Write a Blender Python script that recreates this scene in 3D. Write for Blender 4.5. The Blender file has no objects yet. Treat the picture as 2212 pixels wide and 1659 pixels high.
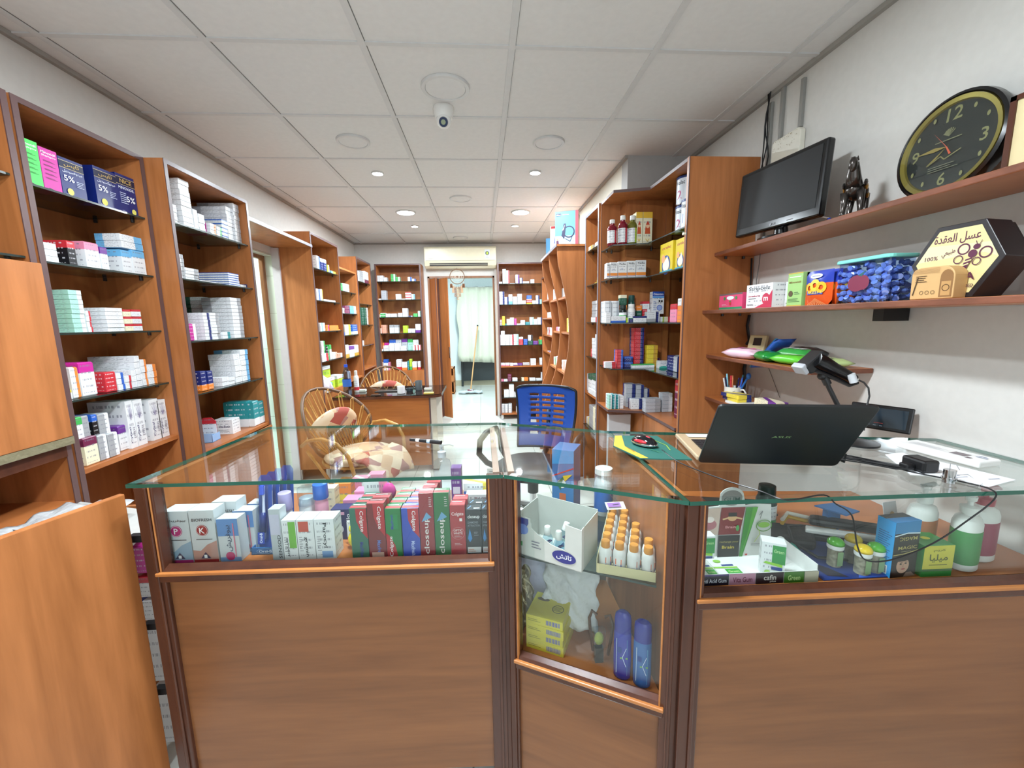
import bpy, bmesh, math, random
import numpy as np
from mathutils import Vector, Matrix
random.seed(7)
PI = math.pi
scn = bpy.context.scene
C = scn.collection
# ---------------------------------------------------------------- camera, world, exposure
CH = 1.41; CEIL = 2.517; FP = 893.27
YAW, PITCH, ROLL = -.0682, -.1516, -.0186
def cam_axes():
    cy, sy, cp, sp, cr, sr = math.cos(YAW), math.sin(YAW), math.cos(PITCH), math.sin(PITCH), math.cos(ROLL), math.sin(ROLL)
    f = Vector((-sy*cp, cy*cp, sp)); r = Vector((cy, sy, 0)); u = r.cross(f)
    return cr*r+sr*u, -sr*r+cr*u, f
RR, UU, FF = cam_axes()
cam = bpy.data.objects.new('camera', bpy.data.cameras.new('camera'))
C.objects.link(cam); scn.camera = cam
m3 = Matrix((RR, UU, -FF)).transposed()
cam.matrix_world = Matrix.Translation((0, 0, CH)) @ m3.to_4x4()
cam.data.sensor_fit = 'HORIZONTAL'; cam.data.sensor_width = 36; cam.data.lens = FP/2212*36
cam.data.clip_start = .05; cam.data.clip_end = 40
scn.view_settings.view_transform = 'Standard'; scn.view_settings.look = 'None'
scn.view_settings.gamma = 1; scn.view_settings.exposure = 0.9
w = bpy.data.worlds.new('world'); scn.world = w; w.use_nodes = True
w.node_tree.nodes['Background'].inputs[0].default_value = (.8, .9, 1, 1)
w.node_tree.nodes['Background'].inputs[1].default_value = .35
def area(name, loc, size, power, col=(1, 1, 1), rot=(0, 0, 0), shape='DISK', sy=None, spread=PI):
    l = bpy.data.lights.new(name, 'AREA'); l.shape = shape; l.size = size; l.energy = power; l.color = col; l.spread = spread
    if sy: l.size_y = sy
    o = bpy.data.objects.new(name, l); C.objects.link(o); o.location = loc; o.rotation_euler = rot
    return o
LC = (.83, .93, 1)
# ceiling lamps (world places of the lamps of the room and one added fill lamp; each sits just under its own fixture)
LAMPS = [(-.745, 3.335, .04, 9), (.43, 3.30, .04, 9), (-.74, 4.46, .085, 26), (.427, 4.45, .085, 26),
         (-.747, 5.069, .035, 7), (.418, 5.062, .035, 7), (-.15, .95, .12, 30), (-.745, 1.58-.03, .04, 0), (-.745, 1.0, .085, 8), (-.15, -1.4, .12, 9)]  # last entry: unseen fill lamp added behind the camera
for x, y, r, p in LAMPS:
    if p: area('ceiling_lamp_light', (x, y, CEIL-.022), r*2, p, LC)
area('daylight_shopfront', (-.1, -2.45, 1.5), 2.4, 17, (.86, .94, 1), (PI/2, 0, 0), 'RECTANGLE', 1.9)
area('back_room_lamp_light', (-.2, 7.2, 2.45), .3, 48, (.80, .95, 1.0))
area('washroom_lamp_light', (-2.5, 3.2, 2.4), .3, 22, (.84, .98, .95))
# ---------------------------------------------------------------- survey helpers: photo pixel -> world point on a known plane
def hit(px, py, **k):
    d = FF + RR*((px-1106)/FP) - UU*((py-829.5)/FP)
    if 'x' in k: t = k['x']/d.x
    elif 'y' in k: t = k['y']/d.y
    else: t = (k['z']-CH)/d.z
    return Vector((d.x*t, d.y*t, CH+d.z*t))
def on_line(P, D, px):
    q = Vector(P)-Vector((0, 0, CH)); D = Vector(D); k = (px-1106)/FP
    return -(q.dot(RR)-k*q.dot(FF))/(D.dot(RR)-k*D.dot(FF))
def z_at(P, py):
    q = Vector(P)-Vector((0, 0, CH)); D = Vector((0, 0, 1)); k = -(py-829.5)/FP
    return P[2]-(q.dot(UU)-k*q.dot(FF))/(D.dot(UU)-k*D.dot(FF))
# ---------------------------------------------------------------- materials
MC = {}
def lin(c):
    if isinstance(c, str):
        c = c.lstrip('#'); c = [int(c[i:i+2], 16)/255 for i in (0, 2, 4)]
    return tuple(((v+.055)/1.055)**2.4 if v > .04045 else v/12.92 for v in c[:3])+(1,)
def newmat(name):
    m = bpy.data.materials.new(name); m.use_nodes = True
    nt = m.node_tree; return m, nt, nt.nodes['Principled BSDF']
def flat(col, rough=.5, metal=0, name=None, emit=0, bump=0):
    k = ('f', col, rough, metal, emit, bump)
    if k in MC: return MC[k]
    m, nt, b = newmat(name or 'paint_'+str(col).strip('#'))
    b.inputs['Roughness'].default_value = rough; b.inputs['Metallic'].default_value = metal
    n = nt.nodes.new('ShaderNodeTexNoise'); n.inputs['Scale'].default_value = 35
    tc = nt.nodes.new('ShaderNodeTexCoord'); nt.links.new(tc.outputs['Object'], n.inputs['Vector'])
    mx = nt.nodes.new('ShaderNodeMix'); mx.data_type = 'RGBA'
    c = lin(col); mx.inputs[6].default_value = tuple(v*.94 for v in c[:3])+(1,); mx.inputs[7].default_value = tuple(min(1, v*1.04) for v in c[:3])+(1,)
    nt.links.new(n.outputs['Fac'], mx.inputs[0]); nt.links.new(mx.outputs[2], b.inputs['Base Color'])
    if bump:
        bp = nt.nodes.new('ShaderNodeBump'); bp.inputs['Strength'].default_value = bump; bp.inputs['Distance'].default_value = .01
        nt.links.new(n.outputs['Fac'], bp.inputs['Height']); nt.links.new(bp.outputs[0], b.inputs['Normal'])
    if emit:
        b.inputs['Emission Color'].default_value = c; b.inputs['Emission Strength'].default_value = emit
    MC[k] = m; return m
def wood(name, c1, c2, scale, rough=.38, det=1.0):
    k = ('w', name)
    if k in MC: return MC[k]
    m, nt, b = newmat(name)
    tc = nt.nodes.new('ShaderNodeTexCoord'); mp = nt.nodes.new('ShaderNodeMapping'); mp.inputs['Scale'].default_value = scale
    nt.links.new(tc.outputs['Object'], mp.inputs['Vector'])
    n = nt.nodes.new('ShaderNodeTexNoise'); n.inputs['Scale'].default_value = 1; n.inputs['Detail'].default_value = 6; n.inputs['Distortion'].default_value = .6
    nt.links.new(mp.outputs[0], n.inputs['Vector'])
    n2 = nt.nodes.new('ShaderNodeTexNoise'); n2.inputs['Scale'].default_value = 5; n2.inputs['Detail'].default_value = 3
    nt.links.new(mp.outputs[0], n2.inputs['Vector'])
    ad = nt.nodes.new('ShaderNodeMath'); ad.operation = 'MULTIPLY_ADD'; ad.inputs[1].default_value = .35*det; nt.links.new(n2.outputs['Fac'], ad.inputs[0]); nt.links.new(n.outputs['Fac'], ad.inputs[2])
    r = nt.nodes.new('ShaderNodeValToRGB'); e = r.color_ramp.elements
    e[0].position = .42; e[0].color = lin(c1); e[1].position = .88; e[1].color = lin(c2)
    nt.links.new(ad.outputs[0], r.inputs[0]); nt.links.new(r.outputs[0], b.inputs['Base Color'])
    b.inputs['Roughness'].default_value = rough; b.inputs['Specular IOR Level'].default_value = .4
    MC[k] = m; return m
WV = wood('cabinet_wood_upright_grain', '#955a2f', '#b87443', (14, 14, 1.3))
WB = wood('cabinet_wood_back_board', '#8c5229', '#ab6a3b', (9, 9, 1.1))
WH = wood('counter_wood_level_grain', '#74482a', '#8f5c37', (1.2, 1.2, 15), .3)
WHT = wood('rail_wood', '#a3592a', '#bb6f38', (3, 3, 30), .25)
WM = wood('mahogany_trim', '#42241a', '#5b3424', (8, 8, 2), .25)
EDGE = flat('#5e4645', .35, name='dark_edge_band')
EDGEL = flat('#8a8690', .35, name='pale_edge_band')
WSH = wood('shelf_wood', '#9c5a2e', '#b8713f', (3, 3, 20), .33)
BEAD = wood('orange_bead', '#a86634', '#c27f46', (3, 3, 20), .3)
WALL = flat('#d0cec9', .75, name='painted_wall', bump=.03)
WHITE = flat('#e9e9e6', .5); BLACK = flat('#151517', .4); CHROME = flat('#d0d0d4', .12, 1, name='chrome')
DARKPIN = flat('#241a18', .4, name='shelf_pin')
def glassmat(name, tint, gl=.35, rough=.02, fres=1.45):
    m = bpy.data.materials.new(name); m.use_nodes = True; nt = m.node_tree
    for n in list(nt.nodes): nt.nodes.remove(n)
    o = nt.nodes.new('ShaderNodeOutputMaterial'); t = nt.nodes.new('ShaderNodeBsdfTransparent'); g = nt.nodes.new('ShaderNodeBsdfGlossy')
    lw = nt.nodes.new('ShaderNodeLayerWeight'); lw.inputs[0].default_value = .5; pw = nt.nodes.new('ShaderNodeMath'); pw.operation = 'POWER'; pw.inputs[1].default_value = 5
    nt.links.new(lw.outputs['Facing'], pw.inputs[0]); f = nt.nodes.new('ShaderNodeMath'); f.operation = 'MULTIPLY_ADD'; f.inputs[1].default_value = .92; f.inputs[2].default_value = .035; nt.links.new(pw.outputs[0], f.inputs[0])
    mx = nt.nodes.new('ShaderNodeMixShader')
    t.inputs[0].default_value = lin(tint); g.inputs['Roughness'].default_value = rough; g.inputs[0].default_value = (.95, .98, 1, 1)
    nt.links.new(f.outputs[0], mx.inputs[0]); nt.links.new(t.outputs[0], mx.inputs[1]); nt.links.new(g.outputs[0], mx.inputs[2]); nt.links.new(mx.outputs[0], o.inputs[0])
    return m
GLASS = glassmat('clear_glass', '#f8fbfa'); SGLASS = glassmat('shelf_glass', '#c4d0cb')
GEDGE = flat('#1d5a4a', .15, name='green_glass_edge'); SEDGE = flat('#26332f', .2, name='dark_glass_edge')
PLASTIC = glassmat('clear_plastic', '#eef3f8', rough=.1)
# print group for cartons
def print_group():
    g = bpy.data.node_groups.new('carton_print', 'ShaderNodeTree')
    I = lambda n, t, d: setattr(g.interface.new_socket(n, in_out='INPUT', socket_type=t), 'default_value', d)
    I('Base', 'NodeSocketColor', (1, 1, 1, 1)); I('Accent', 'NodeSocketColor', (1, 0, 0, 1)); I('Lo', 'NodeSocketFloat', 2.); I('Hi', 'NodeSocketFloat', 3.)
    I('Side', 'NodeSocketFloat', 0.); I('Ink', 'NodeSocketColor', (.2, .2, .25, 1)); I('Rows', 'NodeSocketFloat', 5.); I('Amount', 'NodeSocketFloat', .7)
    g.interface.new_socket('Color', in_out='OUTPUT', socket_type='NodeSocketColor')
    N = g.nodes; L = g.links; gi = N.new('NodeGroupInput'); go = N.new('NodeGroupOutput')
    tc = N.new('ShaderNodeAttribute'); tc.attribute_type = 'GEOMETRY'; tc.attribute_name = 'carton'; sp = N.new('ShaderNodeSeparateXYZ'); L.new(tc.outputs['Vector'], sp.inputs[0])
    def M(op, a, b=None, c=None):
        n = N.new('ShaderNodeMath'); n.operation = op
        for i, v in enumerate((a, b, c)):
            if v is None: continue
            if isinstance(v, (int, float)): n.inputs[i].default_value = v
            else: L.new(v, n.inputs[i])
        return n.outputs[0]
    x, y, z = sp.outputs
    u = M('ADD', x, M('MULTIPLY', y, .93)); fu = M('FRACT', M('MULTIPLY', u, .98))
    rz = M('MULTIPLY', z, gi.outputs['Rows']); fz = M('FRACT', rz); iz = M('FLOOR', rz)
    cmb = N.new('ShaderNodeCombineXYZ'); L.new(M('MULTIPLY', u, 9), cmb.inputs[0]); L.new(M('MULTIPLY', iz, 5.3), cmb.inputs[1])
    nz = N.new('ShaderNodeTexNoise'); nz.inputs['Scale'].default_value = 1.6; nz.inputs['Detail'].default_value = 1; L.new(cmb.outputs[0], nz.inputs['Vector'])
    t = M('MULTIPLY', M('GREATER_THAN', fz, .35), M('LESS_THAN', fz, .62)); t = M('MULTIPLY', t, M('GREATER_THAN', nz.outputs['Fac'], .5))
    t = M('MULTIPLY', t, M('MULTIPLY', M('GREATER_THAN', fu, .1), M('LESS_THAN', fu, .82)))
    t = M('MULTIPLY', t, M('MULTIPLY', M('GREATER_THAN', z, .1), M('LESS_THAN', z, .93))); t = M('MULTIPLY', t, gi.outputs['Amount'])
    mxa = N.new('ShaderNodeMix'); mxa.data_type = 'FLOAT'; L.new(gi.outputs['Side'], mxa.inputs[0]); L.new(z, mxa.inputs[2]); L.new(fu, mxa.inputs[3])
    a = M('MULTIPLY', M('GREATER_THAN', mxa.outputs[0], gi.outputs['Lo']), M('LESS_THAN', mxa.outputs[0], gi.outputs['Hi']))
    c1 = N.new('ShaderNodeMix'); c1.data_type = 'RGBA'; L.new(a, c1.inputs[0]); L.new(gi.outputs['Base'], c1.inputs[6]); L.new(gi.outputs['Accent'], c1.inputs[7])
    c2 = N.new('ShaderNodeMix'); c2.data_type = 'RGBA'; L.new(t, c2.inputs[0]); L.new(c1.outputs[2], c2.inputs[6]); L.new(gi.outputs['Ink'], c2.inputs[7])
    L.new(c2.outputs[2], go.inputs[0]); return g
PG = print_group()
COL = dict(white='#e4e6e8', grey='#a3a5a8', blue='#2b62c0', navy='#1c2b6e', sky='#6fb4e0', teal='#2c8f95', green='#3fae55', lime='#b4d433', mint='#a9dccb',
           red='#c8313b', pink='#e58aa8', magenta='#c52c95', purple='#6b2f8f', orange='#ee8a3a', yellow='#ecd440', cream='#eae3c4', peach='#eeaa90', gold='#d2a53c',
           black='#17171b', maroon='#6e1f45', forest='#1d5a45', silver='#b6bac0', brown='#6a4326', kraft='#c39a63')
def carton(spec):
    """'white', 'white/blue' (band at the top), 'white|blue' (band down one side), 'white_blue' (band at the foot)"""
    k = ('c', spec)
    if k in MC: return MC[k]
    base, acc, sep = spec, None, None
    for s in '/|_':
        if s in spec: base, acc = spec.split(s); sep = s
    m, nt, b = newmat('carton_'+spec.replace('/', '_').replace('|', '_')); g = nt.nodes.new('ShaderNodeGroup'); g.node_tree = PG
    g.inputs['Base'].default_value = lin(COL[base])
    if acc:
        g.inputs['Accent'].default_value = lin(COL[acc]); lo, hi = {'/': (.7, 2), '_': (-1, .32), '|': (.62, .97)}[sep]
        g.inputs['Lo'].default_value = lo; g.inputs['Hi'].default_value = hi; g.inputs['Side'].default_value = 1. if sep == '|' else 0.
    if base in ('blue', 'navy', 'teal', 'red', 'magenta', 'purple', 'black', 'maroon', 'forest', 'green', 'brown'): g.inputs['Ink'].default_value = (.8, .8, .85, 1); g.inputs['Amount'].default_value = .6
    nt.links.new(g.outputs[0], b.inputs['Base Color']); b.inputs['Roughness'].default_value = .35
    MC[k] = m; CART.add(m); return m
CART = set()
def box_attr(me, co=None):
    co = co or [v.co.copy() for v in me.vertices]; lo = [min(c[i] for c in co) for i in range(3)]; hi = [max(c[i] for c in co) for i in range(3)]
    a = me.attributes.new('carton', 'FLOAT_VECTOR', 'POINT')
    for i, c in enumerate(co): a.data[i].vector = [(c[k]-lo[k])/max(hi[k]-lo[k], 1e-6) for k in range(3)]
# ---------------------------------------------------------------- mesh builder
class MB:
    def __init__(s): s.bm = bmesh.new(); s.mats = []
    def mi(s, m):
        if m is None: return 0
        if m not in s.mats: s.mats.append(m)
        return s.mats.index(m)
    def face(s, vs, m):
        try: f = s.bm.faces.new(vs); f.material_index = m; return f
        except ValueError: return None
    def box(s, a, b, m=None, M=None):
        x0, y0, z0 = a; x1, y1, z1 = b; mi = s.mi(m)
        p = [Vector((x, y, z)) for z in (z0, z1) for x, y in ((x0, y0), (x1, y0), (x1, y1), (x0, y1))]
        if M is not None: p = [M @ q for q in p]
        v = [s.bm.verts.new(q) for q in p]
        for f in ((3, 2, 1, 0), (4, 5, 6, 7), (0, 1, 5, 4), (1, 2, 6, 5), (2, 3, 7, 6), (3, 0, 4, 7)): s.face([v[i] for i in f], mi)
        return s
    def prism(s, poly, z0, z1, m=None, M=None, me=None):
        """poly: xy outline, extruded in z; me: material of the sides"""
        n = len(poly); mi = s.mi(m); ms = s.mi(me) if me else mi
        a = sum(poly[i][0]*poly[(i+1) % n][1]-poly[(i+1) % n][0]*poly[i][1] for i in range(n))
        if a < 0: poly = poly[::-1]
        lo = [Vector((p[0], p[1], z0)) for p in poly]; hi = [Vector((p[0], p[1], z1)) for p in poly]
        if M is not None: lo = [M @ q for q in lo]; hi = [M @ q for q in hi]
        lo = [s.bm.verts.new(q) for q in lo]; hi = [s.bm.verts.new(q) for q in hi]
        s.face(lo[::-1], mi); s.face(hi, mi)
        for i in range(n): s.face([lo[i], lo[(i+1) % n], hi[(i+1) % n], hi[i]], ms)
        return s
    def cyl(s, p0, p1, r0, r1=None, n=16, m=None):
        return s.rings([(p0, r0), (p1, r0 if r1 is None else r1)], n, m, axis=Vector(p1)-Vector(p0))
    def rings(s, pr, n=16, m=None, axis=None, cap=True, closed=False):
        mi = s.mi(m); R = []; k = len(pr); prev = None
        for i, (p, r) in enumerate(pr):
            p = Vector(p)
            if axis is not None: t = Vector(axis).normalized()
            elif closed: t = (Vector(pr[(i+1) % k][0])-Vector(pr[i-1][0])).normalized()
            else: t = (Vector(pr[min(i+1, k-1)][0])-Vector(pr[max(i-1, 0)][0])).normalized()
            if prev is None: e = t.orthogonal().normalized()
            else: e = (prev-t*prev.dot(t)).normalized()
            prev = e; f = t.cross(e)
            R.append([s.bm.verts.new(p+(e*math.cos(2*PI*j/n)+f*math.sin(2*PI*j/n))*r) for j in range(n)])
        for i in range(k if closed else k-1):
            A, B = R[i], R[(i+1) % k]
            for j in range(n): s.face([A[j], A[(j+1) % n], B[(j+1) % n], B[j]], mi)
        if cap and not closed: s.face(R[0][::-1], mi); s.face(R[-1], mi)
        return s
    def tube(s, pts, r, n=8, m=None, closed=False): return s.rings([(p, r) for p in pts], n, m, closed=closed)
    def lathe(s, prof, c=(0, 0, 0), n=20, m=None, sx=1, sy=1, M=None, a0=0, a1=2*PI, cap=True):
        mi = s.mi(m); full = abs(a1-a0-2*PI) < 1e-6; k = n if full else n+1; R = []
        for r, z in prof:
            row = []
            for j in range(k):
                a = a0+(a1-a0)*j/n; q = Vector((c[0]+r*sx*math.cos(a), c[1]+r*sy*math.sin(a), c[2]+z))
                row.append(s.bm.verts.new(M @ q if M is not None else q))
            R.append(row)
        for A, B in zip(R, R[1:]):
            for j in range(n): s.face([A[j], A[(j+1) % k], B[(j+1) % k], B[j]], mi)
        if full and cap:
            s.face(R[0][::-1], mi); s.face(R[-1], mi)
        return s
    def ball(s, c, r, m=None, n=16, M=None):
        rx, ry, rz = r if isinstance(r, tuple) else (r, r, r); k = n//2
        return s.lathe([(max(math.sin(PI*i/k), .002), -math.cos(PI*i/k)*rz) for i in range(k+1)], c, n, m, rx, ry, M)
    def grid(s, P, m=None, th=None):
        """P[i][j] points -> sheet; th: thickness vector"""
        mi = s.mi(m); V = [[s.bm.verts.new(p) for p in row] for row in P]
        for i in range(len(V)-1):
            for j in range(len(V[0])-1): s.face([V[i][j], V[i][j+1], V[i+1][j+1], V[i+1][j]], mi)
        return s
    def build(s, name, m=None, parent=None, world=True, smooth=False, bevel=0, solid=0, sub=0, seg=2):
        me = bpy.data.meshes.new(name); loc_co = [v.co.copy() for v in s.bm.verts] if (m in CART or any(q in CART for q in s.mats)) else None
        if parent is not None and world:
            s.bm.transform(parent.matrix_world.inverted())
        bmesh.ops.recalc_face_normals(s.bm, faces=s.bm.faces)
        s.bm.to_mesh(me); s.bm.free()
        if loc_co: box_attr(me, loc_co)
        mats = s.mats or [m or WHITE]
        if m is not None and s.mats and None in s.mats: pass
        for q in mats: me.materials.append(q)
        if smooth:
            for p in me.polygons: p.use_smooth = True
            if smooth != 2: me.set_sharp_from_angle(angle=math.radians(38))
        o = bpy.data.objects.new(name, me); C.objects.link(o)
        if parent is not None: o.parent = parent
        o.matrix_world = parent.matrix_world.copy() if parent is not None else Matrix.Identity(4)
        if parent is not None: o.matrix_basis = Matrix.Identity(4)
        if solid: q = o.modifiers.new('solid', 'SOLIDIFY'); q.thickness = solid; q.offset = 0
        if bevel: q = o.modifiers.new('bevel', 'BEVEL'); q.width = bevel; q.segments = seg; q.limit_method = 'ANGLE'
        if sub: q = o.modifiers.new('sub', 'SUBSURF'); q.levels = sub; q.render_levels = sub
        return o
def tag(o, label=None, cat=None, group=None, kind=None):
    if label: o['label'] = label
    if cat: o['category'] = cat
    if group: o['group'] = group
    if kind: o['kind'] = kind
    return o
def thing(name, label, cat, loc=(0, 0, 0), rz=0, group=None, rot=None):
    o = bpy.data.objects.new(name, None); C.objects.link(o); o.empty_display_size = .02
    o.location = loc; o.rotation_euler = rot or (0, 0, rz)
    o.matrix_world = Matrix.LocRotScale(Vector(loc), o.rotation_euler, None)
    return tag(o, label, cat, group)
def place(o, loc, rz=0, rot=None):
    o.location = loc; o.rotation_euler = rot or (0, 0, rz); o.matrix_world = Matrix.LocRotScale(Vector(loc), o.rotation_euler, None); return o
def struct(o): o['kind'] = 'structure'; return o
def dup(root, loc, rz=0, label=None, group=None, rot=None):
    r = root.copy(); C.objects.link(r)
    if label: r['label'] = label
    if group: r['group'] = group
    def kids(a, b):
        for ch in list(a.children):
            if ch.name == b.name: continue
            c = ch.copy(); C.objects.link(c); c.parent = b; kids(ch, c)
    kids(root, r); place(r, loc, rz, rot); return r
PINM = None
def pin(t, p, world=False):
    global PINM
    if PINM is None:
        b = MB(); b.cyl((0, 0, -.014), (0, 0, 0), .007, n=8); PINM = b.build('shelf_pin', DARKPIN); me = PINM.data; bpy.data.objects.remove(PINM); PINM = me
    o = bpy.data.objects.new('shelf_pin', PINM); C.objects.link(o); o.parent = t; p = Vector(p)
    o.location = t.matrix_world.inverted() @ p if world else p
    return o
def smooth_path(P, n=6):
    P = [Vector(p) for p in P]; out = []
    for i in range(len(P)-1):
        a, b, c, d = P[max(i-1, 0)], P[i], P[i+1], P[min(i+2, len(P)-1)]
        for k in range(n):
            t = k/n; out.append(.5*((2*b)+(c-a)*t+(2*a-5*b+4*c-d)*t*t+(3*b-a-3*c+d)*t**3))
    return out+[P[-1]]
# ---------------------------------------------------------------- lettering
AR = {}
for i, (a, iso, fin, ini, med) in enumerate([('ا', 0xFE8D, 0xFE8E, 0, 0), ('ب', 0xFE8F, 0xFE90, 0xFE91, 0xFE92), ('ة', 0xFE93, 0xFE94, 0, 0), ('ت', 0xFE95, 0xFE96, 0xFE97, 0xFE98),
        ('د', 0xFEA9, 0xFEAA, 0, 0), ('ر', 0xFEAD, 0xFEAE, 0, 0), ('س', 0xFEB1, 0xFEB2, 0xFEB3, 0xFEB4), ('ش', 0xFEB5, 0xFEB6, 0xFEB7, 0xFEB8), ('ع', 0xFEC9, 0xFECA, 0xFECB, 0xFECC),
        ('ف', 0xFED1, 0xFED2, 0xFED3, 0xFED4), ('ق', 0xFED5, 0xFED6, 0xFED7, 0xFED8), ('ك', 0xFED9, 0xFEDA, 0xFEDB, 0xFEDC), ('ل', 0xFEDD, 0xFEDE, 0xFEDF, 0xFEE0), ('م', 0xFEE1, 0xFEE2, 0xFEE3, 0xFEE4),
        ('ن', 0xFEE5, 0xFEE6, 0xFEE7, 0xFEE8), ('و', 0xFEED, 0xFEEE, 0, 0), ('ي', 0xFEF1, 0xFEF2, 0xFEF3, 0xFEF4), ('ط', 0xFEC1, 0xFEC2, 0xFEC3, 0xFEC4), ('ص', 0xFEB9, 0xFEBA, 0xFEBB, 0xFEBC)]): AR[a] = (iso, fin, ini, med)
def arabic(s):
    out = []
    for w_ in s.split(' ')[::-1]:
        r = ''
        for i, ch in enumerate(w_):
            if ch not in AR: r += ch; continue
            iso, fin, ini, med = AR[ch]
            p = i > 0 and w_[i-1] in AR and AR[w_[i-1]][2]; nx = i < len(w_)-1 and w_[i+1] in AR and ini
            r += chr(med if p and nx else fin if p else ini if nx else iso)
        out.append(r[::-1])
    return ' '.join(out)
TC = {}
def text_geo(s):
    if s in TC: return TC[s]
    cu = bpy.data.curves.new('t', 'FONT'); cu.body = s; cu.resolution_u = 2; cu.offset = .012
    o = bpy.data.objects.new('t', cu); C.objects.link(o); bpy.context.view_layer.update()
    me = bpy.data.meshes.new_from_object(o.evaluated_get(bpy.context.evaluated_depsgraph_get()))
    vs = [(v.co.x, v.co.y) for v in me.vertices]; fs = [tuple(p.vertices) for p in me.polygons]
    bpy.data.objects.remove(o); bpy.data.curves.remove(cu); bpy.data.meshes.remove(me)
    if vs:
        x0 = min(v[0] for v in vs); x1 = max(v[0] for v in vs); y0 = min(v[1] for v in vs); y1 = max(v[1] for v in vs)
    else: x0 = y0 = 0; x1 = y1 = 1
    TC[s] = (vs, fs, x0, x1, y0, y1); return TC[s]
def print_on(parent, O, U, V, items, name='printed_face', world=False, rough=.45, step=.00025, lift=.0004):
    """draws flat ink shapes on a face of a thing: O corner, U and V unit directions (right, up)"""
    O = Vector(O); U = Vector(U).normalized(); V = Vector(V).normalized(); N = U.cross(V)
    b = MB(); h = lift
    def pt(u, v): return b.bm.verts.new(O+U*u+V*v+N*h)
    for it in items:
        k = it[0]
        if k == 'r': _, u0, v0, u1, v1, c = it; b.face([pt(u0, v0), pt(u1, v0), pt(u1, v1), pt(u0, v1)], b.mi(flat(c, rough)))
        elif k == 'p': b.face([pt(*q) for q in it[1]], b.mi(flat(it[2], rough)))
        elif k in 'ce':
            _, u, v, r = it[:4]; r2 = it[4] if k == 'e' else r; b.face([pt(u+r*math.cos(a*PI/12), v+r2*math.sin(a*PI/12)) for a in range(24)], b.mi(flat(it[-1], rough)))
        elif k == 'o':   # ring
            _, u, v, r, r1, c = it; mi = b.mi(flat(c, rough)); A = [pt(u+r*math.cos(a*PI/12), v+r*math.sin(a*PI/12)) for a in range(24)]; B = [pt(u+r1*math.cos(a*PI/12), v+r1*math.sin(a*PI/12)) for a in range(24)]
            for a in range(24): b.face([B[a], A[a], A[(a+1) % 24], B[(a+1) % 24]], mi)
        elif k == 'l':   # polyline stroke
            _, pts, wd, c = it; mi = b.mi(flat(c, rough))
            for (a0, b0), (a1, b1) in zip(pts, pts[1:]):
                L_ = math.hypot(a1-a0, b1-b0) or 1; nx, ny = -(b1-b0)/L_*wd/2, (a1-a0)/L_*wd/2
                b.face([pt(a0-nx, b0-ny), pt(a1-nx, b1-ny), pt(a1+nx, b1+ny), pt(a0+nx, b0+ny)], mi)
        elif k == 't':   # text: string, centre u, centre v, width, height, colour, rotation, shear
            s, u, v, wd, ht, c = it[1:7]; ang = math.radians(it[7]) if len(it) > 7 else 0; sh = it[8] if len(it) > 8 else 0
            if any(q in AR for q in s): s = arabic(s)
            vs, fs, x0, x1, y0, y1 = text_geo(s); mi = b.mi(flat(c, rough)); sx = wd/(x1-x0) if wd else ht/(y1-y0); sy = ht/(y1-y0) if ht else sx
            R = []
            for x, y in vs:
                a = (x-(x0+x1)/2)*sx; d = (y-(y0+y1)/2)*sy; a += d*sh
                R.append(pt(u+a*math.cos(ang)-d*math.sin(ang), v+a*math.sin(ang)+d*math.cos(ang)))
            for f in fs: b.face([R[i] for i in f], mi)
        elif k == 'b':   # bar code
            _, u0, v0, u1, v1, c = it; mi = b.mi(flat(c, rough)); x = u0; q = 0
            while x < u1:
                ww = (u1-u0)/28*(1+(q*7 % 3)); b.face([pt(x, v0), pt(min(x+ww*.55, u1), v0), pt(min(x+ww*.55, u1), v1), pt(x, v1)], mi); x += ww; q += 1
        elif k == 'n':   # lines of small print
            _, u0, v0, u1, v1, rows, c = it; mi = b.mi(flat(c, rough)); dh = (v1-v0)/rows
            for q in range(rows):
                e = u1-(u1-u0)*((q*37 % 10)/28); vv = v0+dh*q+dh*.3; b.face([pt(u0, vv), pt(e, vv), pt(e, vv+dh*.32), pt(u0, vv+dh*.32)], mi)
        h += step
    me = bpy.data.meshes.new(name)
    if world: b.bm.transform(parent.matrix_world.inverted())
    b.bm.to_mesh(me); b.bm.free()
    for q in b.mats: me.materials.append(q)
    o = bpy.data.objects.new(name, me); C.objects.link(o); o.parent = parent; return o
# ---------------------------------------------------------------- cartons on shelves
UNIT = {}; PENDING = []
def unit_geo():
    c = .035; P = []
    for z, i in ((0, c), (c, 0), (1-c, 0), (1, c)): P += [(i, i, z), (1-i, i, z), (1-i, 1-i, z), (i, 1-i, z)]
    F = [(3, 2, 1, 0), (12, 13, 14, 15)]+[(4*k+j, 4*k+(j+1) % 4, 4*k+4+(j+1) % 4, 4*k+4+j) for k in range(3) for j in range(4)]
    return P, F
UP, UF = unit_geo()
def unit_mesh(spec):
    if spec not in UNIT:
        me = bpy.data.meshes.new('carton'); me.from_pydata(UP, [], UF); box_attr(me); me.materials.append(carton(spec)); UNIT[spec] = me
    return UNIT[spec]
def desc(spec):
    for s in '/|_': spec = spec.replace(s, ' and ')
    return spec
ORD = ['first', 'second', 'third', 'fourth', 'fifth', 'sixth', 'seventh', 'eighth', 'ninth', 'tenth', 'eleventh', 'twelfth', 'thirteenth', 'fourteenth', 'fifteenth', 'sixteenth', 'seventeenth', 'eighteenth', 'nineteenth', 'twentieth']
LEV = lambda k, n: '' if n == 1 else ('top of' if k == n-1 else 'bottom of' if k == 0 else ORD[k]+' up in')
def carton_obj(spec, loc, rz, dims, label, group=None, name='medicine_box', cat='box'):
    PENDING.append((spec, Vector(loc), rz, dims, label, group, name, cat))
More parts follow.
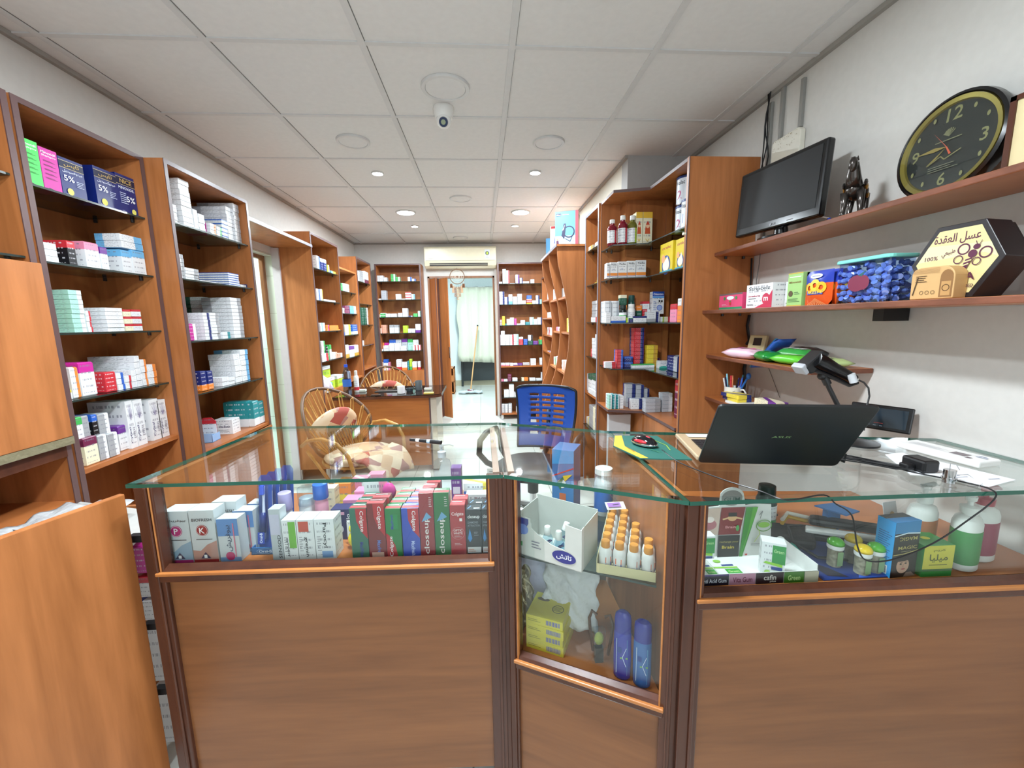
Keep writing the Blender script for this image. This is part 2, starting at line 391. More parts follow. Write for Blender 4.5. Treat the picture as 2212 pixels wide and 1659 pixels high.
def shown(loc, rz, dims):
    c = Vector(loc)+Matrix.Rotation(rz, 3, 'Z') @ Vector((dims[0]/2, 0, dims[2]/2)); d = (c-Vector((0, 0, CH))); dist = d.dot(FF)
    ang = abs((Matrix.Rotation(rz, 3, 'Z') @ Vector((0, 1, 0))).dot(d.normalized())); sd = abs((Matrix.Rotation(rz, 3, 'Z') @ Vector((1, 0, 0))).dot(d.normalized()))
    return dims[2]*(dims[0]*ang+dims[1]*sd*.6)/dist**2
def place_cartons():
    P = sorted(PENDING, key=lambda p: -shown(p[1], p[2], p[3])); vs, fs, mi, mats, at = [], [], [], [], []
    for k, (spec, loc, rz, dims, label, group, name, cat) in enumerate(P):
        if k < 300:
            o = bpy.data.objects.new(name, unit_mesh(spec)); C.objects.link(o); o.location = loc; o.rotation_euler = (0, 0, rz); o.scale = dims; tag(o, label, cat, group); continue
        M = Matrix.LocRotScale(loc, Matrix.Rotation(rz, 3, 'Z').to_euler(), Vector(dims)); n = len(vs); m = carton(spec)
        if m not in mats: mats.append(m)
        for p in UP: vs.append(M @ Vector(p)); at.append(p)
        for f in UF: fs.append(tuple(n+i for i in f)); mi.append(mats.index(m))
    if vs:
        me = bpy.data.meshes.new('medicine_boxes'); me.from_pydata(vs, [], fs); a = me.attributes.new('carton', 'FLOAT_VECTOR', 'POINT')
        for i, p in enumerate(at): a.data[i].vector = p
        for m in mats: me.materials.append(m)
        for p, i in zip(me.polygons, mi): p.material_index = i
        o = bpy.data.objects.new('small_medicine_boxes', me); C.objects.link(o); tag(o, 'the many smallest medicine boxes crowding the far back shelves', 'boxes', kind='stuff')
def stock(P0, D, N, rz, items, shelf, depth=.075, jit=.004, name='medicine_box', lim=None, maxd=None):
    """P0: a point on the line along which the fronts stand (at shelf height); D: direction to the photo's right; N: direction into the shelf.
    items: (px left, px right, py top, count, spec[, opts]); opts: d depth, up stand on the item before, back push back; lim: the free span along D; maxd: the free depth"""
    D = Vector(D); N = Vector(N); last = None; k = 0; end = -1e9
    for it in items:
        a, b_, top, n, spec = it[:5]; op = it[5] if len(it) > 5 else {}
        z0 = P0[2]+.0005; base = Vector(P0)+N*op.get('back', 0)
        if op.get('up') and last is not None: z0 = last
        P = Vector((base.x, base.y, z0)); s0, s1 = on_line(P, D, a), on_line(P, D, b_)
        if s1-s0 < .008: s1 = s0+.012
        if lim:
            o_ = base.dot(D); over = max(0, s1+o_-lim[1]); s1 -= over; s0 = max(s0-over*.6, lim[0]-o_)
        if not op.get('up') and not op.get('back'):
            if s0 < end: s0 = end
            if s1-s0 < .01: s1 = s0+.01
            end = s1
        q = P+D*s0; zt = z_at(q, top); h = max(.008, zt-z0)/n; dd = op.get('d', depth); last = z0+h*n
        if maxd: dd = min(dd, maxd-op.get('back', 0)-.012)
        k += 1
        for i in range(n):
            j = random.uniform(0, jit); w_ = s1-s0-.002; ra = random.uniform(-1, 1)*min(.02, .0015/max(w_, dd)) if n > 1 else 0
            lb = f"{desc(spec)} box, " + (f"{LEV(i, n)} {ORD[k-1]} stack from left, " if n > 1 else f"{ORD[k-1]} item from left, ") + shelf
            carton_obj(spec, q+D*.001+N*j+Vector((0, 0, h*i)), rz+ra, (w_, dd, h-.0004), lb, 'cartons on the '+shelf, name)
# ================================================================ ROOM SHELL
LX, RX, RX2, BY, FY = -1.75, 1.49, 1.03, 6.12, -2.6
def tile_mat(name, c, joint, size, off=(0, 0, 0), rough=.2, axes='xy', mort=.006):
    m, nt, b = newmat(name); tc = nt.nodes.new('ShaderNodeTexCoord'); sp = nt.nodes.new('ShaderNodeSeparateXYZ'); nt.links.new(tc.outputs['Object'], sp.inputs[0])
    mask = None
    for i, ax in enumerate(axes):
        a = nt.nodes.new('ShaderNodeMath'); a.operation = 'MULTIPLY_ADD'; a.inputs[1].default_value = 1/size[i]; a.inputs[2].default_value = off[i]+40
        nt.links.new(sp.outputs['xyz'.index(ax)], a.inputs[0]); f = nt.nodes.new('ShaderNodeMath'); f.operation = 'FRACT'; nt.links.new(a.outputs[0], f.inputs[0])
        g = nt.nodes.new('ShaderNodeMath'); g.operation = 'LESS_THAN'; g.inputs[1].default_value = mort/size[i]; nt.links.new(f.outputs[0], g.inputs[0])
        if mask is None: mask = g
        else:
            q = nt.nodes.new('ShaderNodeMath'); q.operation = 'MAXIMUM'; nt.links.new(mask.outputs[0], q.inputs[0]); nt.links.new(g.outputs[0], q.inputs[1]); mask = q
    n = nt.nodes.new('ShaderNodeTexNoise'); n.inputs['Scale'].default_value = 3; n.inputs['Detail'].default_value = 4; nt.links.new(tc.outputs['Object'], n.inputs['Vector'])
    m1 = nt.nodes.new('ShaderNodeMix'); m1.data_type = 'RGBA'; cc = lin(c); m1.inputs[6].default_value = tuple(v*.9 for v in cc[:3])+(1,); m1.inputs[7].default_value = cc; nt.links.new(n.outputs['Fac'], m1.inputs[0])
    m2 = nt.nodes.new('ShaderNodeMix'); m2.data_type = 'RGBA'; m2.inputs[7].default_value = lin(joint); nt.links.new(m1.outputs[2], m2.inputs[6]); nt.links.new(mask.outputs[0], m2.inputs[0])
    nt.links.new(m2.outputs[2], b.inputs['Base Color']); b.inputs['Roughness'].default_value = rough; return m
FLOORM = tile_mat('floor_tiles', '#cfd2cb', '#8e8f88', (.6, .6), (.12, .05), .16)
struct(MB().box((LX-1.6, FY, -.1), (RX+.3, 9.4, 0), FLOORM).build('floor'))
CEM = flat('#dcdbd9', .8, name='ceiling_panels', bump=.05)
struct(MB().box((LX-.1, FY, CEIL), (RX+.1, BY+.02, CEIL+.1), CEM).build('ceiling'))
g = MB(); gm = flat('#cfcfce', .5, name='ceiling_bar'); gd = flat('#6b6965', .8, name='ceiling_gap')
for i in range(-1, 7):
    x = (i-2.742)*.6; y1 = BY if x < RX2 else 2.98
    if LX < x < RX: g.box((x-.015, FY, CEIL-.006), (x+.012, y1, CEIL+.001), gm); g.box((x+.012, FY, CEIL-.002), (x+.014, y1, CEIL+.001), gd)
for j in range(-7, 8):
    y = (j+3.1166)*.6; x1 = RX if y < 2.97 else RX2
    g.box((LX, y-.011, CEIL-.005), (x1, y+.011, CEIL+.001), gm); g.box((LX, y+.011, CEIL-.002), (x1, y+.0155, CEIL+.001), gd)
struct(g.build('trim_1'))
g = MB(); cm = flat('#9b9892', .6, name='wall_angle')
for a, b_ in (((LX, FY, 0), (LX+.02, BY, 0)), ((RX-.02, FY, 0), (RX, 2.97, 0)), ((RX2-.02, 2.97, 0), (RX2, BY, 0)), ((LX, BY-.02, 0), (RX2, BY, 0))):
    g.box((a[0], a[1], CEIL-.02), (b_[0], b_[1], CEIL-.001), cm)
struct(g.build('trim_2'))
b = MB(); b.box((LX-.1, FY, 0), (LX, 2.80, CEIL)); b.box((LX-.1, 3.745, 0), (LX, BY+.1, CEIL)); b.box((LX-.1, 2.80, 2.0), (LX, 3.745, CEIL)); struct(b.build('wall_left', WALL))
struct(MB().box((RX, FY, 0), (RX+.1, 3.0, CEIL)).build('wall_right', WALL))
PILL = flat('#a9a8a6', .8, name='pillar_paint'); PEEL = flat('#cfcabb', .7, name='peeling_paint', bump=.2)
struct(MB().box((RX2, 2.975, 0), (RX, 3.1, CEIL)).build('trim_3', PILL))
struct(MB().box((RX2, 3.1, 0), (RX2+.1, BY+.1, CEIL)).build('wall_right', PEEL))
b = MB(); b.box((LX, BY, 0), (-.76, BY+.1, CEIL)); b.box((.19, BY, 0), (RX2, BY+.1, CEIL)); b.box((-.76, BY, 2.05), (.19, BY+.1, CEIL)); struct(b.build('wall_back', WALL))
b = MB(); b.box((LX, FY-.1, 0), (-1.3, FY, CEIL)); b.box((1.1, FY-.1, 0), (RX, FY, CEIL)); b.box((-1.3, FY-.1, 2.46), (1.1, FY, CEIL)); b.box((-1.3, FY-.1, 0), (1.1, FY, .5)); struct(b.build('wall_front', WALL))
# back room
BR = flat('#dfe9ea', .7, name='back_room_paint')
b = MB(); b.box((-1.6, BY+.1, 0), (-1.5, 9.3, 2.7)); struct(b.build('wall_back_room_left', BR))
b = MB(); b.box((1.2, BY+.1, 0), (1.3, 9.3, 2.7)); struct(b.build('wall_back_room_right', BR))
b = MB(); b.box((-1.6, 9.2, 0), (1.3, 9.3, 2.7)); struct(b.build('wall_back_room_far', BR))
struct(MB().box((-1.6, BY+.1, 2.7), (1.3, 9.3, 2.8)).build('ceiling', BR))
struct(MB().box((-1.5, 9.17, 0), (1.2, 9.2, .12), flat('#b9b29a', .4)).build('baseboard_back_room'))
# washroom behind the left doorway
TW = tile_mat('washroom_tiles', '#d3e0d8', '#a9b3aa', (.31, .31), (.2, .13), .25, 'xz', .005)
b = MB(); b.box((-3.1, 3.86, 0), (LX-.1, 3.95, 2.6), TW); b.box((-3.2, 2.0, 0), (-3.1, 3.95, 2.6), TW); b.box((-3.1, 1.95, 0), (LX-.1, 2.05, 2.6), TW); b.box((-3.2, 1.95, 2.5), (LX-.1, 3.95, 2.6), WALL); struct(b.build('wall_washroom'))
CAS = wood('door_casing', '#6d4327', '#93613a', (10, 10, 2), .35)
b = MB(); b.box((-1.85, 3.70, 0), (-1.812, 3.745, 1.995)); b.box((-1.85, 2.80, 0), (-1.812, 2.84, 1.995)); b.box((-1.85, 2.84, 1.955), (-1.812, 3.70, 1.995)); struct(b.build('door_2', CAS, bevel=.008))
b = MB(); b.box((-1.812, 3.733, 0), (-1.738, 3.745, 1.998)); b.box((-1.812, 2.80, 1.985), (-1.75, 3.733, 1.998)); struct(b.build('trim_4', tile_mat('jamb_tiles', '#cfd3c6', '#a9a998', (.3, .31), (.5, .13), .25, 'yz', .004)))
struct(MB().box((-1.75, 3.722, 0), (-1.69, 3.745, 2.05), flat('#c2b9bd', .7)).build('trim_6'))
# back door frame, folding door
b = MB(); b.box((-.76, BY-.012, 0), (-.735, BY+.1, 2.05)); b.box((.165, BY-.012, 0), (.19, BY+.1, 2.05)); b.box((-.76, BY-.012, 2.03), (.19, BY+.1, 2.055)); struct(b.build('door_1', CAS))
struct(MB().box((.192, BY-.05, 0), (.225, BY+.0, 2.2), flat('#dddcd6', .4)).build('trim_5'))
fd = thing('folding_door', 'brown folding door pushed open at left of the bright doorway', 'door', (-.6, 6.05, 0))
for k, (xa, ya, xb, yb) in enumerate(((-.735, 6.12, -.63, 5.98), (-.63, 5.98, -.60, 6.10), (-.60, 6.10, -.475, 5.96))):
    d = Vector((xb-xa, yb-ya, 0)); n = Vector((-d.y, d.x, 0)).normalized()*.012
    MB().prism([(xa, ya), (xb, yb), (xb+n.x, yb+n.y), (xa+n.x, ya+n.y)], .02, 2.02).build('door_leaf', WV if k != 1 else MAH if 'MAH' in globals() else EDGE, fd)
MB().cyl((-.478, 5.955, .98), (-.478, 5.935, .98), .006, n=8).cyl((-.478, 5.94, .9), (-.478, 5.94, 1.06), .008, n=8).build('door_pull', CHROME, fd)
# ================================================================ CASES
def frame(P0, D, N): 
    D = Vector(D).normalized(); N = Vector(N).normalized()
    return Matrix((( D.x, N.x, 0, P0[0]), (D.y, N.y, 0, P0[1]), (0, 0, 1, P0[2]), (0, 0, 0, 1)))
def case(name, label, P0, D, N, W, dp, z0, z1, glass=(), woods=(), sides='LR', back=True, top=True, gset=.01, trim=EDGE, cat='bookcase'):
    D = Vector(D); N = Vector(N); M = frame((P0[0], P0[1], 0), D, N); t = thing(name, label, cat, (P0[0], P0[1], 0), math.atan2(D.y, D.x)); T = .018
    def bx(nm, a, b_, m): return MB().box(a, b_, m).build(nm, None, t, world=False)
    if 'L' in sides: bx('side_panel', (0, 0, z0), (T, dp, z1), WV)
    if 'R' in sides: bx('side_panel', (W-T, 0, z0), (W, dp, z1), WV)
    if top: bx('top_panel', (T, 0, z1-T), (W-T, dp, z1), WV)
    if back: bx('back_panel', (T, dp-.006, max(z0, .05)), (W-T, dp, z1-T), WB)
    if trim:
        b = MB()
        if 'L' in sides: b.box((-.001, -.003, z0), (T+.001, 0, z1))
        if 'R' in sides: b.box((W-T-.001, -.003, z0), (W+.001, 0, z1))
        if top: b.box((T+.001, -.003, z1-T-.001), (W-T-.001, 0, z1))
        b.build('edge_band', trim, t, world=False)
    for z in woods: MB().box((T, .004, z-T), (W-T, dp-.006, z), WSH).build('wooden_shelf', None, t, world=False)
    for z in glass:
        s = MB().prism([(T+.002, gset), (W-T-.002, gset), (W-T-.002, dp-.01), (T+.002, dp-.01)], z-.007, z, SGLASS, me=SEDGE).build('glass_shelf', None, t, world=False)
        for x in (T+.008, W-T-.008):
            for y in (gset+.05, dp-.05): pin(t, (x, y, z-.0075))
    return t
Ly, Lx_ = (0, 1, 0), (-1, 0, 0)
# left wall
t = case('bookcase', 'orange wood bookcase at the left photo edge with a closed door below two glass shelves', (-1.48, .85, 0), Ly, Lx_, .685, .265, 0, 2.157, [1.905, 1.65], [.80])
MB().box((.018, .01, 1.03), (.667, .258, 1.048), WV).box((.018, .01, 1.61), (.667, .258, 1.628), WV).build('cupboard_box', None, t, world=False)
MB().box((.004, -.02, 1.035), (.681, -.002, 1.628), WV).build('cupboard_door', None, t, world=False, bevel=.002)
MB().box((.004, -.022, 1.008), (.681, 0, 1.034), flat('#7b7358', .7, bump=.8, name='worn_edge')).build('worn_bottom_edge', None, t, world=False)
MB().box((.018, -.004, .965), (.667, .012, 1.008), WM).build('bottom_rail', None, t, world=False)
case('bookcase', 'left-wall bookcase nearest the counter holding green, pink and dark blue shampoo cartons on top', (-1.48, 1.548, 0), Ly, Lx_, .522, .265, 0, 2.157, [1.895, 1.643, 1.396, 1.153], [.895])
case('bookcase', 'left-wall bookcase beside the washroom doorway with tall stacks of white cartons', (-1.40, 2.078, 0), Ly, Lx_, .667, .345, 0, 2.157, [1.895, 1.638, 1.34, 1.08], [.79])
b = MB(); b.box((-1.395, 2.10, .30), (-1.385, 2.73, .77)); b.build('cupboard_door', WV, [o for o in bpy.data.objects if o.name.startswith('bookcase')][-1])
t = thing('pelmet_board', 'brown board bridging the washroom doorway between two bookcases', 'board', (-1.42, 2.75, 2.06))
MB().box((-1.735, 2.752, 2.055), (-1.42, 3.735, 2.073), WV).build('board', None, t); MB().box((-1.42, 2.752, 2.053), (-1.412, 3.735, 2.075), EDGEL).build('edge_band', None, t)
t = case('bookcase', 'tall bookcase just past the washroom doorway, its brown side facing the counter', (-1.43, 3.74, 0), Ly, Lx_, .68, .305, .1, 2.185, [1.9, 1.622, 1.347, 1.075], [.79])
MB().box((.02, -.002, .12), (.33, .012, .77), WV).build('cupboard_door', None, t, world=False); MB().box((.335, -.002, .12), (.66, .012, .77), WV).build('cupboard_door', None, t, world=False)
for y in (.03, .27): MB().cyl((.03, y, 0), (.03, y, .1), .018, n=12).build('foot', CHROME, t, world=False)
case('bookcase', 'lower bookcase with a wooden top between the two taller left bookcases at the back', (-1.44, 4.422, 0), Ly, Lx_, .606, .30, 0, 1.99, [1.755, 1.522, 1.288, 1.042], [.80], trim=None)
case('bookcase', 'narrow bookcase in the back left corner with teal cartons', (-1.43, 5.03, 0), Ly, Lx_, .62, .31, 0, 2.175, [1.91, 1.647, 1.394, 1.144], [.865])
t = case('bookcase', 'bookcase against the back wall left of the doorway, two doors at its foot', (-1.42, 5.82, 0), (1, 0, 0), Ly, .61, .28, 0, 2.195, [1.967, 1.724, 1.49, 1.27, 1.027], [.753])
for x0, x1, hx in ((.02, .303, .26), (.307, .59, .35)):
    d = MB().box((x0, -.018, .08), (x1, -.004, .745), WV).build('cupboard_door', None, t, world=False)
    MB().tube([(hx, -.018, .50), (hx+.004, -.035, .52), (hx-.006, -.036, .56), (hx+.006, -.036, .60), (hx-.002, -.035, .63), (hx, -.018, .65)], .006, 8).build('handle', CHROME, d, world=False, smooth=True)
case('bookcase', 'open bookcase against the back wall right of the doorway, stocked down to the floor', (.225, 5.82, 0), (1, 0, 0), Ly, .80, .28, .07, 2.2, [1.919, 1.636, 1.349, 1.071, .553, .321], [.776, .089])
t = [o for o in bpy.data.objects if o.name.startswith('bookcase')][-1]
for x in (.03, .77): MB().box((x-.015, .03, .012), (x+.015, .06, .07), WHITE).cyl((x, .045, 0), (x, .045, .012), .022, n=12, m=CHROME).build('foot', None, t, world=False)
# right side
case('bookcase', 'narrow right-wall bookcase between the corner unit and the curved unit', (.87, 3.505, 0), (0, -1, 0), (1, 0, 0), .40, .155, 0, 2.24, [1.96, 1.686, 1.386, 1.103], [.80], trim=EDGEL)
t = [o for o in bpy.data.objects if o.name.startswith('bookcase')][-1]
MB().prism([(.02, -.01), (.38, -.01), (.38, .145), (.02, .145)], .503, .51, SGLASS, me=SEDGE).build('glass_shelf', None, t, world=False)
# corner unit
OUT = [(.88, 3.10), (.878, 2.80), (1.094, 2.735), (1.10, 2.252), (1.48, 2.252), (1.48, 2.97), (1.028, 2.97), (1.028, 3.10)]
INN = [(.885, 3.082), (.886, 2.812), (1.10, 2.748), (1.112, 2.254), (1.472, 2.254), (1.472, 2.962), (1.02, 2.962), (1.02, 3.082)]
t = thing('corner_bookcase', 'tall corner bookcase on the right with milk tins and cereal cartons on top', 'bookcase', (1.1, 2.7, 0))
MB().box((1.10, 2.234, 0), (1.488, 2.252, 2.24), WV).build('side_panel', None, t)
MB().box((.88, 3.084, 0), (1.028, 3.102, 2.24), WV).build('side_panel', None, t)
MB().prism(OUT, 2.222, 2.24, WV, me=EDGE).build('top_panel', None, t)
MB().box((1.028, 2.962, .05), (1.48, 2.97, 2.222), WB).box((1.474, 2.254, .05), (1.48, 2.962, 2.222), WB).box((1.02, 2.97, .05), (1.028, 3.084, 2.222), WB).build('back_panel', None, t)
MB().box((1.3, 2.93, 1.08), (1.34, 2.962, 2.2), WV).build('back_batten', None, t)
for z in (1.90, 1.685, 1.383, 1.066):
    MB().prism(INN, z-.007, z, SGLASS, me=SEDGE).build('glass_shelf', None, t)
    for x, y in ((.90, 3.0), (.95, 3.05), (1.16, 2.27), (1.4, 2.27), (1.2, 2.94), (1.42, 2.94)): pin(t, (x, y, z-.0075), True)
MB().prism([(.865, 3.082), (.862, 2.79), (1.085, 2.72), (1.09, 2.254)]+INN[4:], .762, .78, WSH, me=EDGE).build('wooden_shelf', None, t)
MB().box((1.092, 2.735, 0), (1.11, 2.962, .76), WV).build('lower_panel', None, t)
MB().box((1.098, 2.256, .02), (1.112, 2.73, .755), WV).build('cupboard_door', None, t)
MB().box((1.1, 2.23, 0), (1.104, 2.2345, 2.24), EDGE).box((.8795, 3.081, 0), (.8835, 3.084, 2.24), EDGE).build('edge_band', None, t)
tag(MB().box((.90, 2.88, .30), (1.06, 2.93, .72), flat('#c8cacc', .5)).build('white_carton'), 'plain white flat carton leaning below the corner unit shelf', 'box')
# curved unit
def prof(z):
    zs = [0, .3, .5, .62, .75, .86, 1.0, 1.15, 1.3, 1.41, 1.55, 1.7, 1.8, 1.9, 2.01]; xs = [.60, .56, .56, .59, .635, .68, .712, .735, .742, .738, .72, .69, .665, .642, .640]
    return float(np.interp(z, zs, xs))
t = thing('curved_bookcase', 'brown shelf unit with curved upright dividers behind the blue chair', 'bookcase', (.8, 4, 0))
ZS = [i*.067 for i in range(31)]
for y in (3.53, 3.955, 4.39):
    b = MB(); Mx = Matrix(((1, 0, 0, 0), (0, 0, 1, y), (0, 1, 0, 0), (0, 0, 0, 1)))
    b.prism([(prof(z), z) for z in ZS]+[(1.02, ZS[-1]), (1.02, 0)], 0, .018, WV, Mx); b.build('divider', None, t)
MB().box((.63, 3.515, 2.012), (1.028, 4.42, 2.03), WV).box((.626, 3.515, 2.01), (.632, 4.42, 2.032), EDGEL).build('top_panel', None, t)
MB().box((1.02, 3.548, .05), (1.028, 4.39, 2.01), WB).build('back_panel', None, t)
for ya, yb, zz in ((3.55, 3.953, (1.61, 1.30, .945)), (3.975, 4.388, (1.61, 1.297, .945))):
    for z in zz: MB().box((prof(z)+.01, ya, z-.018), (1.02, yb, z), WSH).build('wooden_shelf', None, t)
case('bookcase', 'shelf bay in the back right corner, half hidden behind the curved unit', (.83, 5.78, 0), (0, -1, 0), (1, 0, 0), 1.34, .19, 0, 1.98, [], [1.67, 1.44, 1.22, 1.0], trim=EDGE)
# wall shelves on the right
def wshelf(z, x0, x1, y0, y1, lab, m=None, drop=.0):
    t = thing('wall_shelf', lab, 'shelf', (RX, y1, z))
    MB().prism([(x0, y0), (x1, y1), (RX-.002, y1), (RX-.002, y0)], z-.019, z, WSH, me=wood('worn_shelf_edge', '#5d3524', '#86503a', (6, 6, 30), .5)).build('board', None, t, bevel=.003)
    for x in (1.32, 1.42): pin(t, (x, y1-.012, z-.0195), True)
    return t
wshelf(1.752, 1.255, 1.262, .55, 2.232, 'topmost brown wall shelf on the right, carrying the monitor and clock')
t = wshelf(1.447, 1.20, 1.21, .55, 2.232, 'worn brown wall shelf carrying the candy tub and honey sign')
MB().box((RX-.10, 1.36, 1.385), (RX-.004, 1.40, 1.427), BLACK).build('bracket', None, t)
wshelf(1.205, 1.235, 1.245, 1.47, 2.232, 'short brown wall shelf carrying the packs of wipes')
wshelf(.968, 1.24, 1.25, 1.62, 2.232, 'lowest brown wall shelf holding the pen mug')
# ================================================================ COUNTERS
def counter(label, A, B, post=(.05, .045), zf=.735, top=None, body_rear=None, mid=None):
    """A, B: front corners at floor; front faces the camera"""
    A = Vector((*A, 0)); B = Vector((*B, 0)); D = (B-A); W = D.length; D.normalize(); N = Vector((-D.y, D.x, 0)); M = frame(A, D, N)
    t = thing('display_counter', label, 'counter', A, math.atan2(D.y, D.x)); kw = dict(parent=t, world=False)
    pl, pr = post
    for x0, x1 in ((0, pl), (W-pr, W)):
        MB().box((x0, 0, 0), (x1, .04, .985), WM).box((x0+(x1-x0)*.55, -.006, 0), (x0+(x1-x0)*.75, 0, .985), WM).build('post', None, bevel=.004, **kw)
    MB().box((pl, .012, .04), (W-pr, .03, zf-.03), WH).build('front_panel', None, **kw)
    MB().box((pl*.6, -.004, zf-.03), (W-pr*.6, .022, zf-.008), WM).build('lower_rail', None, bevel=.005, **kw)
    MB().box((pl*.6, -.010, zf-.008), (W-pr*.6, .02, zf+.002), BEAD).box((pl*.6+.008, -.002, zf-.002), (pl*.6+.013, .012, .985), BEAD).box((W-pr*.6-.013, -.002, zf-.002), (W-pr*.6-.008, .012, .985), BEAD).build('bead', None, bevel=.003, **kw)
    MB().prism([(-.001, zf+.002), (.020, zf+.002), (.028, zf+.010), (.020, zf+.015), (.004, zf+.010)], pl*.8, W-pr*.8, WM, Matrix(((0, 0, 1, 0), (1, 0, 0, 0), (0, 1, 0, 0), (0, 0, 0, 1)))).build('glazing_rail', None, **kw)
    MB().box((pl+.001, .0285, zf+.002), (W-pr-.001, .0325, .985), GLASS).build('glass_pane', None, **kw)
    MB().box((pl, .03, .02), (W-pr, .045, .06), WM).build('plinth', None, **kw)
    return t, M, W
TOPL = [(-.955, 1.112), (.0445, 1.065), (.051, 1.65), (-.885, 1.71)]
TOPM = [(.0465, 1.064), (.4535, .852), (.4555, 1.46), (.053, 1.649)]
TOPR = [(.4555, .850), (1.486, .816), (1.486, 1.22), (.4575, 1.459)]
tL, ML, WL = counter('long left display counter with toothpaste cartons behind glass', (-.952, 1.128), (.042, 1.083))
MB().prism(TOPL, .99, 1.0, GLASS, me=GEDGE).build('glass_top', None, tL)
tM, MM, WMd = counter('angled middle display counter with orange-capped bottles and a glass mid shelf', (.052, 1.085), (.446, .878), (.028, .028), .43)
MB().prism(TOPM, .99, 1.0, GLASS, me=GEDGE).build('glass_top', None, tM)
tR, MR, WR = counter('right display counter carrying the laptop', (.462, .872), (1.486, .838), (.05, .03), .742)
MB().prism(TOPR, .99, 1.0, GLASS, me=GEDGE).build('glass_top', None, tR)
# bodies
MB().prism([(.036, 1.09), (.058, 1.09), (.058, 1.125), (.036, 1.125)], 0, .985, WM).build('joint_filler', None, tL)
MB().prism([(.440, .89), (.468, .885), (.468, .912), (.440, .915)], 0, .985, WM).build('joint_filler', None, tM)
MB().prism([(-.905, 1.172), (.028, 1.130), (.032, 1.60), (-.84, 1.655)], .717, .735, WSH).build('display_floor', None, tL)
MB().prism([(-.952, 1.17), (-.93, 1.168), (-.875, 1.66), (-.897, 1.662)], 0, .985, WV).build('side_panel', None, tL)
MB().prism([(.028, 1.13), (.044, 1.13), (.046, 1.60), (.032, 1.6)], 0, .735, WV).build('side_panel', None, tL)
MB().prism([(-.87, 1.64), (.03, 1.586), (.03, 1.60), (-.87, 1.655)], .05, .717, WV).build('rear_panel', None, tL)
MB().box((.018, 1.12, .962), (.036, 1.62, .988), flat('#a98573', .4)).build('support_rail', None, tL)
MB().box((.060, 1.12, .962), (.078, 1.61, .988), flat('#a98573', .4)).build('support_rail', None, tM)
MB().prism([(.075, 1.115), (.44, .922), (.44, 1.42), (.075, 1.59)], .412, .43, WSH).build('display_floor', None, tM)
MB().prism([(.082, 1.105), (.42, .929), (.44, .98), (.44, 1.38), (.082, 1.44)], .735, .741, SGLASS, me=SEDGE).build('glass_shelf', None, tM)
MB().prism([(.445, .915), (.46, .915), (.46, 1.43), (.445, 1.43)], 0, .985, WV).build('side_panel', None, tM)
MB().prism([(.075, 1.58), (.44, 1.41), (.44, 1.42), (.075, 1.592)], .05, .70, flat('#8f8b88', .6)).build('rear_panel', None, tM)
MB().prism([(.52, .912), (1.48, .882), (1.48, 1.19), (.52, 1.30)], .724, .742, WSH).build('display_floor', None, tR)
MB().prism([(.468, .915), (.482, .915), (.482, 1.42), (.468, 1.42)], 0, .985, WV).build('side_panel', None, tR)
MB().prism([(.49, 1.30), (1.48, 1.19), (1.48, 1.205), (.49, 1.315)], .05, .724, WV).build('rear_panel', None, tR)
# side cabinet at the left
t = thing('side_cabinet', 'low orange wood cabinet at bottom left beside the long counter', 'cabinet', (-1.1, 1.0, 0))
MB().prism([(-1.008, 1.168), (-1.16, .70), (-1.178, .706), (-1.026, 1.174)], .04, .953, WV).build('front_panel', None, t, bevel=.003)
MB().prism([(-1.035, 1.172), (-1.18, .72), (-1.465, .86), (-1.465, 1.52), (-1.10, 1.40)], .775, .793, flat('#b9b9b4', .4)).build('shelf', None, t)
MB().box((-1.46, 1.5, .02), (-1.14, 1.515, .775), WV).build('rear_panel', None, t)
for z in (.80, .52, .30): MB().box((-1.03, 1.18, z), (-.975, 1.2, z+.02)).build('hinge', BLACK, t)
for k, (z, h, sp) in enumerate(((.66, .09, 'magenta'), (.58, .07, 'white/red'), (.50, .07, 'white|blue'), (.28, .20, 'white'), (.05, .21, 'white'))):
    carton_obj(sp, (-1.05, 1.25, z), PI/2, (.18, .045, h), f"{desc(sp)} box, {['topmost', 'second', 'third', 'fourth', 'lowest'][k]} in the dark gap left of the long counter")
# ================================================================ STOCK ON THE SHELVES (numbers are photo pixels of each stack, read off the picture and solved on its shelf)
Yp, Xm, Xp, Ym = (0, 1, 0), (-1, 0, 0), (1, 0, 0), (0, -1, 0)
H = PI/2
def L1(z, items, nm, x=-1.515, d=.085): stock((x, 1.7, z), Yp, Xm, H, items, nm, d, lim=(1.57, 2.048), maxd=x+1.739)
def text_box(name, label, P0, D, N, rz, a, b_, top, depth, base, items, group=None, cat='box', up=0, face='front', back=0, lim=None):
    """a single carton with its own printed front; items(W, H) -> ink shapes"""
    D = Vector(D); P = Vector(P0)+Vector(N)*back; s0, s1 = on_line(P, D, a), on_line(P, D, b_)
    if lim: ov = max(0, s1+P.dot(D)-lim); s1 -= ov; s0 -= ov*.4
    q = P+D*s0; z0 = P0[2]+.0005+up; h = z_at(q, top)-z0; W_ = s1-s0-.001
    o = MB().box((0, 0, 0), (W_, depth, h), carton(base)).build(name); place(o, (q.x, q.y, z0), rz); tag(o, label, cat, group)
    if face == 'front': print_on(o, (0, 0, 0), (1, 0, 0), (0, 0, 1), items(W_, h))
    else: print_on(o, (0, depth, 0), (0, -1, 0), (0, 0, 1), items(depth, h))
    return o
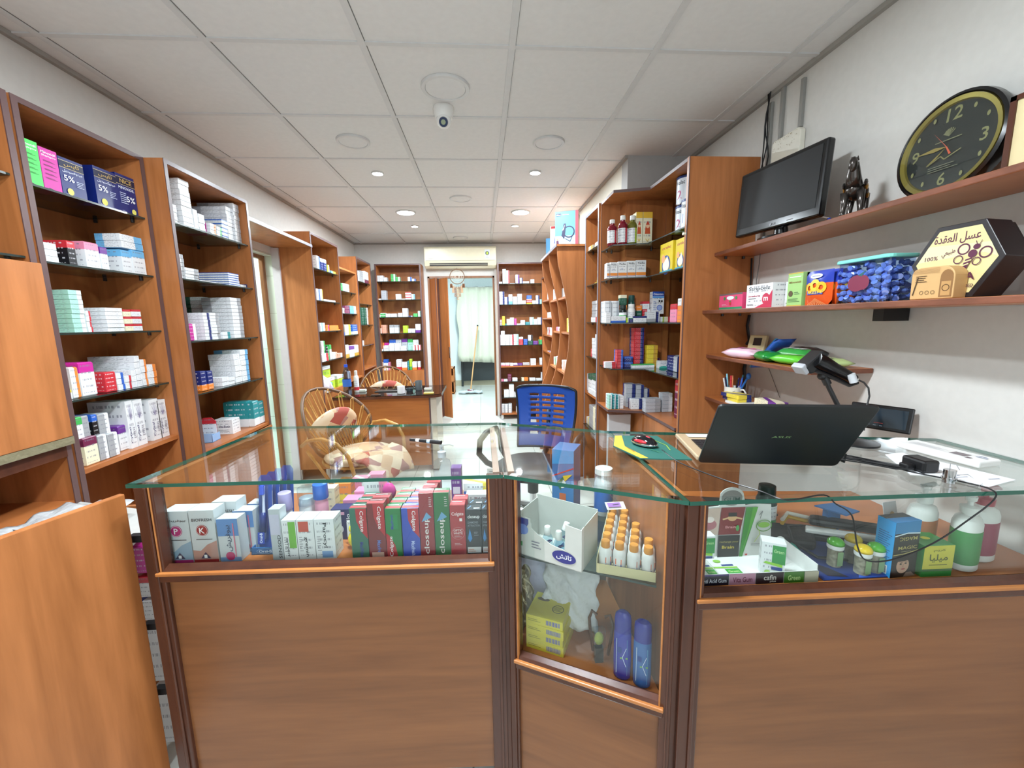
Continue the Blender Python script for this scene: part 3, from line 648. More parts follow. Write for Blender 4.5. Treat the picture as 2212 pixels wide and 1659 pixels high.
# near left bookcase, top shelf
def shampoo(c1):
    return lambda W, h: [('t', 'Minoxidil', W*.5, h*.9, W*.8, h*.055, '#f4f4f4'), ('t', 'Shampoo', W*.5, h*.82, W*.8, h*.06, '#f4f4f4')]+[('n', W*.15, h*(.68-.1*k), W*.8, h*(.72-.1*k), 2, '#2c3a2c') for k in range(5)]+[('e', W*.3, h*.05, W*.12, h*.015, '#333333')]
SP = (-1.515, 1.7, 1.895)
MC[('c', 'brightgreen')] = flat('#4fd860', .35); MC[('c', 'hotpink')] = flat('#cc2f9c', .35); MC[('c', 'deepblue')] = flat('#15246a', .3)
text_box('shampoo_carton', 'bright green shampoo carton, leftmost on the top shelf, near left bookcase', SP, Yp, Xm, H, 57, 97, 292, .06, 'brightgreen', shampoo(1))
text_box('shampoo_carton', 'hot pink shampoo carton beside the bright green one', SP, Yp, Xm, H, 98, 137, 314, .06, 'hotpink', shampoo(1))
def nice(ar):
    def f(W, h):
        r = [('r', 0, h*.74, W, h*.92, '#10183c'), ('l', [(0, h*.92), (W, h*.92)], .0015, '#d8c890'), ('l', [(0, h*.74), (W, h*.74)], .0015, '#d8c890'), ('t', 'تايس' if ar else 'NICE', W*.5, h*.835, W*.62, h*.11, '#cbab62')]
        if ar: r += [('t', 'مينوكسيديل', W*.5, h*.66, W*.8, h*.08, '#e6ecff'), ('t', '5%', W*.32, h*.48, W*.42, h*.15, '#f4f6ff'), ('c', W*.3, h*.14, W*.13, '#e8e070'), ('n', W*.6, h*.3, W*.9, h*.48, 4, '#c8d0ee')]
        else: r += [('t', 'MINOXIDIL', W*.5, h*.66, W*.84, h*.07, '#e6ecff'), ('t', '5%', W*.66, h*.4, W*.46, h*.15, '#f4f6ff'), ('c', W*.75, h*.1, W*.12, '#e8e070'), ('n', W*.1, h*.25, W*.5, h*.55, 6, '#c8d0ee')]
        return r+[('n', W*.1, h*.04, W*.3, h*.08, 2, '#c8d0ee')]
    return f
for k, (a, b_, t_, ar, lb) in enumerate(((138, 191, 335, 1, 'deep blue hair carton with Arabic gold lettering, beside the pink carton'), (213, 261, 356, 1, 'deep blue hair carton with Arabic gold lettering, middle of the three'), (263, 306, 371, 0, 'deep blue hair carton marked MINOXIDIL, rightmost on the top shelf'))):
    text_box('hair_carton', lb, SP, Yp, Xm, H, a, b_, t_, .13, 'deepblue', nice(ar), 'dark blue hair cartons', lim=2.05)
L1(1.643, [(73, 129, 517, 3, 'white'), (151, 169, 518, 1, 'black/red', dict(d=.12)), (190, 221, 520, 1, 'white/pink', dict(d=.12)), (222, 238, 532, 1, 'white/purple'), (268, 290, 538, 1, 'white/sky', dict(d=.14)), (291, 319, 538, 1, 'white/sky', dict(d=.14)), (268, 318, 503, 2, 'white|sky', dict(up=1, d=.10))], 'second shelf, near left bookcase')
L1(1.396, [(105, 128, 655, 1, 'yellow_orange', dict(d=.04)), (163, 191, 625, 9, 'mint|white', dict(d=.15)), (192, 203, 671, 4, 'white|red'), (235, 272, 664, 6, 'white', dict(d=.16)), (274, 290, 668, 3, 'cream/red'), (291, 311, 668, 3, 'white/red')], 'third shelf, near left bookcase')
L1(1.153, [(143, 160, 844, 1, 'white/yellow', dict(d=.05)), (162, 180, 794, 1, 'white|orange', dict(d=.12)), (181, 213, 784, 1, 'white/magenta', dict(d=.13)), (232, 256, 805, 1, 'red'), (257, 273, 806, 3, 'white|blue', dict(d=.16)), (274, 287, 812, 2, 'white|red'), (288, 298, 800, 3, 'white'), (299, 310, 769, 5, 'white', dict(d=.19)), (311, 323, 777, 4, 'white|orange'), (324, 342, 788, 3, 'white|orange')], 'fourth shelf, near left bookcase')
L1(.895, [(150, 166, 956, 1, 'white/green'), (190, 219, 948, 1, 'cream/maroon', dict(d=.09)), (220, 239, 942, 1, 'grey|white'), (240, 262, 938, 1, 'grey|white'), (263, 284, 922, 1, 'white/purple', dict(back=.03))], 'wooden shelf, near left bookcase', x=-1.50)
L1(.990, [(164, 185, 905, 1, 'white/green'), (186, 200, 900, 1, 'grey'), (206, 218, 897, 1, 'black/blue'), (219, 242, 896, 1, 'grey|white')], 'upper layer, near left bookcase', x=-1.515)
def cyteal(W, h):
    r = [('t', 'Cyteal', W*.25, h*.28, h*.34, W*.3, '#3b3566', 90)]
    for a in (60, 80, 100, 125, 45): r.append(('l', [(W*.5, h*.6), (W*.5+math.cos(math.radians(a))*W*.4, h*.6+math.sin(math.radians(a))*h*.3)], .0012, '#8d84a8'))
    for k in range(3): r.append(('o', W*(.35+.18*k), h*.66, W*.12, W*.1, '#8d84a8'))
    return r+[('n', W*.55, h*.2, W*.9, h*.45, 6, '#9a9aa8')]
P5 = (-1.52, 1.7, .895)
for a, b_, t_, lb in ((285, 300, 868, 'furthest left of four'), (301, 320, 866, 'second of four'), (333, 352, 865, 'third of four'), (353, 374, 866, 'rightmost of four')):
    text_box('wash_carton', 'tall white carton with a violet flower drawing, '+lb+' on the wooden shelf', P5, Yp, Xm, H, a, b_, t_, .15, 'white', cyteal, 'white flower cartons on the near left bookcase', lim=2.05)
# second left bookcase
def L2(z, items, nm, x=-1.44, d=.10): stock((x, 2.3, z), Yp, Xm, H, items, nm, d, lim=(2.1, 2.723), maxd=x+1.735)
L2(1.895, [(375, 386, 439, 5, 'white'), (398, 420, 383, 9, 'white', dict(d=.14)), (422, 431, 450, 1, 'white'), (433, 446, 460, 4, 'white'), (447, 455, 480, 1, 'magenta', dict(back=.02)), (457, 470, 481, 4, 'white|orange'), (471, 482, 488, 3, 'white|green'), (483, 495, 473, 5, 'white/blue', dict(d=.14)), (496, 512, 445, 9, 'white|silver', dict(d=.2)), (513, 530, 438, 10, 'white|silver', dict(d=.2))], 'top shelf, doorway bookcase')
L2(1.638, [(387, 403, 546, 6, 'white|grey'), (404, 432, 577, 4, 'white|grey'), (434, 470, 609, 1, 'white'), (496, 519, 588, 6, 'white/blue', dict(d=.16)), (521, 533, 614, 1, 'white'), (534, 546, 614, 1, 'navy')], 'second shelf, doorway bookcase')
L2(1.34, [(400, 409, 641, 8, 'white/purple'), (411, 428, 699, 1, 'magenta|white'), (446, 460, 675, 8, 'white|navy', dict(d=.16)), (461, 479, 675, 9, 'white|grey'), (484, 500, 717, 2, 'white|teal'), (508, 530, 642, 11, 'white|grey', dict(d=.16))], 'third shelf, doorway bookcase')
L2(1.08, [(438, 450, 803, 1, 'navy_orange', dict(d=.11)), (452, 463, 802, 1, 'navy_orange', dict(d=.11)), (482, 496, 816, 2, 'white'), (497, 509, 816, 2, 'white'), (512, 525, 765, 5, 'white', dict(d=.14)), (526, 542, 756, 6, 'white|sky', dict(d=.15))], 'fourth shelf, doorway bookcase')
L2(1.34, [(448, 468, 641, 11, 'white|forest')], 'third shelf rear, doorway bookcase', x=-1.62)
P = (-1.415, 2.3, .79)
L2(.79, [(552, 564, 868, 1, 'teal_white', dict(d=.14)), (565, 578, 868, 1, 'teal_white', dict(d=.14))], 'wooden shelf, doorway bookcase', x=-1.42)
L2(.79, [(540, 551, 868, 1, 'teal_white', dict(d=.14))], 'wooden shelf rear, doorway bookcase', x=-1.45)
o = MB().box((0, 0, 0), (.10, .075, .085), carton('white')).build('vitamin_carton'); q = Vector(P)+Vector(Yp)*on_line(P, Yp, 548)
place(o, (-1.56, 2.44, .7905), 0); tag(o, 'white carton with a pink end marked Vita Biotin on the wooden shelf', 'box'); print_on(o, (0, 0, 0), (1, 0, 0), (0, 0, 1), [('r', 0, 0, .014, .085, '#c33a78'), ('t', 'Vita Biotin', .056, .045, .062, .014, '#3c2b50'), ('n', .02, .012, .08, .028, 2, '#888888')])
o = MB().box((0, 0, 0), (.13, .10, .10), carton('cream/red')).build('medicine_box'); place(o, (-1.66, 2.16, .7905), 0.15); tag(o, 'cream carton with a red top, leftmost on the wooden shelf by the doorway', 'box')
print_on(o, (0, 0, 0), (1, 0, 0), (0, 0, 1), [('p', [(.03, .1), (.05, .075), (.075, .1)], '#c8313b'), ('p', [(.05, .075), (.07, .075), (.06, .06)], '#5fa0d0'), ('n', .03, .03, .1, .045, 2, '#b0b0b0')])
t = thing('display_tray', 'small open light blue carton tray on the wooden shelf by the doorway', 'tray', (-1.53, 2.3, .7905), .1)
MB().box((-.06, -.04, 0), (.06, .04, .003), flat('#8fb4e0')).box((-.06, -.04, 0), (.06, -.037, .05), flat('#8fb4e0')).box((-.06, .037, 0), (.06, .04, .03), flat('#8fb4e0')).box((-.06, -.04, 0), (-.057, .04, .04), flat('#8fb4e0')).box((.057, -.04, 0), (.06, .04, .04), flat('#8fb4e0')).build('tray', None, t, world=False)
MB().prism([(-.04, 0), (.04, 0), (.04, .10), (.02, .12), (-.02, .12), (-.04, .10)], 0, .003, carton('white/red'), Matrix(((1, 0, 0, 0), (0, 0, 1, .05), (0, 1, 0, 0), (0, 0, 0, 1)))).build('header_card', None, t, world=False)
# tall bookcase past the doorway
def L3(z, items, nm, x=-1.455, d=.08): stock((x, 4.0, z), Yp, Xm, H, items, nm, d, lim=(3.76, 4.4), maxd=.25)
nm3 = ' shelf, tall left bookcase'
L3(1.9, [(686, 693, 551, 1, 'white|blue', dict(d=.12)), (695, 700, 557, 1, 'navy/white'), (701, 707, 559, 1, 'navy/white'), (708, 713, 571, 1, 'lime|white'), (715, 722, 584, 1, 'sky|yellow'), (723, 730, 586, 1, 'yellow')], 'top'+nm3)
L3(1.622, [(686, 693, 623, 1, 'white|blue'), (695, 699, 624, 1, 'white|yellow'), (701, 725, 646, 1, 'white')], 'second'+nm3)
L3(1.347, [(693, 698, 697, 3, 'white|sky'), (699, 703, 697, 1, 'white'), (706, 712, 702, 3, 'orange|magenta'), (713, 732, 703, 3, 'orange'), (733, 738, 711, 1, 'orange')], 'third'+nm3)
L3(1.075, [(698, 705, 737, 4, 'white|green'), (706, 713, 748, 1, 'black|green'), (714, 718, 745, 1, 'white/green'), (719, 729, 762, 2, 'white|peach'), (730, 740, 764, 2, 'peach|white')], 'fourth'+nm3)
L3(1.075, [(697, 711, 765, 2, 'white|red')], 'fourth shelf front, tall left bookcase', x=-1.435, d=.02)
for k, (x, y, z, w_) in enumerate(((-1.53, 4.05, .7905, .17), (-1.55, 3.85, .9, .16), (-1.5, 4.26, .7905, .14))):
    if k == 1: z = .7905+.115; y = 4.02
    o = MB().box((0, 0, 0), (w_, .11, .112), carton('lime/white')).build('tea_carton'); place(o, (x+.05, y-.08, z), PI/2-.1); tag(o, 'lime green carton with a white lid, '+['left lower', 'upper, resting on another', 'right lower'][k]+' one on the tall bookcase', 'box', 'lime cartons on the tall bookcase')
    print_on(o, (0, 0, 0), (1, 0, 0), (0, 0, 1), [('l', [(0, .08), (w_, .08)], .003, '#c03030'), ('l', [(0, .006), (w_, .006)], .006, '#c0a040')]+[('l', [(w_*(.2+.16*i)+.008, .055), (w_*(.2+.16*i), .045), (w_*(.2+.16*i)+.008, .033)], .005, '#2f8a3a') for i in range(4)])
# low bookcase
def L4(z, items, nm, x=-1.46, d=.08): stock((x, 4.6, z), Yp, Xm, H, items, nm+' shelf, low left bookcase', d, lim=(4.443, 5.007), maxd=.25)
L4(1.755, [(738, 741, 611, 3, 'green'), (742, 755, 611, 1, 'white', dict(d=.12))], 'top')
L4(1.522, [(741, 745, 665, 2, 'white'), (746, 757, 660, 2, 'maroon'), (758, 775, 660, 2, 'sky|white')], 'second')
L4(1.288, [(743, 746, 718, 1, 'blue'), (747, 759, 701, 1, 'cream|yellow'), (763, 774, 701, 1, 'blue_white')], 'third')
L4(1.042, [(747, 756, 746, 1, 'white_gold'), (757, 767, 749, 1, 'white/purple', dict(d=.06)), (768, 776, 746, 1, 'white_gold')], 'fourth')
def L5(z, items, nm, x=-1.45, d=.1): stock((x, 5.2, z), Yp, Xm, H, items, nm+' shelf, back corner bookcase', d, lim=(5.05, 5.63), maxd=.25)
L5(1.91, [(771, 779, 583, 1, 'white|grey', dict(d=.14)), (780, 788, 584, 1, 'grey|white', dict(d=.14)), (789, 797, 585, 1, 'white_maroon', dict(d=.14))], 'top')
L5(1.647, [(774, 776, 648, 1, 'white')], 'second')
L5(1.394, [(777, 782, 664, 2, 'teal|forest'), (783, 788, 664, 2, 'forest'), (789, 797, 664, 2, 'forest|white')], 'third')
L5(1.144, [(781, 783, 730, 1, 'white'), (784, 787, 736, 2, 'white')], 'fourth')
# back wall left
def L6(z, items, nm, y=5.855, d=.09): stock((-1.2, y, z), Xp, Yp, 0, items, nm+', back left bookcase', d, lim=(-1.4, -.83), maxd=6.092-y)
L6(1.967, [(804, 811.5, 595, 1, 'white'), (812, 819, 595, 1, 'white'), (819.5, 828, 595, 1, 'white'), (828.5, 836, 599, 1, 'white'), (844.5, 854.3, 592, 4, 'green|white'), (854.6, 864, 598, 3, 'green|white'), (881, 889, 598, 1, 'white|blue'), (890, 898, 602, 1, 'white|blue')], 'top shelf')
L6(1.724, [(813, 823.6, 645, 1, 'white'), (824, 835, 627.5, 1, 'silver'), (855, 866, 635, 1, 'white'), (866.5, 875.5, 645, 1, 'white'), (876, 888, 631, 3, 'white/red'), (889, 896, 635, 1, 'white|sky')], 'second shelf')
L6(1.49, [(815, 821, 679, 1, 'white'), (821.5, 832.5, 676, 2, 'green/white'), (833, 844, 677.5, 1, 'white'), (844.5, 857, 677.5, 1, 'white'), (860, 869.6, 676, 1, 'white'), (870, 881, 666, 3, 'white'), (883, 891, 682, 1, 'navy|white'), (893, 902.5, 677, 2, 'green'), (903, 908.5, 671.6, 1, 'white|mint')], 'third shelf')
L6(1.27, [(812, 818, 709, 1, 'white'), (818.5, 826, 702, 1, 'peach'), (826.5, 835, 702, 1, 'peach'), (842, 851.5, 702, 1, 'white/grey'), (852, 861.6, 702, 1, 'white/grey'), (871, 881, 703.5, 1, 'lime'), (881.5, 889, 710, 1, 'white'), (889.5, 897, 710, 1, 'white'), (898, 909, 700, 1, 'white_purple')], 'fourth shelf')
L6(1.027, [(820, 830.6, 740.5, 1, 'peach/orange'), (831, 841, 740.5, 1, 'white/magenta'), (842, 855.6, 733.5, 1, 'white/blue'), (856, 868, 733.5, 1, 'white/silver'), (869, 881, 732, 1, 'silver/purple'), (881.5, 892.6, 732.5, 1, 'mint/green'), (893, 905, 734, 1, 'white_yellow')], 'fifth shelf rear', y=5.93, d=.06)
L6(1.027, [(815, 828, 754, 1, 'white'), (829, 840.5, 748, 2, 'white'), (841, 852, 743, 3, 'white'), (852.5, 864.5, 742, 3, 'white'), (865, 878, 748, 2, 'white'), (892, 898.3, 745, 1, 'white|red'), (898.6, 904.8, 745, 1, 'white|red'), (905, 910, 745, 1, 'white|red')], 'fifth shelf front', d=.05)
L6(.753, [(815, 826, 782, 1, 'white|grey'), (827, 839, 777, 1, 'white/blue'), (839.5, 843, 783, 1, 'pink'), (857, 868, 777, 1, 'white_red'), (868.6, 880, 782, 1, 'white_orange', dict(d=.04)), (881, 884, 780, 1, 'teal'), (885, 890.5, 776, 1, 'lime_green'), (891, 901, 781.7, 1, 'white_orange'), (903, 909, 781, 1, 'white_red')], 'wooden shelf')
# back wall right
def L7(z, items, nm, y=5.855, d=.09): stock((.5, y, z), Xp, Yp, 0, items, nm+', open back bookcase', d, lim=(.245, 1.005), maxd=6.092-y)
L7(1.919, [(1078, 1085, 608.6, 1, 'white'), (1086, 1093.3, 581, 8, 'white|mint'), (1093.6, 1100.7, 584, 8, 'white|red'), (1101, 1112.5, 612, 1, 'white'), (1113.7, 1122, 593.4, 5, 'white|purple'), (1123, 1129.3, 600, 3, 'white|navy'), (1129.5, 1143, 607.5, 1, 'white'), (1146, 1154.4, 603, 2, 'white')], 'top shelf')
L7(1.636, [(1079, 1090, 629.8, 5, 'white|navy'), (1090.4, 1098.6, 641.7, 3, 'white|navy'), (1099, 1107, 635.7, 1, 'white_sky'), (1107.8, 1117.5, 640.6, 3, 'white'), (1118, 1127.7, 634.7, 3, 'white'), (1128, 1136, 649, 1, 'white'), (1137.6, 1149, 654, 1, 'yellow'), (1137.6, 1149, 646, 2, 'red/white', dict(up=1)), (1138, 1148.6, 638, 1, 'blue', dict(up=1)), (1149.5, 1157.6, 649, 1, 'white'), (1158, 1165.5, 638, 3, 'white|navy'), (1166, 1176, 646.6, 1, 'mint|white')], 'second shelf')
L7(1.349, [(1079.5, 1084.6, 690, 4, 'white/red'), (1085, 1091, 683, 4, 'yellow'), (1091.3, 1094.4, 699, 1, 'teal'), (1094.7, 1102, 689, 1, 'white'), (1102.3, 1110.5, 686, 1, 'white'), (1111, 1116, 688, 4, 'magenta'), (1116.3, 1124.6, 699, 1, 'white'), (1125, 1134.3, 691.6, 2, 'white'), (1135, 1144.4, 695.4, 2, 'teal'), (1144.7, 1153, 685, 4, 'white|mint'), (1153.3, 1161.2, 689, 1, 'white'), (1161.5, 1172.3, 685.7, 1, 'white|navy')], 'third shelf')
L7(1.071, [(1081, 1091.2, 723, 3, 'white'), (1082, 1090.5, 715, 1, 'white', dict(up=1)), (1091.5, 1101.5, 723, 3, 'white'), (1101.8, 1109.7, 723, 5, 'white|red'), (1110, 1120.4, 722, 3, 'white|mint'), (1120.7, 1130, 732.6, 3, 'red'), (1121, 1130, 728, 1, 'white', dict(up=1)), (1131, 1139.6, 732.6, 3, 'blue'), (1140.8, 1151.3, 736, 2, 'forest'), (1141, 1151, 724, 1, 'white|black', dict(up=1)), (1151.6, 1162, 736.6, 2, 'purple'), (1164.8, 1176, 733.7, 2, 'green|white'), (1166, 1176, 727.4, 2, 'orange', dict(up=1))], 'fourth shelf')
L7(.776, [(1081.8, 1091, 784.7, 1, 'white_pink'), (1091.5, 1101.2, 784.7, 1, 'white_pink'), (1101.8, 1109, 785, 1, 'white'), (1109.3, 1118, 785.3, 1, 'white_purple'), (1118.4, 1128.7, 785.3, 1, 'purple_navy'), (1130, 1144, 784, 2, 'white_black'), (1146.5, 1158, 775, 4, 'white'), (1166, 1174.6, 773.3, 1, 'white|black')], 'upper wooden shelf')
L7(.553, [(1082, 1088.7, 819.7, 1, 'pink'), (1089, 1096.6, 820, 1, 'white'), (1097, 1105, 808.8, 3, 'maroon'), (1107, 1118, 816.8, 1, 'white'), (1127, 1132.5, 816, 1, 'cream'), (1133, 1141, 816, 1, 'orange'), (1144, 1157, 817, 1, 'white'), (1158.5, 1169, 818, 1, 'white'), (1169.4, 1176, 805, 3, 'white')], 'sixth shelf')
L7(.321, [(1089, 1099.5, 842.6, 2, 'white'), (1100, 1110.6, 830.6, 4, 'white'), (1111, 1120, 848, 1, 'white'), (1120.4, 1130, 849, 1, 'white'), (1130.4, 1142, 844, 2, 'white')], 'seventh shelf')
L7(.089, [(1084, 1091.2, 873.5, 1, 'white|grey'), (1091.5, 1098.6, 873.5, 1, 'white|grey'), (1099, 1106.4, 872.5, 1, 'white|grey'), (1115.6, 1128.4, 879, 3, 'white'), (1116, 1128, 875, 1, 'blue', dict(up=1)), (1128.7, 1139, 868, 3, 'pink')], 'bottom board')
# curved unit, corner bay
def LC_(P, items, nm): stock(P, Ym, Xp, -H, items, nm, .06)
LC_((.75, 3.9, 1.6105), [(1213, 1217, 623, 1, 'grey|white'), (1218, 1222, 623, 1, 'white'), (1222.5, 1226, 622, 1, 'white')], 'upper shelf, near curved bay')
LC_((.75, 3.9, 1.3005), [(1224, 1229, 687, 1, 'yellow|cream')], 'middle shelf, near curved bay')
LC_((.74, 3.9, .9455), [(1213, 1219, 777, 4, 'white|peach'), (1220, 1225, 777, 4, 'white|pink')], 'lower shelf, near curved bay')
LC_((.75, 4.2, 1.6105), [(1194, 1199, 626, 1, 'white|grey'), (1200, 1205, 627, 1, 'white|grey')], 'upper shelf, far curved bay')
LC_((.77, 4.2, 1.2975), [(1201, 1208, 706, 3, 'pink|white')], 'middle shelf, far curved bay')
LC_((.74, 4.2, .9455), [(1196, 1200, 770, 1, 'white|green'), (1201, 1205, 769, 1, 'white|navy')], 'lower shelf, far curved bay')
for z, t_, sp in ((1.67, 628, 'white'), (1.44, 675, 'white'), (1.22, 707, 'white|red'), (1.0, 761, 'white|purple')): LC_((.85, 5.0, z), [(1182, 1187, t_, 3, sp)], ['topmost', 'second', 'third', 'lowest'][int((1.7-z)/.22)]+' shelf, hidden corner bay')
# narrow right bookcase
def L8(z, items, nm, x=.89, d=.09): stock((x, 3.3, z), Ym, Xp, -H, items, nm+' shelf, narrow right bookcase', d, lim=(-3.485, -3.126), maxd=1.018-x)
L8(1.96, [(1268, 1279, 534, 1, 'cream|gold', dict(d=.05)), (1284, 1291, 525, 1, 'white', dict(d=.05))], 'top')
L8(1.686, [(1284, 1288, 611, 1, 'yellow'), (1289, 1293, 585, 4, 'yellow')], 'second')
L8(1.386, [(1276, 1292, 685, 1, 'white|red'), (1278, 1292, 651, 5, 'grey|white', dict(up=1, d=.07))], 'third')
L8(1.103, [(1275, 1277.4, 753, 1, 'red'), (1278, 1284, 730, 6, 'white'), (1284.5, 1289, 722, 7, 'white')], 'fourth')
L8(.80, [(1261, 1267, 806, 1, 'white|purple'), (1269, 1277, 806, 1, 'white/forest'), (1278, 1286, 806, 1, 'white/forest')], 'wooden')
L8(.80, [(1270, 1286, 837, 2, 'white')], 'wooden front', x=.872, d=.012)
L8(.51, [(1262, 1271, 899, 1, 'white|yellow'), (1272, 1285, 873, 5, 'grey|cream')], 'lowest', x=.885)
# corner unit
def LA(z, items, nm, y=2.84, d=.075): stock((1.0, y, z), Xp, Yp, 0, items, nm+' shelf, corner bookcase', d)
def LB(z, items, nm, x=1.13, d=.09): stock((x, 2.5, z), Ym, Xp, -H, items, nm+' shelf near arm, corner bookcase', d)
def bottle(name, label, loc, r, h, body, cap, group=None, cat='bottle', lab=None, neck=.45, caph=.14, ry=1.0, liquid=None, smooth=True):
    t = thing(name, label, cat, loc, 0, group)
    MB().lathe([(r*.92, 0), (r, h*.02), (r, h*(.66)), (r*.9, h*.73), (r*neck, h*.80), (r*neck, h*(1-caph))], n=20, sy=ry).build('bottle_body', body, t, world=False, smooth=smooth)
    MB().lathe([(r*neck*1.15, h*(1-caph-.01)), (r*neck*1.2, h*(1-caph)), (r*neck*1.15, h*.99), (r*neck*1.0, h)], n=18, sy=ry).build('cap', cap, t, world=False, smooth=smooth)
    if lab:
        MB().lathe([(r*1.01, h*.1), (r*1.015, h*.11), (r*1.015, h*.56), (r*1.01, h*.57)], n=20, sy=ry).build('label_sleeve', lab, t, world=False, smooth=smooth)
    return t
RW = flat('#7a1828', .12, name='red_mouthwash'); GW = flat('#6a6a2a', .12, name='olive_mouthwash'); LBW = carton('white|red')
for k, (px, body, t_) in enumerate(((1322, RW, 475), (1344.5, RW, 466), (1365, GW, 466))):
    P = Vector((1.0, 2.87, 1.90)); q = P+Vector(Xp)*on_line(P, Xp, px)
    bottle('mouthwash_bottle', ['dark red mouthwash bottle, leftmost on the top shelf of the corner unit', 'dark red mouthwash bottle beside the olive one', 'olive mouthwash bottle beside the yellow cartons'][k], (q.x, q.y, 1.9005), .032, z_at(q, t_)-1.90, body, WHITE, lab=carton('white|red') if k < 2 else carton('white|lime'))
bottle('mouthwash_bottle', 'olive mouthwash bottle half hidden behind the second red one', (1.02, 2.93, 1.9005), .03, .135, GW, WHITE)
def kid(W, h): return [('r', 0, h*.82, W, h, '#e8b93a'), ('p', [(W*.2, h*.35), (W*.8, h*.35), (W*.72, h*.6), (W*.28, h*.6)], '#c8552a'), ('c', W*.5, h*.58, W*.2, '#f2c9a0'), ('p', [(W*.28, h*.62), (W*.72, h*.62), (W*.5, h*.74)], '#c8442a'), ('l', [(W*.3, h*.2), (W*.5, h*.12), (W*.7, h*.2)], .004, '#e0b020')]
for a, b_, lb in ((1373, 1387, 'left'), (1388, 1408, 'right')): text_box('food_carton', f'cream and yellow carton with a child drawing, {lb} one, top shelf, corner bookcase', (1.0, 2.85, 1.90), Xp, Yp, 0, a, b_, 458, .08, 'cream', kid)
# milk tins
def tin(label, loc, r, h, num, col):
    t = thing('milk_tin', label, 'tin', loc, -1.25, 'milk powder tins')
    MB().lathe([(r, 0), (r, h)], n=28).build('tin_body', flat('#dfe6ee', .3), t, world=False, smooth=True)
    MB().lathe([(r*1.03, h-.012), (r*1.03, h), (r*.96, h+.002)], n=28).build('lid', flat('#26407e', .3), t, world=False, smooth=True)
    MB().lathe([(r*1.02, 0), (r*1.02, .006)], n=28).build('rim', CHROME, t, world=False, smooth=True)
    for ang, items in ((0, [('t', 'Vitalac', 0, h*.78, .066, .022, '#33363f'), ('t', num, .0, h*.35, .03, .05, col)]), (-50, [('n', -.015, h*.2, .015, h*.5, 4, '#5a6a9a')]), (50, [('r', -.012, h*.55, .012, h*.62, '#26407e')])):
        # lettering bent round the tin
        o = print_on(t, (0, 0, 0), (1, 0, 0), (0, 0, 1), items, 'printed_label')
        for v in o.data.vertices:
            a = v.co.x/r+math.radians(ang)-PI/2; rr = r*1.004-v.co.y*.5; v.co.x, v.co.y = rr*math.cos(a), rr*math.sin(a)
tin('milk tin marked with a pink 2, lower one at the back of the stack', (1.22, 2.48, 1.9005), .062, .155, '2', '#c45a8a')
tin('milk tin marked with a pink 2, stacked upper one', (1.22, 2.48, 2.060), .062, .155, '2', '#c45a8a')
tin('milk tin marked with a blue 1, standing nearest the side panel', (1.19, 2.345, 1.9005), .062, .155, '1', '#2a6ac0')
def pedia(W, h): return [('r', 0, h*.15, W, h*.32, '#e88a3a'), ('l', [(0, h*.1), (W, h*.12)], .003, '#6a4a9a'), ('t', 'Pedia', W*.5, h*.84, W*.7, h*.09, '#2c2c34'), ('t', '15', W*.45, h*.55, W*.25, h*.06, '#5a6ab0')]
for k, (a, b_) in enumerate(((1311, 1317), (1318, 1334), (1335, 1354), (1355, 1373), (1374, 1395))): text_box('syrup_carton', 'white carton with an orange band, '+ORD[k]+' from left in the row of five', (1.0, 2.84, 1.685), Xp, Yp, 0, a, b_, 568-k*1.5, .06, 'white', pedia, 'white and orange cartons of the corner unit')
def cereal(W, h): return [('t', 'cerelac', W*.5, h*.84, W*.7, h*.1, '#b5323a'), ('o', W*.5, h*.25, W*.33, W*.26, '#2b4f9a'), ('e', W*.5, h*.25, W*.26, W*.2, '#f6f0dc'), ('c', W*.28, h*.48, W*.14, '#e8a878'), ('p', [(W*.42, h*.35), (W*.72, h*.35), (W*.6, h*.55)], '#f3efe0'), ('r', 0, 0, W, h*.07, '#3aa0b8')]
MC[('c', 'cereal')] = flat('#e3c92c', .35)
text_box('cereal_carton', 'yellow baby cereal carton on the second shelf, left one', (1.13, 2.5, 1.685), Ym, Xp, -H, 1425, 1452, 530, .12, 'cereal', cereal)
text_box('cereal_carton', 'yellow baby cereal carton cut off by the side panel, right one', (1.13, 2.5, 1.685), Ym, Xp, -H, 1458, 1480, 519, .12, 'cereal', cereal, lim=-2.256)
LA(1.383, [(1306, 1321, 650, 1, 'white|silver', dict(d=.1)), (1322, 1337, 650, 1, 'white|silver', dict(d=.1)), (1339, 1354, 659, 1, 'forest/orange', dict(d=.05)), (1340, 1354, 637, 1, 'forest/cream', dict(up=1, d=.05)), (1374, 1386, 660, 1, 'forest/orange', dict(d=.05)), (1387, 1404, 668, 1, 'red|white', dict(d=.05)), (1388, 1403, 651, 1, 'white/red', dict(up=1, d=.05)), (1408, 1424, 672, 1, 'red|white', dict(d=.06))], 'third glass', y=2.90)
LA(1.383, [(1309, 1319, 675, 1, 'white'), (1320, 1352, 683, 1, 'white_blue'), (1353, 1358, 686, 1, 'lime|white'), (1359, 1367, 688, 1, 'navy'), (1368, 1397, 683, 1, 'white/navy'), (1398, 1417, 673, 1, 'white_grey'), (1419, 1425, 673, 1, 'navy|white'), (1427, 1434, 684, 1, 'white|lime'), (1435, 1447, 684, 1, 'cream|red'), (1448, 1471, 684, 1, 'white_sky')], 'third glass front', y=2.82, d=.05)
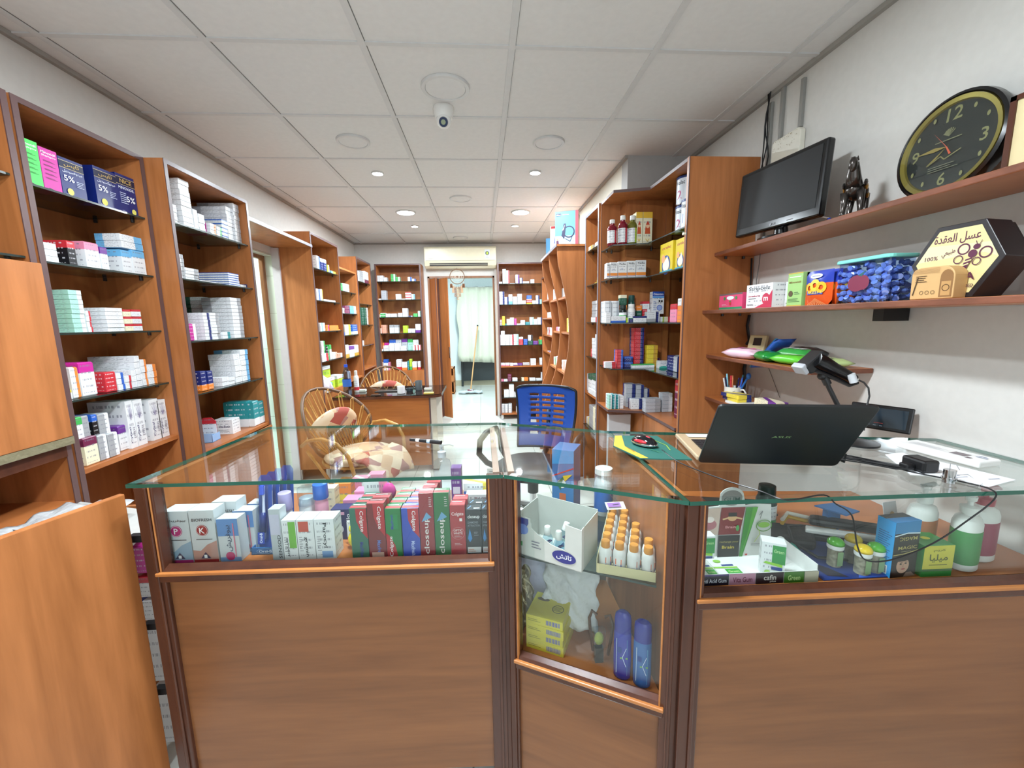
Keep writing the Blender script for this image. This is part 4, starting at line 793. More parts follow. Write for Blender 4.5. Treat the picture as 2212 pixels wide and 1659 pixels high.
def osteo(W, h): return [('r', 0, h*.8, W, h, '#2350b0'), ('t', 'Osteocare', W*.5, h*.89, W*.85, h*.1, '#ffffff'), ('r', 0, h*.72, W, h*.79, '#4f9ae0'), ('c', W*.62, h*.28, W*.22, '#9ab0e0'), ('o', W*.62, h*.28, W*.24, W*.2, '#3a5ac0'), ('e', W*.6, h*.58, W*.08, h*.05, '#1a1a20'), ('e', W*.8, h*.57, W*.08, h*.05, '#1a1a20'), ('n', W*.08, h*.15, W*.35, h*.6, 5, '#8a9ac8')]
text_box('vitamin_carton', 'blue and white vitamin carton marked Osteocare on the third shelf', (1.0, 2.87, 1.383), Xp, Yp, 0, 1408, 1433, 630, .05, 'white', osteo, up=.055)
LB(1.383, [(1446, 1460, 657, 1, 'pink/red', dict(d=.06)), (1461, 1470, 645, 1, 'orange/white', dict(d=.03))], 'third glass', x=1.16)
for k, (px, t_, body, cap, lab) in enumerate(((1345, 659, flat('#17231f', .2), flat('#1d2a26'), carton('green/white')), (1363, 657, WHITE, WHITE, carton('white_green')), (1363.5, 638, flat('#1e4a44', .3), flat('#1e4a44'), carton('white|forest')))):
    P = Vector((1.0, 2.865 if k < 2 else 2.93, 1.3835 if k < 2 else 1.46)); q = P+Vector(Xp)*on_line(P, Xp, px)
    if k == 2: P.z = 1.3835
    bottle('pill_bottle', ['dark round pill jar with a green label on the third shelf', 'white round pill jar with a green band on the third shelf', 'tall dark teal pill jar standing behind the white one'][k], (q.x, q.y, P.z), .026, z_at(q, t_)-P.z, body, cap, cat='jar', lab=lab, neck=.7, caph=.2)
nmc = 'fourth glass'
LA(1.066, [(1307, 1331, 782, 2, 'white|red', dict(d=.05)), (1333, 1346, 756, 6, 'red|blue'), (1348, 1367, 771, 2, 'navy/blue'), (1369, 1390, 708, 10, 'red|navy', dict(d=.1)), (1396, 1420, 746, 5, 'yellow|gold', dict(d=.08))], nmc, y=2.86)
LA(1.066, [(1366, 1414, 787, 1, 'white/green')], nmc+' front', y=2.81, d=.035)
text_box('drops_carton', 'white carton with a drawn blue eye on the fourth shelf', (1.0, 2.76, 1.066), Xp, Yp, 0, 1424, 1456, 780, .05, 'white', lambda W, h: [('p', [(0, 0), (W, 0), (W, h*.12), (W*.6, h*.2), (W*.3, h*.34), (0, h*.2)], '#3aa898'), ('o', W*.72, h*.62, W*.13, W*.11, '#3a4a9a'), ('o', W*.72, h*.62, W*.06, W*.04, '#3a4a9a'), ('c', W*.5, h*.4, W*.03, '#4a5ab0'), ('t', 'نظراسيل', W*.28, h*.72, W*.42, h*.12, '#6a6ab0')])
text_box('medicine_box', 'white carton marked NostaCare behind the green striped one', (1.0, 2.93, 1.066), Xp, Yp, 0, 1395, 1425, 774, .02, 'white|purple', lambda W, h: [('t', 'NostaCare', W*.45, h*.72, W*.6, h*.12, '#3a3a44'), ('n', W*.15, h*.4, W*.6, h*.55, 2, '#8888a0')])
LB(1.066, [(1440, 1462, 767, 1, 'navy|silver')], nmc, x=1.22)
SILV = 'silver|navy'
LA(.78, [(1315, 1322, 853, 1, 'mint|white'), (1323, 1330, 853, 1, 'teal|white'), (1331, 1338, 854, 1, 'teal|white'), (1339, 1347, 855, 1, 'white'), (1362, 1391, 862, 1, 'white|navy', dict(d=.05, back=-.03)), (1352, 1372, 830, 5, SILV, dict(back=.05)), (1373, 1390, 832, 5, SILV, dict(back=.05)), (1391, 1402, 840, 4, SILV, dict(back=.05))], 'wooden', y=2.80)
LA(.78, [(1394, 1427, 862, 4, 'silver|grey'), (1430, 1452, 850, 5, 'silver|white')], 'wooden middle', y=2.66, d=.06)
LB(.78, [(1455, 1463, 820, 1, 'maroon/red')], 'wooden', x=1.2)
bottle('spray_bottle', 'white and violet bottle at the right end of the corner unit wooden shelf', (1.145, 2.30, .7805), .018, .13, flat('#4a3a8a', .3), WHITE, lab=carton('navy|white'))
# ================================================================ CEILING FIXTURES, AIR CONDITIONER, BACK ROOM
PNL = flat('#d9d9d8', .6, name='panel_diffuser'); LIT = flat('#ffffff', .5, emit=25, name='lit_lens'); HOUS = flat('#cfcfce', .4)
def disc_lamp(x, y, r, lit, label, off_name='ceiling_panel_lamp'):
    t = thing(off_name if r > .05 else 'ceiling_spot_lamp', label, 'ceiling lamp', (x, y, CEIL))
    MB().lathe([(r*.82, -.004), (r*.84, -.012), (r*.98, -.012), (r, -.008), (r, -.0005), (r*.82, -.0005)], n=32, cap=False).build('rim', HOUS, t, world=False, smooth=True)
    MB().lathe([(.001, -.010), (r*.82, -.009), (r*.82, -.0008), (.001, -.0008)], n=32).build('lens', LIT if lit else PNL, t, world=False, smooth=True); return t
for x, y, r, lit, lb in ((-.143, 2.176, .115, 0, 'large unlit round ceiling lamp just in front of the dome camera'), (-.756, 2.787, .10, 0, 'unlit round ceiling lamp at left, nearest the long bookcases'), (.449, 2.777, .10, 0, 'unlit round ceiling lamp at right, above the corner bookcase'),
        (-.163, 3.98, .10, 0, 'unlit round ceiling lamp between the two bright large lamps'), (-.255, 5.76, .10, 0, 'unlit round ceiling lamp just above the air conditioner'),
        (-.744, 3.335, .045, 1, 'small lit ceiling spot, front left of four'), (.43, 3.30, .045, 1, 'small lit ceiling spot, front right of four'), (-.74, 4.46, .10, 1, 'large bright round ceiling lamp at left'), (.427, 4.45, .10, 1, 'large bright round ceiling lamp at right'),
        (-.747, 5.069, .045, 1, 'small lit ceiling spot, rear left of four'), (.418, 5.062, .045, 1, 'small lit ceiling spot, rear right of four'), (.449, 1.545, .05, 0, 'round ceiling fixture cut off by the top photo edge'),
        (-.15, .95, .125, 1, 'lit round ceiling lamp above the customer side of the counter'), (-.745, 1.0, .10, 1, 'lit round ceiling lamp above the side cabinet'), (-.15, -1.4, .125, 1, 'unseen round ceiling lamp added near the shop front as fill light')): disc_lamp(x, y, r, lit, lb)
t = thing('dome_camera', 'white dome security camera hanging from the ceiling', 'camera', (-.17, 2.37, CEIL))
MB().lathe([(.001, 0), (.052, 0), (.055, -.012), (.050, -.03), (.043, -.055), (.001, -.058)], n=28).build('housing', WHITE, t, world=False, smooth=True)
MB().ball((0, -.01, -.068), .038, WHITE, 20).build('ball', None, t, world=False, smooth=2)
MB().cyl((0, -.036, -.085), (0, -.046, -.09), .024, .022, 24, flat('#16264a', .15)).cyl((0, -.046, -.09), (0, -.0475, -.0907), .012, .012, 16, flat('#8f9a80', .1)).build('lens', None, t, world=False, smooth=True)
t = thing('air_conditioner', 'cream wall air conditioner above the back doorway', 'air conditioner', (-.28, BY, 2.15))
pr = [(0, 0), (.12, 0), (.17, .03), (.19, .09), (.195, .26), (.17, .285), (0, .285)]
Mx = Matrix(((0, 0, 1, 0), (-1, 0, 0, 0), (0, 1, 0, 0), (0, 0, 0, 1)))
MB().prism(pr, -.49, .50, flat('#e2dcc0', .3, name='cream_plastic'), Mx).build('casing', None, t, world=False, bevel=.008)
MB().box((-.47, -.199, .095), (.48, -.188, .098), flat('#8f8b78')).build('seam', None, t, world=False)
MB().box((-.42, -.186, .028), (.38, -.15, .062), flat('#2b2622', .6)).box((-.42, -.192, .043), (.38, -.16, .047), flat('#d8d2b8')).build('louvre', None, t, world=False)
print_on(t, (0, -.1965, 0), (1, 0, 0), (0, 0, 1), [('r', .34, .12, .41, .24, '#dfe6ea'), ('c', .375, .19, .026, '#5a6a60'), ('e', .375, .19, .012, .018, '#c8e040'), ('n', .35, .125, .40, .15, 2, '#9aa0a8'), ('n', -.43, .115, -.36, .125, 1, '#8a8670')], 'energy_label')
# dream catcher
t = thing('dream_catcher', 'round woven dream catcher with brown feathers hanging in the doorway', 'dream catcher', (-.33, 5.93, 2.13)); BRT = flat('#7a5b42', .8); th = flat('#d8d2c4', .8)
ring = lambda r, n=28: [(r*math.cos(2*PI*i/n), 0, -.10+r*math.sin(2*PI*i/n)) for i in range(n)]
MB().tube(ring(.10), .005, 6, BRT, closed=True).build('hoop', None, t, world=False, smooth=True)
b = MB()
for r in (.085, .06, .035, .02): b.tube(ring(r, 20), .0018, 5, th, closed=True)
for k in range(16): a = k*PI/8; b.cyl((.02*math.cos(a), 0, -.10+.02*math.sin(a)), (.10*math.cos(a+.2), 0, -.10+.10*math.sin(a+.2)), .0013, n=4, m=th)
b.build('web', None, t, world=False)
MB().cyl((0, 0, 0), (0, 0, .02), .002, n=6, m=BRT).build('hanging_cord', None, t, world=False)
for k, (x, l) in enumerate(((-.085, .10), (-.06, .15), (-.03, .20), (0, .24), (.03, .2), (.06, .15), (.085, .10))):
    z = -.10-math.sqrt(max(0, .01-x*x)); b = MB(); b.cyl((x, 0, z), (x, 0, z-.05), .0015, n=4, m=th)
    fz = z-.04
    for q in range(9):
        for s in (-1, 1): b.prism([(0, 0), (s*.016, -.006), (s*.018, -.014), (0, -.01)], -.001, .001, flat(['#8a5f43', '#b08a68'][k % 2], .9), Matrix.Translation((x, 0, fz-q*(l-.04)/10)) @ Matrix.Rotation(PI/2, 4, 'X'))
    b.build('feather', None, t, world=False)
# back room contents
CL = flat('#cfd0bd', .85, name='curtain_cloth', bump=.1)
def sheet(name, P, m, parent=None, th=.002, **k):
    b = MB(); b.grid(P, m); o = b.build(name, None, parent, world=parent is not None, smooth=2); q = o.modifiers.new('solid', 'SOLIDIFY'); q.thickness = th; q.offset = 0; return o
DK = flat('#2b3234', .3); t = thing('dark_metal_door', 'dark metal door behind the hanging cloth', 'door', (-.1, 9.15, 0))
MB().box((-.45, 9.08, .12), (.45, 9.15, 2.05), DK).build('door_leaf', None, t); MB().box((-.49, 9.06, .0), (-.45, 9.16, 2.08), DK).box((.45, 9.06, 0), (.49, 9.16, 2.08), DK).build('door_frame', None, t)
P = [[(-.52+.98*u/24+.02*math.sin(v*.9)*(u < 4), 8.9+.03*math.sin(u*1.1+v*.15)+.02*math.sin(u*2.3), 2.12-1.55*v/14-(.06*(u/24) if v == 14 else 0)) for u in range(25)] for v in range(15)]
c = sheet('hanging_curtain', P, CL); tag(c, 'pale cream cloth hanging in front of the dark back door', 'curtain')
t = thing('curtain_rod', 'thin rod carrying the cream cloth in the back room', 'rod', (0, 8.9, 2.12)); MB().cyl((-.56, 8.9, 2.128), (.52, 8.9, 2.128), .008, n=8).build('rod', CHROME, t)
for x in (-.55, .51): MB().box((x-.01, 8.89, 2.11), (x+.01, 9.2, 2.14), WHITE).build('bracket', None, t)
t = thing('mop', 'mop with wooden handle leaning by the curtain', 'mop', (-.27, 8.1, 0)); 
MB().cyl((-.27, 8.1, .05), (-.10, 8.75, 1.32), .013, n=10, m=flat('#b98d5a', .5)).build('handle', None, t, smooth=True); MB().ball((-.10, 8.75, 1.32), .02, BLACK, 8).build('handle_tip', None, t)
P = [[(-.5+.46*u/12, 8.02+.14*v/6, .035+.012*math.sin(u*1.7+v)+.03*math.exp(-((u-6)**2+(v-3)**2)/8)) for u in range(13)] for v in range(7)]
sheet('mop_cloth', P, flat('#b8c4cc', .9, bump=.3), t, th=.03); MB().box((-.33, 8.05, .05), (-.21, 8.13, .08), flat('#7a1f38')).build('mop_clamp', None, t)
t = thing('small_cabinet', 'small brown cabinet with one drawer in the back room', 'cabinet', (-.75, 8.3, 0))
MB().box((-1.0, 8.1, 0), (-.985, 8.45, .52), WV).box((-.595, 8.1, 0), (-.58, 8.45, .52), WV).box((-1.0, 8.1, .505), (-.58, 8.45, .52), WV).box((-1.0, 8.1, .24), (-.58, 8.45, .255), WV).box((-1., 8.1, .02), (-.58, 8.45, .035), WV).box((-1, 8.44, 0), (-.58, 8.45, .52), WB).build('carcass', None, t)
d = MB().box((-.985, 8.085, .26), (-.595, 8.1, .375), WV).build('drawer', None, t); MB().ball((-.79, 8.075, .32), .012, CHROME, 8).build('knob', None, d)
tag(MB().box((-.95, 8.15, .5205), (-.65, 8.4, .57), flat('#e8dfd8')).build('folded_cloth', bevel=.015), 'folded pale cloth on the small back room cabinet', 'cloth')
tag(MB().box((-.95, 8.12, .255+.001), (-.65, 8.3, .0), BLACK).build('x') if False else MB().box((-.95, 8.14, .036), (-.66, 8.3, .2), BLACK).build('black_box'), 'black box in the open bottom of the small cabinet', 'box')
# ================================================================ RIGHT WALL THINGS
ZA, ZB, ZC, ZD = 1.7525, 1.4475, 1.2055, .9685
def rect_frame(O, U, V):
    U = Vector(U).normalized(); V = Vector(V).normalized(); N = U.cross(V); return Matrix(((U.x, V.x, N.x, O[0]), (U.y, V.y, N.y, O[1]), (U.z, V.z, N.z, O[2]), (0, 0, 0, 1)))
# monitor: local x along the screen to the right, y up, z towards the viewer
Vm = Vector((.07, -.025, 1)).normalized(); A0 = Vector((1.262, 2.055, 1.795)); U0 = (Vector((1.325, 1.61, 1.795))-A0).normalized(); Vm = (Vm-U0*Vm.dot(U0)).normalized()
t = thing('monitor', 'black computer monitor on the topmost right shelf', 'monitor', (0, 0, 0)); M = rect_frame(A0, U0, Vm); t.matrix_world = M; t.location = M.to_translation(); t.rotation_euler = M.to_euler()
GB = flat('#0d0d10', .18, name='gloss_black'); W_, H_ = .449, .292
MB().box((0, 0, -.035), (W_, H_, 0), GB).build('casing', None, t, world=False, bevel=.008)
MB().box((.02, .035, -.001), (W_-.02, H_-.018, .0012), flat('#08090b', .55, name='dark_screen')).build('screen', None, t, world=False)
MB().box((.06, .04, -.06), (W_-.06, H_-.05, -.034), BLACK).build('rear_bulge', None, t, world=False, bevel=.01)
print_on(t, (0, 0, 0), (1, 0, 0), (0, 1, 0), [('c', .215, .018, .006, '#8a8a90'), ('t', 'LG', .234, .018, .016, .009, '#8a8a90'), ('n', .30, .014, .33, .02, 1, '#55555a')], 'logo', lift=.0015)
MB().prism([(0, 0), (.012, 0), (.012, -.01), (0, -.012)], H_-.012, H_+.0005, flat('#d9d3bd')).build('corner_label', None, t, world=False)
b = MB(); c0 = M @ Vector((W_/2, 0, -.04)); b.lathe([(.001, 0), (.11, 0), (.11, .008), (.02, .02), (.001, .02)], (c0.x+.01, c0.y, ZA+.0005), 24, sx=.75, sy=1.0); b.build('stand_base', GB, t, smooth=True)
MB().cyl((c0.x+.01, c0.y, ZA+.01), (c0.x+.005, c0.y, c0.z+.05), .03, .022, 12, GB).build('stand_neck', None, t, smooth=True)
tag(MB().tube([(1.36, 1.66, 1.83), (1.37, 1.65, 1.80), (1.385, 1.63, 1.79)], .003, 6, WHITE).tube([(1.385, 1.63, 1.79), (1.388, 1.628, 1.772)], .007, 8, flat('#2540a8')).tube([(1.388, 1.628, 1.772), (1.43, 1.66, ZA+.004), (1.47, 1.75, ZA+.005)], .003, 6, BLACK).build('video_cable', smooth=True), 'cable with a blue plug hanging under the monitor', 'cable')
# socket strip
t = thing('socket_strip', 'speckled white extension socket strip on the wall above the monitor', 'socket strip', (1.487, 2.02, 2.23))
MB().prism([(1.94, -.062), (2.10, -.062), (2.115, -.05), (2.115, .045), (2.10, .06), (1.94, .06), (1.925, .045), (1.925, -.05)], 1.462, 1.4885, flat('#dcd9cb', .35), Matrix(((0, 0, 1, 0), (1, 0, 0, 0), (0, 1, 0, 2.20), (0, 0, 0, 1)))).build('body', None, t, bevel=.004)
random.seed(5)
print_on(t, (1.4615, 2.115, 2.14), (0, -1, 0), (0, 0, 1), [('l', [(x, y), (x+random.uniform(-.006, .006), y+random.uniform(-.006, .006))], .0016, '#8a7a4a') for x, y in ((random.uniform(.015, .175), random.uniform(.06, .115)) for _ in range(46))], 'speckle_pattern', True)
for k, y in enumerate((2.165, 2.085, 1.955)): tag(MB().box((1.474, y-.009, 2.265 if y < 2.1 else ZA+.0005), (1.4895, y+.009, 2.50-.03*(k != 1)), flat('#8e8d88', .5)).build('cable_duct', bevel=.002), ['grey vertical wall duct carrying the tangled black cables', 'grey vertical wall duct, middle one, above the socket strip', 'grey vertical wall duct nearest the clock, ending at the socket strip'][k], 'cable duct')
for k in range(3):
    random.seed(40+k); pts = [(1.466-.004*k+.006*math.sin(i*1.3+k), 2.165+.014*math.sin(i*.8+k*2.1), 2.512-i*.05) for i in range(14)]
    tag(MB().tube(pts, .0032, 6, BLACK).build('cable', smooth=True), ['black cable hanging from the ceiling hole, winding leftmost', 'black cable hanging from the ceiling hole, middle strand', 'black cable hanging from the ceiling hole, winding rightmost'][k], 'cable')
tag(MB().tube([(1.472, 2.228, ZA-.03), (1.47, 2.222, 1.66), (1.474, 2.226, 1.6), (1.47, 2.22, 1.5), (1.473, 2.222, ZB+.01)], .005, 6, BLACK).build('cable', smooth=True), 'black cable running down the wall corner between the upper two shelves', 'cable')
tag(MB().tube([(1.472, 2.215, ZB-.03), (1.46, 2.21, 1.36), (1.47, 2.2, 1.28), (1.462, 2.21, ZC+.05)], .008, 6, BLACK).build('cable', smooth=True), 'thick black cable behind the wipes shelf', 'cable')
tag(MB().tube([(1.472, 2.215, ZC-.03), (1.455, 2.205, 1.12), (1.462, 2.2, 1.05), (1.455, 2.2, ZD+.01)], .009, 6, BLACK).build('cable', smooth=True), 'thick black cable hanging behind the pen mug', 'cable')
tag(MB().tube([(1.465, 2.15, ZA-.02), (1.45, 2.13, 1.68), (1.468, 2.17, 1.60), (1.45, 2.14, 1.55), (1.47, 2.10, 1.5), (1.455, 2.12, ZB+.005)], .0025, 6, flat('#7a7a78')).build('cable', smooth=True), 'thin grey cable looping behind the Stripcelz cartons', 'cable')
tag(MB().tube([(1.486, 2.08, ZC-.02), (1.486, 2.02, 1.1), (1.486, 1.95, 1.0)], .0012, 5, flat('#6a6560')).build('cable', smooth=True), 'hair-thin wire on the wall beside the pen mug', 'cable')
# horse statue
t = thing('horse_statue', 'dark metallic horse statuette on the topmost right shelf', 'statue', (1.36, 1.49, ZA), -.95); ST = flat('#4b4643', .22, .8, name='pewter'); GO = flat('#a9803c', .25, .9)
b = MB(); b.ball((0, 0, .098), (.030, .055, .034), ST, 16); b.rings([((0, -.03, .11), .026), ((0, -.048, .14), .021), ((0, -.052, .165), .017), ((0, -.058, .182), .014)], 12, ST); b.ball((0, -.066, .175), (.013, .016, .026), ST, 12)
for x, y in ((-.022, -.038), (.022, -.038), (-.02, .04), (.02, .04)): b.rings([((x, y, .09), .014), ((x*1.1, y+.004, .05), .0095), ((x*1.15, y, .02), .008), ((x*1.15, y-.004, .004), .012)], 10, ST)
b.rings([((0, .05, .11), .01), ((0, .068, .09), .012), ((0, .07, .05), .006)], 8, ST)
for s in (-1, 1): b.rings([((s*.008, -.056, .188), .006), ((s*.009, -.055, .203), .001)], 6, ST)
b.build('horse_body', None, t, world=False, smooth=2)
MB().box((-.034, -.058, 0), (.034, .055, .006), ST).build('base_plate', None, t, world=False)
b = MB(); 
for s in (-1, 1):
    for q in range(4): b.ball((s*.031, -.02+q*.012, .118-q*.012), (.006, .012, .012), GO if q % 2 else ST, 8)
b.build('saddle_cloth', None, t, world=False)
b = MB(); 
for q in range(6): b.ball((0, -.036+q*.003, .19-q*.014), (.006, .012, .01), ST, 8)
b.build('mane', None, t, world=False, smooth=2)
# clock
ck = thing('wall_clock', 'large round black and gold clock leaning on the topmost shelf', 'clock', (0, 0, 0)); Vc = Vector((.10, 0, 1)).normalized(); M = rect_frame((1.425, 1.25, ZA+.155), (0, -1, 0), Vc); ck.matrix_world = M; ck.location = M.to_translation(); ck.rotation_euler = M.to_euler()
R_ = .152; MB().lathe([(R_*.97, -.03), (R_, -.012), (R_*.985, .006), (R_*.93, .010), (R_*.905, .004)], n=48, m=GB, cap=False).build('outer_rim', None, ck, world=False, smooth=True)
MB().lathe([(R_*.905, .0), (R_*.90, .009), (R_*.82, .0065), (R_*.80, .0)], n=48, cap=False, m=flat('#a5924a', .3, .7, name='brushed_gold')).build('gold_ring', None, ck, world=False, smooth=True)
MB().lathe([(.001, -.02), (R_*.8, -.02), (R_*.8, .001), (.001, .001)], n=48, m=flat('#2a2c2b', .25)).build('dial', None, ck, world=False)
G_ = '#8c875a'; r = R_*.8
print_on(ck, (0, 0, 0), (1, 0, 0), (0, 1, 0), [('t', '12', 0, r*.78, None, r*.32, G_), ('t', '3', r*.76, 0, None, r*.30, G_), ('t', '6', 0, -r*.76, None, r*.30, G_), ('t', '9', -r*.78, 0, None, r*.30, G_)]+[('e', r*.88*math.sin(a*PI/6), r*.88*math.cos(a*PI/6), r*.035, r*.06, G_) for a in (1, 2, 4, 5, 7, 8, 10, 11)]
    + [('p', [(0, r*.24), (r*.18*math.sin(a), r*.24+r*.2*math.cos(a)), (r*.15*math.sin(a+.25), r*.24+r*.2*math.cos(a+.25))], '#7f7a58') for a in (-1.1, -.75, -.4, -.05, .3, .65)] + [('n', -r*.3, r*.13, r*.3, r*.2, 1, '#7f7a58'), ('l', [(-r*.4, -r*.35), (-r*.1, -r*.2), (r*.0, -r*.3), (r*.35, -r*.16)], .003, '#8a8250'), ('n', -r*.35, -r*.56, r*.35, -r*.4, 3, '#77755f')], 'dial_print', lift=.0015)
b = MB(); b.prism([(0, 0), (-r*.3, .008), (-r*.75, .002), (-r*.3, -.004)], .004, .005, flat('#b59c5a', .3, .6)); b.build('minute_hand', None, ck, world=False)
MB().prism([(.004, .004), (-.004, -.004), (-r*.42, -r*.34), (-r*.22, -r*.24)], .0055, .0065, flat('#b59c5a', .3, .6)).build('hour_hand', None, ck, world=False)
MB().prism([(-.0012, 0), (.0012, 0), (-r*.36, r*.42)], .0072, .008, flat('#c8553a', .4)).prism([(-.003, .002), (.003, -.002), (r*.14, -r*.2), (r*.1, -r*.22)], .0072, .008, flat('#d85a3a', .4)).build('second_hand', None, ck, world=False)
MB().lathe([(.001, .0095), (R_*.9, .0095), (R_*.9, .0105), (.001, .0105)], n=48, m=GLASS).build('glass_cover', None, ck, world=False)
t = thing('picture_frame', 'wooden edge of a frame cut off at the right photo edge', 'frame', (1.43, 1.0, ZA)); MB().box((1.40, .80, ZA+.03), (1.43, 1.075, ZA+.20), flat('#e2d3a4', .5)).build('panel', None, t); MB().box((1.395, 1.072, ZA+.02), (1.435, 1.085, ZA+.21), WM).box((1.395, .80, ZA+.02), (1.435, 1.085, ZA+.032), WM).box((1.395, .8, ZA+.198), (1.435, 1.085, ZA+.21), WM).build('border', None, t)
MB().box((1.40, .84, ZA+.0005), (1.43, .9, ZA+.03), WM).box((1.40, 1.02, ZA+.0005), (1.43, 1.06, ZA+.03), WM).build('foot', None, t)
# shelf B
MC[('c', 'hotpink2')] = flat('#dd4a78', .35)
def sbox(name, label, y1, y0, h, d, base, items, x=1.245, z=ZB, cat='box', group=None):
    w = y1-y0; o = MB().box((0, 0, 0), (w, d, h), carton(base)).build(name); place(o, (x, y1, z), -PI/2); tag(o, label, cat, group); print_on(o, (0, 0, 0), (1, 0, 0), (0, 0, 1), items(w, h)); return o
sbox('strip_carton', 'pink strawberry strip carton at the left end of the tub shelf', 2.13, 1.935, .078, .10, 'hotpink2', lambda W, h: [('r', 0, 0, W, h*.14, '#2a8a62'), ('r', 0, h*.9, W, h, '#6a5a5a'), ('e', W*.5, h*.72, W*.16, h*.12, '#e8eef8'), ('c', W*.25, h*.7, h*.11, '#3a8a4a'), ('c', W*.75, h*.7, h*.11, '#3a8a4a'), ('c', W*.5, h*.36, h*.11, '#c8382e'), ('p', [(W*.44, h*.48), (W*.56, h*.48), (W*.5, h*.56)], '#3a8a4a'), ('n', W*.15, h*.2, W*.4, h*.34, 2, '#f4c4d4')])
tag(MB().prism([(0, 0), (.13, 0), (.13, .09), (.12, .10), (.01, .10), (0, .09)], 0, .002, WHITE, Matrix(((0, 0, 1, 1.36), (-1, 0, 0, 2.04), (0, 1, 0, ZB+.0005), (0, 0, 0, 1)))).build('display_card'), 'blank white card standing behind the pink strip carton', 'card')
def strip(fl, c):
    return lambda W, h: [('t', 'Stripcelz', W*.5, h*.8, W*.82, h*.2, '#2a3038'), ('t', fl, W*.32, h*.5, W*.46, h*.1, c), ('n', W*.1, h*.36, W*.4, h*.44, 1, '#6a6a70'), ('p', [(W*.35, 0), (W, 0), (W, h*.72), (W*.75, h*.2)], c), ('c', W*.78, h*.36, W*.14, c), ('t', 'm', W*.78, h*.36, W*.16, h*.16, '#ffffff'), ('n', W*.06, h*.1, W*.3, h*.2, 1, '#8a8a90')]
sbox('strip_carton', 'white Stripcelz strawberry carton beside the pink carton', 1.905, 1.728, .105, .10, 'white', strip('Strawberry', '#c82f52'))
sbox('strip_carton', 'white Stripcelz orange carton partly behind the green carton', 1.725, 1.56, .105, .08, 'white', strip('Orange', '#e8762a'), x=1.30)
MC[('c', 'palegreen')] = flat('#9fca7c', .35)
sbox('oil_carton', 'tall pale green carton with gold edges on the tub shelf', 1.64, 1.562, .13, .045, 'palegreen', lambda W, h: [('r', 0, 0, W, h*.03, '#c8b040'), ('r', 0, h*.97, W, h, '#c8b040'), ('n', W*.1, h*.84, W*.9, h*.92, 1, '#e8f4e0'), ('t', 'Minoxidil', W*.5, h*.72, W*.8, h*.06, '#8a6a30'), ('c', W*.25, h*.38, W*.15, '#5a4a30'), ('n', W*.5, h*.34, W*.85, h*.44, 2, '#4a6a48'), ('n', W*.1, h*.12, W*.9, h*.24, 3, '#4a7a50')], x=1.245)
# snack bags
for k, (x, y1) in enumerate(((1.25, 1.548), (1.27, 1.535), (1.29, 1.50))):
    Wb, Hb = .125, .125; P = []
    for i in range(9):
        row = []
        for j in range(9):
            u, v = i/8, j/8; bul = .016*math.sin(PI*u)**.6*math.sin(PI*v)**.6 if 0 < u < 1 and 0 < v < 1 else 0
            row.append((bul, u*Wb, v*Hb))
        P.append(row)
    t = thing('snack_bag', ['front orange and blue candy bag beside the tub', 'middle candy bag, its crimped blue top showing behind the first', 'rear candy bag nearest the wall behind the tub'][k], 'bag', (x, y1, ZB+.0005), PI, 'candy bags on the tub shelf')
    b = MB(); mb = b.mi(flat('#d9551f', .25)); mt = b.mi(flat('#2b3fa8', .25))
    for s in (1, -1):
        V = [[b.bm.verts.new((s*q[0], q[1], q[2])) for q in row] for row in P]
        for i in range(8):
            for j in range(8): b.face([V[i][j], V[i+1][j], V[i+1][j+1], V[i][j+1]], mt if j >= 5 else mb)
    b.build('bag_body', None, t, world=False, smooth=2)
    o = print_on(t, (0, 0, 0), (0, 1, 0), (0, 0, 1), [('p', [(Wb*.5, Hb*.2), (Wb*.1+Wb*.08*i, 0), (Wb*.13+Wb*.08*i, 0)], '#f2b070') for i in range(10)]+[('o', Wb*.3, Hb*.5, .02, .009, '#f4b62a'), ('o', Wb*.5, Hb*.57, .022, .009, '#f7c53a'), ('o', Wb*.72, Hb*.5, .02, .009, '#f4b62a'), ('r', Wb*.2, Hb*.3, Wb*.78, Hb*.42, '#3a55b8'), ('t', 'FRESH', Wb*.49, Hb*.36, Wb*.5, Hb*.07, '#e8d070'), ('e', Wb*.5, Hb*.84, Wb*.22, Hb*.07, '#e8eef8'), ('n', Wb*.35, Hb*.81, Wb*.65, Hb*.87, 1, '#3a55b8')], 'printed_front', lift=.018)
    for v in o.data.vertices: v.co.x = .0165*max(0, math.sin(PI*min(max(v.co.y/Wb, .02), .98)))**.6*max(0, math.sin(PI*min(max(v.co.z/Hb, .02), .98)))**.6+.0006+(v.co.x-.018)
# candy tub
t = thing('candy_tub', 'clear plastic tub of blue wrapped candies with a mint lid', 'tub', (1.305, 1.325, ZB)); rr = lambda w, d, r: [(sx*(w-r)+r*math.cos(a), sy*(d-r)+r*math.sin(a)) for sx, sy, a0 in ((1, 1, 0), (-1, 1, 1), (-1, -1, 2), (1, -1, 3)) for a in [(a0+q/4)*PI/2 for q in range(5)]]
MB().prism(rr(.052, .095, .02), .0005, .135, glassmat('tub_plastic', '#c9d9ee', rough=.08)).build('tub_wall', None, t, world=False, smooth=True)
MB().prism(rr(.057, .102, .022), .135, .147, flat('#7fd6c8', .35)).build('lid', None, t, world=False, bevel=.003)
random.seed(11)
o = print_on(t, (-.0525, .06, 0), (0, -1, 0), (0, 0, 1), [('e', .053, .065, .034, .027, '#7a2342'), ('e', .075, .066, .024, .024, '#7a2342'), ('p', [(.055, .09), (.085, .105), (.07, .086)], '#1d5a5a')], 'fruit_sticker', lift=.001)
random.seed(3); cands = []
CA = glassmat('blue_wrapper', '#7f9df0', rough=.25)
cm_ = MB(); cm_.ball((0, 0, 0), (.0125, .0125, .009), flat('#a9b8f0', .12), 8)
